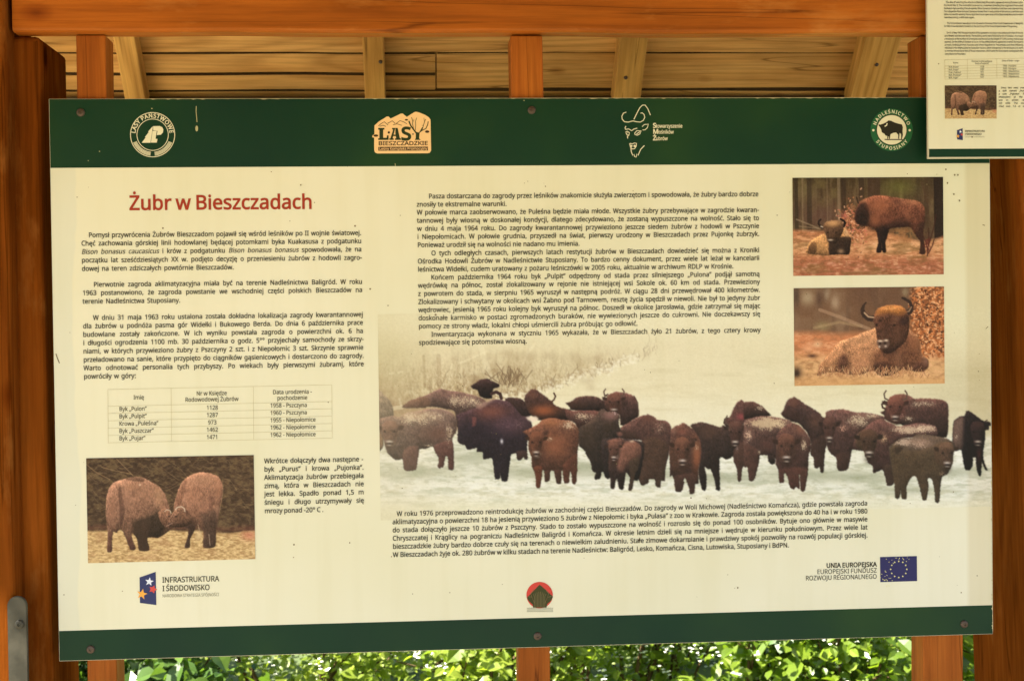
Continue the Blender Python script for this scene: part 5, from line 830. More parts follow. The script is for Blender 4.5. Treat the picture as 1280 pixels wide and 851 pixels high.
def print_sheet(name, canvas, corners, Y, lift, nx, ny, m, parent, size=None, label=None):
    """a printed picture: a fine grid of coloured cells on the board; corners TL, TR, BR, BL in photograph units"""
    tl, tr, br, bl = [P(x, y, Y) for x, y in corners]
    x0, x1 = (tl.x + bl.x) / 2, (tr.x + br.x) / 2; z1, z0 = (tl.z + tr.z) / 2, (bl.z + br.z) / 2
    X, Z = np.meshgrid(np.linspace(x0, x1, nx), np.linspace(z1, z0, ny)); n = nx * ny
    # where the sight line to each grid point falls in the picture
    u = (X - x0) / (x1 - x0); v = (z1 - Z) / (z1 - z0)
    C4 = np.array([proj(Vector((a, Y, b))) for a, b in ((x0, z1), (x1, z1), (x1, z0), (x0, z0))] if size is None else size, float)
    A = np.zeros((8, 8)); B = np.zeros(8)
    for i, (a, b) in enumerate(((0, 0), (1, 0), (1, 1), (0, 1))):
        X_, Y_ = C4[i]; A[2 * i] = (a, b, 1, 0, 0, 0, -X_ * a, -X_ * b); A[2 * i + 1] = (0, 0, 0, a, b, 1, -Y_ * a, -Y_ * b); B[2 * i:2 * i + 2] = X_, Y_
    h = np.append(np.linalg.solve(A, B), 1).reshape(3, 3); w = h[2, 0] * u + h[2, 1] * v + h[2, 2]
    px = (h[0, 0] * u + h[0, 1] * v + h[0, 2]) / w; py = (h[1, 0] * u + h[1, 1] * v + h[1, 2]) / w
    rgb = np.clip(lin(canvas.sample(px.ravel(), py.ravel()) * 255.) * GAIN, .002, .9)
    off = root_of(parent)
    co = np.stack([X.ravel() - off.x, np.full(n, Y - lift - off.y), Z.ravel() - off.z], 1)
    i = np.arange(n).reshape(ny, nx); q = np.stack([i[:-1, :-1], i[1:, :-1], i[1:, 1:], i[:-1, 1:]], -1).reshape(-1, 4)
    me = bpy.data.meshes.new(name); me.vertices.add(n); me.vertices.foreach_set('co', co.ravel())
    me.loops.add(q.size); me.loops.foreach_set('vertex_index', q.ravel().astype(np.int32))
    me.polygons.add(len(q)); me.polygons.foreach_set('loop_start', np.arange(0, q.size, 4, dtype=np.int32)); me.polygons.foreach_set('loop_total', np.full(len(q), 4, np.int32))
    at = me.attributes.new('print', 'FLOAT_COLOR', 'POINT'); at.data.foreach_set('color', np.c_[rgb, np.ones(n)].ravel())
    me.update(); me.validate()
    o = mesh_obj(name, me, m, parent)
    if label: o['label'] = label
    return o

def screw(x, z, Y, r, parent, m=None):
    bm = bmesh.new(); n = 20; prof = [(r, 0), (r, .0012), (r * .8, .0026), (r * .4, .0032), (r * .34, .0016), (0.0001, .0016)]; rows = []
    for rr, h in prof: rows.append([bm.verts.new((x + rr * math.cos(6.2832 * i / n), Y - h, z + rr * math.sin(6.2832 * i / n))) for i in range(n)])
    for a, b in zip(rows[:-1], rows[1:]):
        for i in range(n): bm.faces.new((a[i], a[(i + 1) % n], b[(i + 1) % n], b[i]))
    return bm_obj('screw', bm, m or M_screw, parent)
# ------------------------------------------------------------------ ground
def ground_mat(name, c0, c1, sc):
    m, nt, b, N, L = mat(name)
    tc = N.new('ShaderNodeTexCoord'); n = N.new('ShaderNodeTexNoise'); n.inputs['Scale'].default_value = sc; n.inputs['Detail'].default_value = 8; L.new(tc.outputs['Object'], n.inputs['Vector'])
    r = ramp(N, [(.35, c0), (.68, c1)]); L.new(n.outputs[0], r.inputs[0]); L.new(r.outputs[0], b.inputs['Base Color']); b.inputs['Roughness'].default_value = .95
    bp = N.new('ShaderNodeBump'); bp.inputs['Strength'].default_value = .6; bp.inputs['Distance'].default_value = .02; L.new(n.outputs[0], bp.inputs['Height']); L.new(bp.outputs[0], b.inputs['Normal'])
    return m
bm = bmesh.new(); g = bmesh.ops.create_grid(bm, x_segments=60, y_segments=60, size=300)
o = bm_obj('ground', bm, ground_mat('forest_floor', (.05, .075, .02), (.11, .14, .045), 3.)); o['kind'] = 'structure'
bm = bmesh.new(); vs_ = [bm.verts.new((x, y, .004)) for x, y in ((-9, -9), (9, -9), (9, 1.1), (3, 1.35), (-3, 1.4), (-9, 1.2))]; bm.faces.new(vs_)  # unseen gravel, spread round the shelter to bounce light up at the planks
o = bm_obj('unseen_bounce_ground', bm, ground_mat('unseen_gravel', (.22, .185, .12), (.34, .29, .20), 40.)); o['kind'] = 'structure'

# ------------------------------------------------------------------ the timber shelter that carries the boards
shel = empty('timber_shelter', (0, .1, 0), 'orange stained timber shelter with a steep raw plank roof, holding both information boards', 'shelter')
def timber(name, m, corners_b, corners_t, bv, seed=None, amt=.0015, axis=2, cuts=14):
    bm = bmesh.new(); hexa(bm, corners_b, corners_t)
    bevel(bm, bv, 3)
    if seed is not None: wane(bm, axis, cuts, amt, seed)
    return bm_obj(name, bm, m, shel)
def upright(name, m, xl, xr, py, y0, y1, z0, z1, bv, seed, tilt=0., amt=.0012):
    a, b = P(xl, py, y0).x, P(xr, py, y0).x; zc = P(640, py, y0).z
    f = lambda z: (z - zc) * tilt
    return timber(name, m, [(a + f(z0), y0, z0), (b + f(z0), y0, z0), (b + f(z0), y1, z0), (a + f(z0), y1, z0)],
                  [(a + f(z1), y0, z1), (b + f(z1), y0, z1), (b + f(z1), y1, z1), (a + f(z1), y1, z1)], bv, seed, amt)
zbeam = P(640, 40.5, -.012).z
EAVE = .80; SL = math.tan(R(47)); zeave = P(640, 119, EAVE).z
def roof_z(y): return zeave + (EAVE - y) * SL
# outer post at the left edge, main post beside it, mirrored main post at the right
upright('post', M_post, -70, 13, 425, -.03, .13, 0, zbeam + .22, .006, 3)
p = upright('post', M_post, 17, 57, 425, .012, .19, 0, zbeam - .002, .010, 5, -.006, .0016)
p = upright('post', M_post, 1275, 1340, 300, -.015, .27, 0, zbeam + .22, .008, 8, -.035)
# studs the main board is screwed to
for (xa, xb, sd_) in ((101.5, 138.5, 11), (643, 683, 12), (1152, 1202, 13)):
    upright('stud', M_stud, xa, xb, 425, .0075, .068, 0, zbeam - .0015, .0025, sd_, 0., .0006)
# lintel beam
xl, xr = P(14, 30, -.012).x + .002, P(1262, 30, -.012).x
bm = bmesh.new(); box(bm, xl, -.012, zbeam, xr, .034, zbeam + .21)
bmesh.ops.bevel(bm, geom=[e for e in bm.edges if abs(e.verts[0].co.x - e.verts[1].co.x) > .5], offset=.006, segments=2, affect='EDGES', profile=.5)
wane(bm, 0, 40, .0008, 21)
bm_obj('beam', bm, M_beam, shel)
# rafters and roof boards: one slope falling away behind the boards, an unseen one towards the path, lengthened to shade the boards
RIDGE = -.35; X0, X1 = -2.4, 1.6  # left roof end stretched out of view to keep sun off the board
zr = roof_z(RIDGE)
def slope_box(bm, xa, xb, ya, yb, t0, t1, back=True):
    """a slab on the roof slope between depths ya and yb, t0..t1 above the underside of the boards (along the vertical)"""
    f = roof_z if back else (lambda y: zr - (RIDGE - y) * SL)
    return hexa(bm, [(xa, ya, f(ya) + t0), (xb, ya, f(ya) + t0), (xb, yb, f(yb) + t0), (xa, yb, f(yb) + t0)],
                [(xa, ya, f(ya) + t1), (xb, ya, f(ya) + t1), (xb, yb, f(yb) + t1), (xa, yb, f(yb) + t1)])
def roof_hit(px, py):
    lo, hi = .0, 1.2
    for _ in range(50):
        mid = (lo + hi) / 2; q = P(px, py, mid)
        if q.z < roof_z(mid): lo = mid
        else: hi = mid
    return lo
ys = [roof_hit(640, 68), roof_hit(640, 114.5)]
wr = .05
for k, (xa, xb) in enumerate(((-670, -640), (-352, -322), (-36, -6), (152, 178), (455, 481), (769, 803), (1067, 1112), (1395, 1430))):
    yc = roof_hit((xa + xb) / 2, 84)
    q0, q1 = P(xa, 84, yc - .03).x, P(xb, 84, yc - .03).x
    bm = bmesh.new(); slope_box(bm, q0, q1, RIDGE, EAVE + .12, -.075, -.002); bevel(bm, .003, 2)
    raf = bm_obj('rafter', bm, M_raft, shel)
    for tx, py in (((.7, 58),), ((.5, 112), (.3, 70)), ((.2, 60),), ((.3, 112),), ((.82, 56),), ((.35, 76),), ((.5, 60),), ((.5, 90),))[k]:
        yy = roof_hit((xa + xb) / 2, py) - .03; bn = bmesh.new(); bmesh.ops.create_uvsphere(bn, u_segments=10, v_segments=6, radius=.0045); bmesh.ops.translate(bn, vec=(q0 + (q1 - q0) * tx, yy, roof_z(yy) - .0755), verts=bn.verts); bm_obj('nail', bn, M_screw, raf)
    bm = bmesh.new(); slope_box(bm, q0, q1, RIDGE - 1.17, RIDGE - .004, -.075, -.002, False); bevel(bm, .003, 2)
    bm_obj('rafter', bm, M_raft, shel)
step = ys[1] - ys[0]
edges_ = [ys[1]]
while edges_[-1] > RIDGE + step: edges_.append(edges_[-1] - step)
edges_ = [EAVE + .14] + edges_ + [RIDGE]
rp = random.Random(9)
for i, (yb, ya) in enumerate(zip(edges_[:-1], edges_[1:])):
    xs = [X0, X1]
    if i == 1: xs = [X0, P(545, 80, (ya + yb) / 2).x, X1]
    for j, (xa, xb) in enumerate(zip(xs[:-1], xs[1:])):
        cut = [(ya, yb)]
        if i == 1 and j == 0:
            ym = roof_hit(300, 94); cut = [(ya, ym), (ym, yb)]
        for (a, b) in cut:
            bm = bmesh.new(); lift = rp.uniform(0, .004)
            slope_box(bm, xa + .001, xb - .001, a + .0024, b - .0024, lift, .024); bevel(bm, .0015, 1); wane(bm, 0, 30, .0007, 40 + i * 3 + j)
            dr = Vector((0, math.cos(R(47)), -math.sin(R(47)))); bm.normal_update()
            for fc in bm.faces:
                if abs(fc.normal.dot(dr)) > .6: fc.material_index = 1      # gap shade painted in: dark edge faces make the joints read black
            bm_obj('roof_plank', bm, [M_plank, M_dark], shel)
y = RIDGE - .006; i = 0
while y > RIDGE - 1.2:
    bm = bmesh.new(); slope_box(bm, X0, X1, y - step + .004, y, 0, .024, False); bevel(bm, .0015, 1); bm_obj('roof_plank', bm, M_plank, shel); y -= step  # unseen front slope, lengthened to shade the boards
bm = bmesh.new(); slope_box(bm, X0 - .05, X1 + .05, RIDGE, EAVE + .2, .028, .06); slope_box(bm, X0 - .05, X1 + .05, RIDGE - 1.25, RIDGE - .001, .028, .06, False)
bm_obj('roof_covering', bm, M_shing, shel)
# dark wall plate under the eave
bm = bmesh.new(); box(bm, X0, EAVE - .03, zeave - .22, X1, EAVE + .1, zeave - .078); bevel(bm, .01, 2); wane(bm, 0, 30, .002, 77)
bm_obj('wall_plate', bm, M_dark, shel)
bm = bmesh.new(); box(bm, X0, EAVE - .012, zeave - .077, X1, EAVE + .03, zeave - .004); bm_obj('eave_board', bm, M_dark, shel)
for x in (X0 + .06, X1 - .16):
    bm = bmesh.new(); box(bm, x, EAVE - .02, 0, x + .1, EAVE + .08, zeave - .221); bevel(bm, .006, 2); bm_obj('post', bm, M_post, shel)
# steel strap on the left posts
a, b = P(9.5, 790, -.036), P(34, 790, -.036); zt = P(20, 745, -.036).z
bm = bmesh.new(); prof = [(a.x, .35), (b.x, .35)]; rr = (b.x - a.x) / 2
prof += [((a.x + b.x) / 2 + rr * math.cos(R(t)), zt - rr + rr * math.sin(R(t))) for t in range(0, 181, 12)]
fr = [bm.verts.new((x, -.036, z)) for x, z in prof]; bk = [bm.verts.new((x, -.0305, z)) for x, z in prof]
bm.faces.new(fr); bm.faces.new(bk[::-1])
for i in range(len(prof)): bm.faces.new((fr[i], bk[i], bk[(i + 1) % len(prof)], fr[(i + 1) % len(prof)]))
bm.normal_update(); bmesh.ops.recalc_face_normals(bm, faces=list(bm.faces)); bmesh.ops.bevel(bm, geom=[e for e in bm.edges if all(abs(v.co.y + .036) < 1e-5 for v in e.verts)], offset=.0012, segments=2, affect='EDGES')
strap = bm_obj('strap', bm, M_metal, shel)
q = P(24.5, 780, -.036); screw(q.x, q.z, -.0362, .0075, strap, M_metal)

# ------------------------------------------------------------------ the main information board
zt_, zb_ = ZB + BH / 2, ZB - BH / 2
BT = .006
board = empty('information_board', (0, 0, zb_), 'large cream Polish board about wisents with green bands and a herd in snow', 'information board')
zh = (P(64, 211).z + P(1238, 203.2).z) / 2; zf = (P(73, 789.5).z + P(1239.8, 754.6).z) / 2
bm = bmesh.new(); box(bm, -BW / 2, 0, zb_, BW / 2, BT, zt_); bevel(bm, .0006, 1); bm_obj('panel', bm, M_edge, board)
def sheet(name, x0, z0, x1, z1, Y, m, parent):
    bm = bmesh.new(); v = [bm.verts.new((x, Y, z)) for x, z in ((x0, z0), (x1, z0), (x1, z1), (x0, z1))]; bm.faces.new(v); return bm_obj(name, bm, m, parent)
e_ = .0008
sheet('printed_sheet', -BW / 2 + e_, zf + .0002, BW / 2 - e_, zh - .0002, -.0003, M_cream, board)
sheet('header_band', -BW / 2 + e_, zh, BW / 2 - e_, zt_ - e_, -.0003, M_green, board)
sheet('footer_band', -BW / 2 + e_, zb_ + e_, BW / 2 - e_, zf, -.0003, M_green, board)
# pictures
herd = paint_herd(); pair = paint_pair(); stand = paint_standing(); lying = paint_lying()
q0, q1, q2, q3 = P(474, 520), P(700, 390), P(700, 645), None
hx0, hx1, hz1, hz0 = q0.x, BW / 2 - .0012, q1.z, q2.z
hc = [proj(Vector((x, 0, z))) for x, z in ((hx0, hz1), (hx1, hz1), (hx1, hz0), (hx0, hz0))]
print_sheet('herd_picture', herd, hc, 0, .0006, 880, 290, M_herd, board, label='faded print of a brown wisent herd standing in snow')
print_sheet('photograph', pair, [(108, 572.5), (317, 568.5), (319.5, 698), (110, 703.7)], 0, .001, 380, 240, M_photo, board, label='print of two brown wisents butting heads on straw')
print_sheet('photograph', stand, [(990.3, 223), (1178.5, 221), (1179.5, 342.5), (991.5, 345.5)], 0, .001, 360, 236, M_photo, board, label='print of a wisent standing beside a lying one in an autumn wood')
print_sheet('photograph', lying, [(991.8, 360.5), (1179.7, 358), (1180.6, 479), (993, 482.5)], 0, .001, 360, 236, M_photo, board, label='print of a horned wisent lying on straw')
# writing
ink = Ink(0); ink.line('Żubr w Bieszczadach', 161.5, 262.6, 391, cap=17.6, wt=.018, hs=1.); ink.make('title', M_red, board)
def para(name, rows, cap=5.9, wt=.012, hs=.92, Y=0, parent=None, m=None, lift=.0012):
    k = Ink(Y)
    for r in rows:
        t, xl, yb, xr = r[:4]; it = r[4] if len(r) > 4 else ()
        k.line(t, xl, yb, xr, cap, wt, hs, 0, lift, italics=it)
    return k, k.make(name, m or M_ink, parent or board)
BB = ('Bison', 'bonasus', 'caucasicus')
para('paragraph', [
    ('Pomysł przywrócenia Żubrów Bieszczadom pojawił się wśród leśników po II wojnie światowej.', 110.8, 296.9, 451.9),
    ('Chęć zachowania górskiej linii hodowlanej będącej potomkami byka Kuakasusa z podgatunku', 101.8, 307.3, 452),
    ('Bison bonasus caucasicus i krów z podgatunku Bison bonasus bonasus spowodowała, że na', 101.9, 317.7, 452.2, BB),
    ('początku lat sześćdziesiątych XX w. podjęto decyzję o przeniesieniu żubrów z hodowli zagro-', 102.1, 328.3, 452.6),
    ('dowej na teren zdziczałych powtórnie Bieszczadów.', 102.3, 338.8, 292.6)])
para('paragraph', [
    ('Pierwotnie zagroda aklimatyzacyjna miała być na terenie Nadleśnictwa Baligród. W roku', 117, 358.6, 453),
    ('1963 postanowiono, że zagroda powstanie we wschodniej części polskich Bieszczadów na', 103.3, 369.1, 453.2),
    ('terenie Nadleśnictwa Stuposiany.', 103.3, 379.6, 225.8)])
para('paragraph', [
    ('W dniu 31 maja 1963 roku ustalona została dokładna lokalizacja zagrody kwarantannowej', 116.4, 400, 454),
    ('dla żubrów u podnóża pasma gór Widełki i Bukowego Berda. Do dnia 6 października prace', 103.8, 410.5, 454),
    ('budowlane zostały zakończone. W ich wyniku powstała zagroda o powierzchni ok. 6 ha', 103.8, 421, 454.2),
    ('i długości ogrodzenia 1100 mb. 30 października o godz. 5°° przyjechały samochody ze skrzy-', 104, 431.4, 454.8),
    ('niami, w których przywieziono żubry z Pszczyny 2 szt. i z Niepołomic 3 szt. Skrzynie sprawnie', 104.1, 441.9, 454.5),
    ('przeładowano na sanie, które przypięto do ciągników gąsienicowych i dostarczono do zagrody.', 104.4, 452.4, 455),
    ('Warto odnotować personalia tych przybyszy. Po wiekach były pierwszymi żubrami, które', 104.5, 462.8, 455),
    ('powróciły w góry:', 104.8, 473.3, 170.3)])
para('paragraph', [
    ('Wkrótce dołączyły dwa następne -', 330.2, 578.8, 454.3), ('byk „Purus” i krowa „Pujonka”.', 330.2, 589.2, 454.8),
    ('Aklimatyzacja żubrów przebiegała', 330.3, 599.5, 454.9), ('zimą, która w Bieszczadach nie', 330.4, 609.8, 455),
    ('jest lekka. Spadło ponad 1,5 m', 330.4, 620.1, 455), ('śniegu i długo utrzymywały się', 330.5, 630.5, 455.2), ('mrozy ponad -20° C .', 330.7, 641, 404.6)])
para('paragraph', [
    ('Pasza dostarczana do zagrody przez leśników znakomicie służyła zwierzętom i spowodowała, że żubry bardzo dobrze', 535.7, 248.4, 948.1),
    ('znosiły te ekstremalne warunki.', 520.7, 258.6, 633.5),
    ('W połowie marca zaobserwowano, że Puleśna będzie miała młode. Wszystkie żubry przebywające w zagrodzie kwaran-', 521, 268.6, 948.7),
    ('tannowej były wiosną w doskonałej kondycji, dlatego zdecydowano, że zostaną wypuszczone na wolność. Stało się to', 521.1, 278.8, 948.8),
    ('w dniu 4 maja 1964 roku. Do zagrody kwarantannowej przywieziono jeszcze siedem żubrów z hodowli w Pszczynie', 521.3, 288.9, 948.9),
    ('i Niepołomicach. W połowie grudnia, przyszedł na świat, pierwszy urodzony w Bieszczadach przez Pujonkę żubrzyk.', 521.5, 299, 949.2),
    ('Ponieważ urodził się na wolności nie nadano mu imienia.', 521.7, 309.2, 724.7),
    ('O tych odległych czasach, pierwszych latach restytucji żubrów w Bieszczadach dowiedzieć się można z Kroniki', 539, 319.4, 949.2),
    ('Ośrodka Hodowli Żubrów w Nadleśnictwie Stuposiany. To bardzo cenny dokument, przez wiele lat leżał w kancelarii', 522, 329.6, 949.3),
    ('leśnictwa Widełki, cudem uratowany z pożaru leśniczówki w 2005 roku, aktualnie w archiwum RDLP w Krośnie.', 522.1, 339.7, 916.9),
    ('Końcem października 1964 roku byk „Pulpit” odpędzony od stada przez silniejszego „Pulona” podjął samotną', 538.6, 349.7, 949.6),
    ('wędrówkę na północ, został zlokalizowany w rejonie nie istniejącej wsi Sokole ok. 60 km od stada. Przewieziony', 522.4, 359.8, 949.8),
    ('z powrotem do stada, w sierpniu 1965 wyruszył w następną podróż. W ciągu 28 dni przewędrował 400 kilometrów.', 522.5, 370, 950),
    ('Zlokalizowany i schwytany w okolicach wsi Żabno pod Tarnowem, resztę życia spędził w niewoli. Nie był to jedyny żubr', 522.7, 380.2, 950),
    ('wędrowiec, jesienią 1965 roku kolejny byk wyruszył na północ. Doszedł w okolice Jarosławia, gdzie zatrzymał się mając', 522.9, 390.3, 950.3),
    ('doskonałe karmisko w postaci zgromadzonych buraków, nie wywiezionych jeszcze do cukrowni. Nie doczekawszy się', 523, 400.4, 950.3),
    ('pomocy ze strony władz, lokalni chłopi uśmiercili żubra próbując go odłowić.', 523.2, 410.6, 797.1),
    ('Inwentaryzacja wykonana w styczniu 1965 wykazała, że w Bieszczadach żyło 21 żubrów, z tego cztery krowy', 539, 420.8, 950.6),
    ('spodziewające się potomstwa wiosną.', 523.5, 431, 658.9)])
para('paragraph', [
    ('W roku 1976 przeprowadzono reintrodukcję żubrów w zachodniej części Bieszczadów. Do zagrody w Woli Michowej (Nadleśnictwo Komańcza), gdzie powstała zagroda', 495.8, 644.6, 1084.3),
    ('aklimatyzacyjna o powierzchni 18 ha jesienią przywieziono 5 żubrów z Niepołomic i byka „Pulasa” z zoo w Krakowie. Zagroda została powiększona do 40 ha i w roku 1980', 490.5, 654.8, 1084.3),
    ('do stada dołączyło jeszcze 10 żubrów z Pszczyny. Stado to zostało wypuszczone na wolność i rozrosło się do ponad 100 osobników. Bytuje ono głównie w masywie', 490.6, 665, 1084.4),
    ('Chryszczatej i Krąglicy na pograniczu Nadleśnictw Baligród i Komańcza. W okresie letnim dzieli się na mniejsze i wędruje w kierunku południowym. Przez wiele lat', 490.7, 675.3, 1084.4),
    ('bieszczadzkie żubry bardzo dobrze czuły się na terenach o niewielkim zaludnieniu. Stałe zimowe dokarmianie i prawdziwy spokój pozwoliły na rozwój populacji górskiej.', 490.8, 685.5, 1084.6),
    ('W Bieszczadach żyje ok. 280 żubrów w kilku stadach na terenie Nadleśnictw: Baligród, Lesko, Komańcza, Cisna, Lutowiska, Stuposiany i BdPN.', 491, 695.8, 986.3)])
# table of the five animals
def table(Y, parent, f, cap, wt, lw, txt, lines_m, rows):
    k = Ink(Y)
    def L_(a, b): k.stroke([f(*a), f(*b)], lw, 1, .0011)
    yl = (486.7, 507.6, 516.6, 525.8, 535., 544.1, 553.2)
    drop = lambda x: -(x - 135) * .021
    for y in yl: L_((135, y), (414.8, y + drop(414.8)))
    for x in (135, 214, 316.7, 414.8): L_((x, yl[0] + drop(x)), (x + .5, yl[-1] + drop(x)))
    for t, x, y, al in rows:
        px, py = f(x, y); k.line(t, px, py, None, cap, wt, .86, 0, .0012, align=al)
    return k.make('table', [txt, lines_m], parent)
TROWS = [('Imię', 173.6, 499, 'C'), ('Nr w Księdze', 264.7, 493.9, 'C'), ('Rodowodowej Żubrów', 264.9, 501.4, 'C'), ('Data urodzenia -', 365.5, 492.2, 'C'), ('pochodzenie', 365.5, 499.6, 'C')]
for i, (a, b, c) in enumerate((('Byk „Pulon”', '1128', '1958 - Pszczyna'), ('Byk „Pulpit”', '1287', '1960 - Pszczyna'), ('Krowa „Puleśna”', '973', '1955 - Niepołomice'), ('Byk „Puszczar”', '1462', '1962 - Niepołomice'), ('Byk „Pujar”', '1471', '1962 - Niepołomice'))):
    TROWS += [(a, 149, 513.6 + i * 9.15, 'L'), (b, 265.5, 511.9 + i * 9.15, 'C'), (c, 337.8, 509.3 + i * 9.15, 'L')]
M_tline = print_mat('table_line', (.47, .41, .23))
M_ink3 = print_mat('soft_dark_ink', (.045, .04, .02))
table(0, board, lambda x, y: (x, y), 5.2, .006, .3, M_ink3, M_tline, TROWS)

def Tz(ox, oy, k): return lambda pts: [(ox + x / k, oy + y / k) for x, y in pts]
# emblems in the header
M_tan = print_mat('tan_ink', alb((243, 196, 122))); M_olive = print_mat('olive_ink', alb((44, 54, 24))); M_brown = print_mat('brown_ink', alb((66, 44, 22)))
k = Ink(0); f = Tz(150, 125, 10.64); cx, cy = 190.9, 168.7
k.ring(cx, cy, 27.2, 28.1); k.ring(cx, cy, 19.2, 20.0)
k.arc('LASY PAŃSTWOWE', cx, cy, 21.3, -86, 86, 5.0, .022, hs=1.)
for s_ in (1, -1):
    for r_ in (21.6, 22.9, 24.2, 25.5): k.ring(cx, cy, r_, r_ + .75, 0, .0008, 30, 90 + s_ * 6, 90 + s_ * 68)
    for i in range(17):
        a = R(90 + s_ * (8 + i * 3.6)); k.stroke([(cx + 21.8 * math.cos(a), cy + 21.8 * math.sin(a)), (cx + 26 * math.cos(a + s_ * .03), cy + 26 * math.sin(a + s_ * .03))], .35, 0, .001)
k.poly(f([(290, 572), (345, 500), (330, 500), (385, 430), (375, 425), (436, 354), (436, 380), (406, 572)])); k.poly(f([(442, 352), (530, 350), (562, 366), (578, 395), (572, 435), (545, 465), (490, 470), (500, 415), (442, 408)])); k.poly(f([(434, 415), (490, 415), (474, 520), (500, 522), (490, 570), (412, 570)]))
k.make('emblem', M_white, board, 'round white forestry emblem on the green band')
k = Ink(0); f = Tz(455, 130, 12.16)
k.poly(f([(160, 330), (225, 270), (300, 225), (345, 195), (375, 195), (405, 225), (500, 180), (560, 150), (590, 150), (650, 200), (760, 130), (790, 122), (830, 130), (930, 170), (985, 205), (1010, 240), (1012, 270), (1020, 710), (1000, 745), (970, 752), (200, 755), (165, 738), (155, 700), (155, 515), (125, 510), (130, 482), (158, 462)]), 0, .0006)
k.poly(f([(215, 368), (310, 368), (310, 394), (292, 394), (292, 518), (345, 518), (350, 480), (374, 480), (374, 550), (215, 550), (215, 526), (234, 526), (234, 394), (215, 394)]), 1)
k.poly(f([(428, 368), (476, 368), (436, 526), (452, 526), (452, 550), (386, 550), (386, 526), (402, 526), (444, 392), (428, 392)]), 1); k.poly(f([(477, 368), (512, 368), (546, 526), (562, 526), (562, 550), (470, 550), (470, 526), (490, 526), (477, 450)]), 1); k.poly(f([(432, 470), (500, 470), (504, 492), (428, 492)]), 1, .001)
q = f([(566, 550), (720, 550)]); k.line('S', q[0][0], q[0][1], q[1][0], cap=15.6, wt=.035, mi=1)
k.poly(f([(772, 550), (786, 525), (788, 455), (750, 400), (800, 430), (835, 440), (845, 440), (838, 525), (862, 550)]), 1)
for p_, w_ in (([(800, 455), (752, 390), (712, 335), (690, 285), (684, 262)], 20), ([(830, 445), (880, 408), (940, 378), (968, 320), (976, 270)], 13), ([(755, 390), (738, 310), (742, 270), (722, 205)], 9), ([(780, 410), (786, 320), (782, 270), (800, 215)], 8), ([(880, 408), (900, 340), (915, 290), (936, 235)], 9), ([(905, 330), (880, 330)], 5), ([(742, 280), (760, 240)], 5), ([(920, 290), (910, 215)], 5), ([(850, 430), (890, 360)], 14)): k.stroke(f(p_), w_ / 12.16, 1, .001)
for p_ in ([(220, 338), (265, 300), (310, 276), (365, 325)], [(360, 300), (430, 260), (472, 300)], [(490, 300), (548, 258), (600, 275), (652, 306)], [(440, 322), (500, 306), (575, 330)], [(238, 345), (290, 328), (335, 346)]): k.stroke(f(p_), .7, 2, .001)
for x_, y_, a_, b_ in ((180, 485, 36, 18), (645, 245, 24, 13), (378, 437, 18, 18), (960, 425, 32, 19), (745, 462, 14, 9)): q = f([(x_, y_)])[0]; k.disc(*q, a_ / 12.16, 2, .001, 20, b_ / 12.16)
q = f([(217, 632), (973, 632)]); k.line('BIESZCZADZKIE', q[0][0], q[0][1], q[1][0], cap=4.9, wt=.02, hs=1.3, mi=2)
k.poly(f([(218, 655), (972, 652), (972, 711), (218, 714)]), 2)
q = f([(232, 703), (962, 700)]); k.line('Leśny Kompleks Promocyjny', q[0][0], q[0][1], q[1][0], cap=3.3, wt=.012, hs=1.3, mi=0, lift=.0012)
k.make('emblem', [M_tan, M_olive, M_brown], board, 'tan badge reading LASY BIESZCZADZKIE with a tree')
k = Ink(0); f = Tz(765, 125, 10.64)
for p_ in ([(190, 165), (150, 180), (130, 220), (135, 260), (165, 293), (215, 298), (250, 288), (280, 282), (320, 292), (375, 298), (415, 275), (435, 235), (425, 195), (400, 175), (378, 180)],
           [(290, 262), (330, 180), (370, 105), (405, 72), (440, 72), (475, 120), (510, 205)], [(185, 350), (172, 375), (180, 395), (220, 388), (262, 412), (290, 390), (335, 378)], [(400, 358), (430, 330), (482, 325), (470, 370), (440, 400), (405, 402)],
           [(178, 435), (200, 420), (230, 438), (226, 465), (200, 470), (188, 450), (205, 440)], [(226, 465), (205, 490), (208, 515)], [(300, 445), (330, 412), (387, 415), (370, 455), (335, 472), (305, 462), (300, 445)], [(325, 455), (350, 440), (372, 425)],
           [(235, 580), (270, 588), (295, 575), (325, 580), (320, 620), (300, 650), (270, 655), (245, 630), (235, 580)], [(250, 640), (255, 690), (275, 740), (290, 725), (300, 755), (318, 765), (330, 720), (345, 740), (380, 660), (430, 608)]): k.stroke(f(p_), 1.05)
k.disc(*f([(258, 615)])[0], 1.3); k.disc(*f([(300, 615)])[0], 1.4)
for a_, b_, y_, e_x in (('S', 'towarzyszenie', 160, 852.9), ('M', 'iłośników', 167.4, 842), ('Ż', 'ubrów', 175.6, 834.5)): k.line(a_, 816, y_, None, 5.6, .03, 1., 0); k.line(b_, 820.8 if a_ == 'M' else 819.8, y_, e_x, 4.4, .02, 1.2)
k.make('emblem', M_white, board, 'white line drawing of a wisent head with society name')
M_g2 = print_mat('bright_green_ink', alb((34, 92, 46)))
k = Ink(0); f = Tz(1075, 125, 11.35); cx, cy = 1114.4, 162.7
k.disc(cx, cy, 26.4, 0, .0006, 64); k.disc(cx, cy, 18.6, 1, .0008, 64); k.ring(cx, cy, 18.4, 19.2, 2, .001)
k.arc('NADLEŚNICTWO', cx, cy, 20.8, -76, 76, 4.0, .02, 1); k.arc('STUPOSIANY', cx, cy, 24.9, 236, 124, 4.0, .02, 1, .0012, True)
k.disc(*f([(187, 433)])[0], 1.5, 1, .001, 16); k.disc(*f([(702, 433)])[0], 1.5, 1, .001, 16)
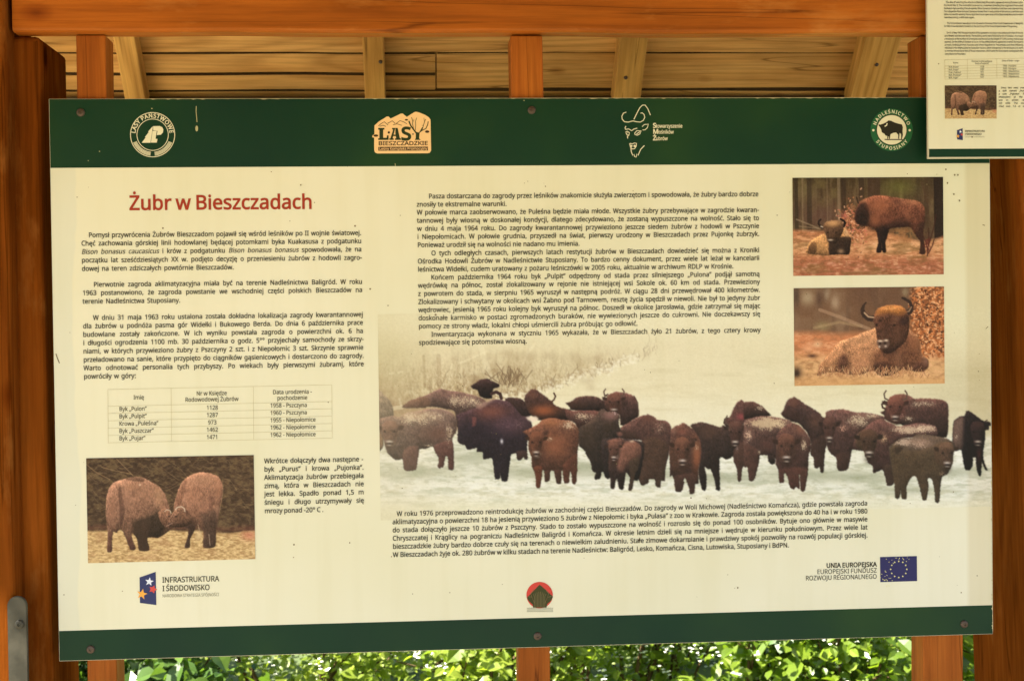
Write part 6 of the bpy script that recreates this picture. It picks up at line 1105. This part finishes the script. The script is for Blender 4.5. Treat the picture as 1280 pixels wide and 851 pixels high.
k.poly(f([(285, 395), (265, 370), (262, 345), (280, 355), (330, 340), (370, 320), (400, 295), (440, 300), (490, 325), (540, 340), (590, 350), (605, 390), (600, 440), (605, 500), (590, 560), (580, 560), (580, 490), (560, 470), (550, 555), (538, 555), (540, 500), (510, 465), (470, 470), (430, 490), (420, 555), (408, 555), (408, 520), (400, 520), (395, 555), (382, 555), (385, 515), (360, 510), (340, 480), (325, 475), (305, 460), (300, 430)]), 2, .0012)
k.stroke(f([(345, 565), (600, 565)]), 1.2, 2, .0012); k.stroke(f([(345, 378), (372, 366), (382, 335)]), 1.4, 1, .0014)
k.make('emblem', [M_g2, M_white, M_ink], board, 'round green emblem with a black wisent silhouette')
# emblems at the foot of the sheet
M_navy = print_mat('navy_ink', alb((52, 56, 84))); M_orange = print_mat('orange_ink', alb((238, 166, 62))); M_red2 = print_mat('coral_ink', alb((206, 76, 60))); M_grey = print_mat('pale_ink', alb((226, 224, 214)))
def star(k, x, y, r, mi, rot=0., r2=.42, lift=.001):
    k.poly([(x + (r if i % 2 == 0 else r * r2) * math.sin(R(rot + i * 36)), y - (r if i % 2 == 0 else r * r2) * math.cos(R(rot + i * 36))) for i in range(10)], mi, lift)
def infra(k, f, s, wt=.012):
    k.poly(f([(174.5, 721.2), (194.7, 714.2), (195.5, 755.7), (175, 753)]), 0)
    star(k, *f([(186.8, 726.4)])[0], 5.6 * s, 1, 8); star(k, *f([(191.3, 736)])[0], 5.2 * s, 2, 20, .55); star(k, *f([(177.6, 742)])[0], 7. * s, 3, 12)
    a = f([(202.8, 727.7), (274, 726.4), (203, 738.3), (262.5, 737.3), (203, 746.2), (274, 745)])
    k.line('INFRASTRUKTURA', *a[0], a[1][0], 6.6 * s, wt, 1.2, 4); k.line('I ŚRODOWISKO', *a[2], a[3][0], 6.6 * s, wt, 1.2, 4); k.line('NARODOWA STRATEGIA SPÓJNOŚCI', *a[4], a[5][0], 3.9 * s, -.006, 1.2, 5)
k = Ink(0); infra(k, lambda p: p, 1.); k.make('emblem', [M_navy, M_grey, M_red2, M_orange, M_ink3, M_ink2], board, 'dark blue flag emblem with three stars and programme name')
M_eu = print_mat('eu_blue_ink', alb((44, 42, 78)))
k = Ink(0); k.poly([(1099.8, 695.7), (1145.9, 694.5), (1146.2, 725.7), (1100.3, 727.1)], 0)
for i in range(12): star(k, 1123.2 + 10.1 * math.sin(R(30 * i)), 711 - 10.1 * math.cos(R(30 * i)), 1.35, 1)
re_ = random.Random(5)
for i in range(34):      # scratched patches
    x_, y_ = (1106 + re_.gauss(0, 4), 722 + re_.gauss(0, 4)) if i % 2 else (1122 + re_.gauss(0, 9), 697.5 + re_.gauss(0, 2)); a_ = re_.uniform(0, 3); L_ = re_.uniform(.8, 2.4)
    if y_ > 696: k.stroke([(x_, y_), (x_ + L_ * math.cos(a_), y_ + L_ * math.sin(a_))], .5, 1, .0011)
k.line('UNIA EUROPEJSKA', 1032.7, 709.2, 1095.8, 5.7, .024, 1.1, 2); k.line('EUROPEJSKI FUNDUSZ', 1021, 717, 1096, 5.7, .003, 1.1, 2); k.line('ROZWOJU REGIONALNEGO', 1006.7, 725, 1096, 5.7, .003, 1.1, 2)
k.make('emblem', [M_eu, print_mat('flag_yellow_ink', alb((226, 214, 130))), M_ink], board, 'blue flag with a ring of yellow stars and fund name')
k = Ink(0); f = Tz(640, 715, 14.19); k.disc(674.5, 743.2, 16.5, 0)
k.poly(f([(490, 212), (725, 425), (720, 445), (690, 500), (625, 560), (610, 622), (372, 622), (368, 570), (300, 510), (268, 460), (270, 440)]), 1, .001)
for x_ in range(398, 600, 26): k.stroke(f([(x_, 620), (x_, 380 + abs(x_ - 490) * .5), (x_ + (x_ - 490) * .25, 330 + abs(x_ - 490) * .55)]), .45, 2, .0012)
for s_ in (-1, 1):
    for j in (0, 1, 2): k.stroke(f([(490 + s_ * (95 + 10 * j), 540 - j * 20), (490 + s_ * (130 + 14 * j), 440 - j * 30), (490 + s_ * (215 - j * 55), 420 - j * 62)]), .5, 2, .0012)
for y_ in (635, 662, 690):
    k.stroke(f([(265 + i * 21, y_ + (9 if i % 2 else -9)) for i in range(23)]), .42, 1, .001)
k.make('emblem', [print_mat('signal_red_ink', alb((203, 66, 48))), print_mat('dark_olive_ink', alb((62, 62, 26))), print_mat('bark_ink', alb((124, 106, 62)))], board, 'red disc emblem with a dark green spruce')
# screws, droppings
for x_, y_ in ((101, 141), (664.5, 138), (113.5, 811), (672, 794.5), (1205, 779.5)):
    q = P(x_, y_); screw(q.x, q.z, -.0004, .0068, board)
M_drop = print_mat('dried_dropping', (.42, .40, .22))
for x_, y_, a_, b_ in ((246, 161, 1.7, 3.6), (190, 136, .8, .8), (124.5, 189.5, .7, .7), (110.5, 201, .6, .6), (655, 126, .7, .7)):
    k = Ink(0); k.disc(x_, y_, a_, 0, .0008, 14, b_); k.make('dropping', M_drop, board)
for pts_ in ([(245.4, 133), (245.2, 140), (246, 148), (246.4, 153)], [(494, 204.5), (494.2, 208)]):
    k = Ink(0); k.stroke(pts_, .9); k.make('dropping', M_drop, board)
def worn(pts, w0, w1, seed):
    r_ = random.Random(seed); k_ = Ink(0); up, dn = [], []
    for i in range(len(pts) - 1):
        (xa, ya), (xb, yb) = pts[i], pts[i + 1]
        for t in range(60):
            x_, y_ = xa + (xb - xa) * t / 60, ya + (yb - ya) * t / 60; w_ = r_.uniform(w0, w1) * (1 if r_.random() < .8 else 2.2)
            vert = abs(yb - ya) > abs(xb - xa); up.append((x_, y_)); dn.append((x_ - (w_ if vert else 0), y_ + (0 if vert else w_)))
    for i in range(len(up) - 1): k_.poly([up[i], up[i + 1], dn[i + 1], dn[i]], 0, .0012)
    k_.make('worn_edge', print_mat('bare_board_core', (.50, .44, .27)), board)
tr_, br_ = proj(Vector((BW / 2 - .0004, 0, zt_))), proj(Vector((BW / 2 - .0004, 0, zb_ + .001))); tl_ = proj(Vector((-BW / 2 + .001, 0, zt_ - .0004)))
yr = lambda f: (tr_[0] + (br_[0] - tr_[0]) * f, tr_[1] + (br_[1] - tr_[1]) * f)
worn([yr(.68), yr(.84), yr(.998)], .15, .9, 3); tx_ = lambda f: (tl_[0] + (tr_[0] - tl_[0]) * f, tl_[1] + (tr_[1] + .35 - tl_[1]) * f)
worn([tx_(.1), tx_(.3), tx_(.5), tx_(.7), tx_(.9)], .1, .55, 4)
rs = random.Random(12); k = Ink(0)
for i in range(120):
    x_, y_ = rs.uniform(75, 1236), rs.uniform(214, 752)
    if (480 < x_ < 1095 and 632 < y_ < 702) or (130 < x_ < 460 and 480 < y_ < 645) or (515 < x_ < 955 and 240 < y_ < 436) or (98 < x_ < 458 and 288 < y_ < 478): continue      # keep clear of the type
    r_ = rs.choice((.35, .4, .5, .6, .8)); k.disc(x_, y_, r_, 0, .0013, 7, r_ * rs.uniform(.6, 1.3))
for x_, y_ in ((1182, 212), (1193, 219), (1184, 229), (1192, 243), (1199, 251), (1197, 219), (922, 734)): k.disc(x_, y_, .9, 0, .0013, 8, 1.2)
k.stroke([(70, 442), (72, 448), (74.5, 454)], 1.1); k.stroke([(1232, 411), (1235, 408)], .8); k.stroke([(1228, 281), (1231, 282)], .9)
o = k.make('dirt_speck', print_mat('dirt', (.14, .11, .05)), board); o['kind'] = 'stuff'

# ------------------------------------------------------------------ the small board in front, upper right
YS = -.0305
a = P(1158, 60, YS); b = P(1161, 198.6, YS); xs0 = (a.x + b.x) / 2; zs0 = (P(1161, 199, YS).z + P(1280, 197.5, YS).z) / 2
sw, sh = .53, .335
small = empty('information_board', (xs0 + sw / 2, YS, zs0), 'small cream English board overlapping the large board at its upper right corner', 'information board')
bm = bmesh.new(); box(bm, xs0, YS, zs0, xs0 + sw, YS + .006, zs0 + sh); bevel(bm, .0006, 1); bm_obj('panel', bm, M_edge, small)
zsf = (P(1162, 186.6, YS).z + P(1280, 185.4, YS).z) / 2
sheet('printed_sheet', xs0 + .0008, zsf, xs0 + sw - .0008, zs0 + sh - .046, YS - .0003, M_cream, small); sheet('footer_band', xs0 + .0018, zs0 + .0026, xs0 + sw - .0018, zsf - .0002, YS - .0003, M_green, small); sheet('header_band', xs0 + .0008, zs0 + sh - .0458, xs0 + sw - .0008, zs0 + sh - .0008, YS - .0003, M_green, small)
para('paragraph', [(t, xl, y, xr) for t, xl, y, xr in (
    ('The idea of restoring the wisents in Bieszczady Mountains appeared among foresters after', 1182, 4.5, 1278.6), ('the World War II. The motivation to preserve a mountain breeding line originated from a bull', 1179.6, 8.3, 1278.6), ('Kaukasus representing the sub-species Bison bonasus caucasicus and few cows representing', 1179.7, 12.1, 1278.6), ('the subspecies Bison bonasus bonasus caused that in early sixties of XX century a decision was', 1179.8, 15.9, 1278.7), ('taken to transfer wisents from a stud farm to an open area of the Bieszczady Mountains which', 1179.9, 19.6, 1278.8), ('were becoming a wild state again.', 1180, 23.4, 1218))], 2.15, .012, .95, YS, small)
para('paragraph', [('The first enclosure was about to be situated in the area of the Forest Inspectorate of Baligród.', 1183.4, 30.7, 1278.7), ('In 1963 it was decided to build it on the territory of the Forest Inspectorate of Stuposiany.', 1180, 34.4, 1272)], 2.15, .012, .95, YS, small)
para('paragraph', [(t, xl, y, xr) for t, xl, y, xr in (
    ('On 31 of May 1963 the place location of the quarantine enclosure was settled at the foot of mount-', 1183, 42.6, 1278.8), ('ains Widełki and Bukowe Berdo. The building works were finished by 6th of October. As a result', 1180.2, 46.4, 1278.8), ('a enclosure of the surface of 6 hectares was fenced on the length of 1100 running metres was', 1180.3, 50.2, 1278.8), ('opened. On the 30th of October at 5 a.m. lorries with platforms appeared, in which the wisents', 1180.4, 53.9, 1278.8), ('arrived: 2 individuals from Pszczyna and 3 from Niepołomice. The animals were then efficiently', 1180.5, 57.7, 1278.8), ('reloaded to the sleighs pulled by caterpillar tractors, which transported to the enclosure. It is worth', 1180.6, 61.4, 1278.8), ('to mention the personal data of those newcomers, which were the first wisents coming back after', 1180.7, 65.2, 1278.8), ('centuries to the mountains:', 1180.8, 69, 1207))], 2.15, .012, .95, YS, small)
fs = lambda x, y: (1180.6 + (x - 135) * .358, 75.4 + (y - 486.7) * .365)
table(YS, small, fs, 1.95, .006, .28, M_ink3, M_tline, [(t.replace('Imię', 'Name').replace('Nr w Księdze', 'Number in the pedigree').replace('Rodowodowej Żubrów', 'book of wisents').replace('Data urodzenia -', 'Date of birth - origin').replace('pochodzenie', ' ').replace('Byk', 'Bull').replace('Krowa', 'Cow'), x, y, al) for t, x, y, al in TROWS if t != 'pochodzenie'])
print_sheet('photograph', pair, [(1180.6, 107.5), (1245.2, 106.9), (1245.9, 148.2), (1181.2, 149)], YS, .0008, 180, 115, M_photo, small, size=[(108, 572.5), (317, 568.5), (319.5, 698), (110, 703.7)], label='small print of two brown wisents butting heads')
para('paragraph', [(t, 1248 if i else 1251, 111.2 + i * 3.85, 1292) for i, t in enumerate(('Soon two next ones joined:', 'a bull named “Purus” and'.replace('“', '„'), 'a cow „Pujonka”. The accl-', 'imatization of the wisents', 'was in winter, which is', 'not mild. The snow rea-', 'ched over 1,5 m and frost'))], 2.15, .012, .95, YS, small)
k = Ink(YS); infra(k, lambda p: [(1196 + (x - 174.5) * .35, 160.6 + (y - 714.2) * .36) for x, y in p], .355, .016); k.make('emblem', [M_navy, M_grey, M_red2, M_orange, M_ink3, M_ink2], small, 'tiny dark blue flag emblem with programme name')
# ------------------------------------------------------------------ greenery behind the shelter
def leaf_mat(name, c0, c1, trans=.45, rough=.3):
    m, nt, b, N, L = mat(name)
    ge = N.new('ShaderNodeNewGeometry'); r = ramp(N, [(0, c0), (1, c1)]); L.new(ge.outputs['Random Per Island'], r.inputs[0])
    L.new(r.outputs[0], b.inputs['Base Color']); b.inputs['Roughness'].default_value = rough; b.inputs['Specular IOR Level'].default_value = .6
    t = N.new('ShaderNodeBsdfTranslucent'); g = N.new('ShaderNodeMix'); g.data_type = 'RGBA'; g.blend_type = 'MULTIPLY'; g.inputs[0].default_value = 1; L.new(r.outputs[0], g.inputs[6]); g.inputs[7].default_value = (1.5, 1.6, .6, 1); L.new(g.outputs[2], t.inputs[0])
    mx = N.new('ShaderNodeMixShader'); mx.inputs[0].default_value = trans; L.new(b.outputs[0], mx.inputs[1]); L.new(t.outputs[0], mx.inputs[2]); L.new(mx.outputs[0], N['Material Output'].inputs[0])
    return m
M_lf = [leaf_mat('hazel_leaf', (.08, .14, .012), (.19, .26, .03), .5, .3), leaf_mat('light_leaf', (.12, .18, .015), (.26, .32, .05), .5, .3), leaf_mat('dark_leaf', (.04, .09, .015), (.10, .17, .03), .4), leaf_mat('broad_leaf', (.06, .13, .03), (.10, .19, .05), .4, .45)]
M_blossom = plain('white_blossom', (.8, .8, .7), .6)
M_stem = wood('shrub_stem', 2, (.06, .04, .02), (.10, .07, .035), (.15, .11, .06), .8, False, 0.)
LEAF = np.array([(0, 0, 0), (.28, .30, .06), (.30, .62, .05), (0, 1, -.04), (-.30, .62, .05), (-.28, .30, .06), (0, .32, 0), (0, .64, -.01)])
LFACE = [(0, 1, 6), (1, 2, 7, 6), (2, 3, 7), (3, 4, 7), (4, 5, 6, 7), (5, 0, 6)]
def leaves_mesh(pts, sizes, rng, up=.55):
    """one folded leaf per point, tilted every way but mostly facing the sky"""
    n = len(pts); nr = rng.normal(size=(n, 3)) * .62; nr[:, 2] = np.abs(nr[:, 2]) + up; nr[:, 1] -= .42; nr[:, 0] -= .18; nr /= np.linalg.norm(nr, axis=1)[:, None]
    t = rng.normal(size=(n, 3)); t -= (t * nr).sum(1)[:, None] * nr; t /= np.linalg.norm(t, axis=1)[:, None]; s = np.cross(t, nr)
    V = pts[:, None] + sizes[:, None, None] * (LEAF[None, :, 0, None] * s[:, None] + LEAF[None, :, 1, None] * t[:, None] + LEAF[None, :, 2, None] * nr[:, None] * 2)
    return V.reshape(-1, 3), [tuple(i + 8 * k for i in f) for k in range(n) for f in LFACE]
def tube(bm, pts, r0, r1, n=6):
    rings = []
    for i, p in enumerate(pts):
        d = (pts[min(i + 1, len(pts) - 1)] - pts[max(i - 1, 0)]).normalized(); a = d.orthogonal().normalized(); b = d.cross(a); r = r0 + (r1 - r0) * i / (len(pts) - 1)
        rings.append([bm.verts.new(p + (a * math.cos(6.2832 * j / n) + b * math.sin(6.2832 * j / n)) * r) for j in range(n)])
    for A, B in zip(rings[:-1], rings[1:]):
        for j in range(n): bm.faces.new((A[j], A[(j + 1) % n], B[(j + 1) % n], B[j]))
def shrub(name, label, x, y, h, w, nl, size, m, seed, group=None, cat='shrub', blossom=0, stems=9):
    r = random.Random(seed); g = np.random.default_rng(seed); root = empty(name, (x, y, 0), label, cat, group)
    bm = bmesh.new(); P_ = []; Z_ = []
    for i in range(stems):
        a = r.uniform(0, 6.28); rr = w * math.sqrt(r.random()); tip = Vector((math.cos(a) * rr, math.sin(a) * rr, h * r.uniform(.6, 1.0)))
        base = Vector((math.cos(a) * rr * .2, math.sin(a) * rr * .2, 0)); mid = base.lerp(tip, .5) + Vector((r.uniform(-.1, .1), r.uniform(-.1, .1), .08 * h))
        q = [base, base.lerp(mid, .5), mid, mid.lerp(tip, .5), tip]; tube(bm, [Vector((x, y, 0)) + v for v in q], .011 * h, .003)
        for j in range(3):
            t_ = r.uniform(.3, .9); s0 = base.lerp(tip, t_); s1 = s0 + Vector((r.uniform(-.3, .3), r.uniform(-.3, .3), r.uniform(.05, .3))) * h * .6
            tube(bm, [Vector((x, y, 0)) + v for v in (s0, s0.lerp(s1, .5), s1)], .005, .002, 5); q.append(s1); q.append(s0.lerp(s1, .5))
        P_ += q
    P_ = np.array([tuple(v) for v in P_]); w_ = np.clip(P_[:, 2] / h, .12, 1)
    nl = int(nl * 1.3); idx = g.choice(len(P_), nl, p=w_ / w_.sum()); pts = P_[idx] + g.normal(size=(nl, 3)) * (.16 * w, .16 * w, .11 * h); pts[:, 2] = np.clip(pts[:, 2], .05, None)
    V, Fc = leaves_mesh(pts, size * g.choice((.5, .75, 1., 1.35, 1.8), nl, p=(.25, .3, .25, .14, .06)) * g.uniform(.7, 1.0, nl), g); me = bpy.data.meshes.new('foliage'); me.from_pydata(V, [], Fc); me.update(); mesh_obj('foliage', me, m, root)
    bm_obj('stem', bm, M_stem, root)
    if blossom:
        pb = P_[g.choice(len(P_), blossom, p=w_ / w_.sum())] + g.normal(size=(blossom, 3)) * (.2 * w, .2 * w, .10 * h); vs, fs = [], []
        for c_ in pb:
            for _ in range(7):
                c2 = c_ + g.normal(size=3) * .014; n0 = len(vs); rr = g.uniform(.005, .009)
                vs += [tuple(c2 + (rr * math.cos(k_ * 1.05), rr * math.sin(k_ * 1.05), .002 * (k_ % 2))) for k_ in range(6)]; fs.append(tuple(range(n0, n0 + 6)))
        me = bpy.data.meshes.new('blossom'); me.from_pydata(vs, [], fs); me.update(); mesh_obj('blossom', me, M_blossom, root)
    return root
def broad_plant(label, x, y, h, n, size, seed, group='broad leaved plants behind the shelter'):
    r = random.Random(seed); root = empty('broad_leaved_plant', (x, y, 0), label, 'plant', group); bs = bmesh.new()
    for i in range(n):
        a = r.uniform(0, 6.28); tip = Vector((x + math.cos(a) * r.uniform(.05, .3), y + math.sin(a) * r.uniform(.05, .3), h * r.uniform(.7, 1.05))); b0 = Vector((x, y, 0))
        tube(bs, [b0, b0.lerp(tip, .5) + Vector((0, 0, .05)), tip], .006, .004, 6)
        s = size * r.uniform(.7, 1.15); nrm = Vector((math.cos(a) * .5, math.sin(a) * .5 - .25, .9)).normalized(); t = Vector((math.cos(a), math.sin(a), 0)); t = (t - nrm * t.dot(nrm)).normalized(); u = t.cross(nrm)
        bl = bmesh.new(); ctr = bl.verts.new(tip); rim = []; midr = []
        for j in range(22):
            th = 6.2832 * j / 22; rad = s * (.5 + .08 * math.cos(th * 11) + .1 * math.cos(th)) * (1 - .45 * max(0, math.cos(th - math.pi)) ** 6)
            c_, s_ = math.cos(th), math.sin(th)
            midr.append(bl.verts.new(tip + (t * c_ + u * s_) * rad * .55 - nrm * s * .03)); rim.append(bl.verts.new(tip + (t * c_ + u * s_) * rad - nrm * s * (.12 + .05 * math.sin(th * 5))))
        for j in range(22):
            k_ = (j + 1) % 22; bl.faces.new((ctr, midr[j], midr[k_])); bl.faces.new((midr[j], rim[j], rim[k_], midr[k_]))
        bm_obj('leaf', bl, M_lf[3], root, True)
    bm_obj('stalk', bs, M_stem, root)
gs = 'shrubs growing behind the shelter'
# row seen through the slit under the large board
spec = [(-1.75, 2.3, 1.15, .5, 2200, .075, 2, 0), (-1.1, 1.9, .95, .42, 2400, .06, 2, 0), (-.62, 2.6, 1.05, .5, 2500, .044, 1, 60), (-.05, 2.2, .95, .45, 2500, .046, 1, 60), (.5, 2.7, 1.1, .5, 2900, .04, 0, 120), (.95, 2.1, .9, .4, 2000, .052, 0, 60), (1.4, 2.6, 1.1, .5, 2900, .038, 1, 120), (1.95, 2.2, 1.0, .45, 2600, .06, 0, 0), (-2.4, 2.8, 1.3, .6, 1600, .08, 0, 0), (2.6, 2.8, 1.3, .6, 1600, .07, 1, 0)]
names = ['dark large leaved shrub', 'low dark leaved bush', 'pale fine leaved bush with white blossom', 'yellow green bush', 'green bush with dense white blossom', 'low mid green bush', 'bright fine leaved bush full of blossom', 'large leaved green bush', 'tall green bush', 'tall pale green bush']
for i, (x, y, h, w, nl, sz, mi, bl) in enumerate(spec):
    where = ('far left', 'behind the left stud', 'left of the middle stud', 'just behind the middle stud', 'right of the middle stud', 'below the centre right of the board', 'left of the right stud', 'behind the right stud', 'beyond the left posts', 'beyond the right post')[i]
    shrub('shrub', names[i] + ' ' + where, x, y, h * .84, w, nl, sz, M_lf[mi], 100 + i, gs, 'shrub', bl)
for i in range(5):
    x = -4.2 + i * 2.1 + rnd.uniform(-.2, .2); y = 6.0 + rnd.uniform(-.3, .7); h = rnd.uniform(1.7, 2.6)
    shrub('shrub', 'tall leafy shrub in the back row well behind the shelter', x, y, h, .9, 2200, rnd.uniform(.06, .09), M_lf[(0, 1, 2, 1, 0)[i % 5]], 200 + i, 'taller shrubs at the back', 'shrub', 0, 12)
for i, (x, y, h) in enumerate(((-2.1, 3.9, 1.0), (-1.3, 3.7, .95), (-.5, 3.9, 1.0), (.25, 3.7, .9), (1.0, 3.9, 1.0), (1.8, 3.8, .95), (2.6, 4.0, 1.0))):
    shrub('shrub', 'low bush half hidden in the middle row of greenery', x, y, h, .6, 3000, .05, M_lf[(1, 0, 1)[i % 3]], 300 + i, 'low bushes between the two rows', 'shrub', (0, 60, 30)[i % 3])
broad_plant('large round leaved plant right of the middle stud', .36, 2.5, .72, 7, .17, 31); broad_plant('large round leaved plant under the centre right of the board', .7, 2.7, .76, 7, .16, 32); broad_plant('bright round leaved plant beside the right stud', 1.22, 2.1, .86, 7, .18, 33)
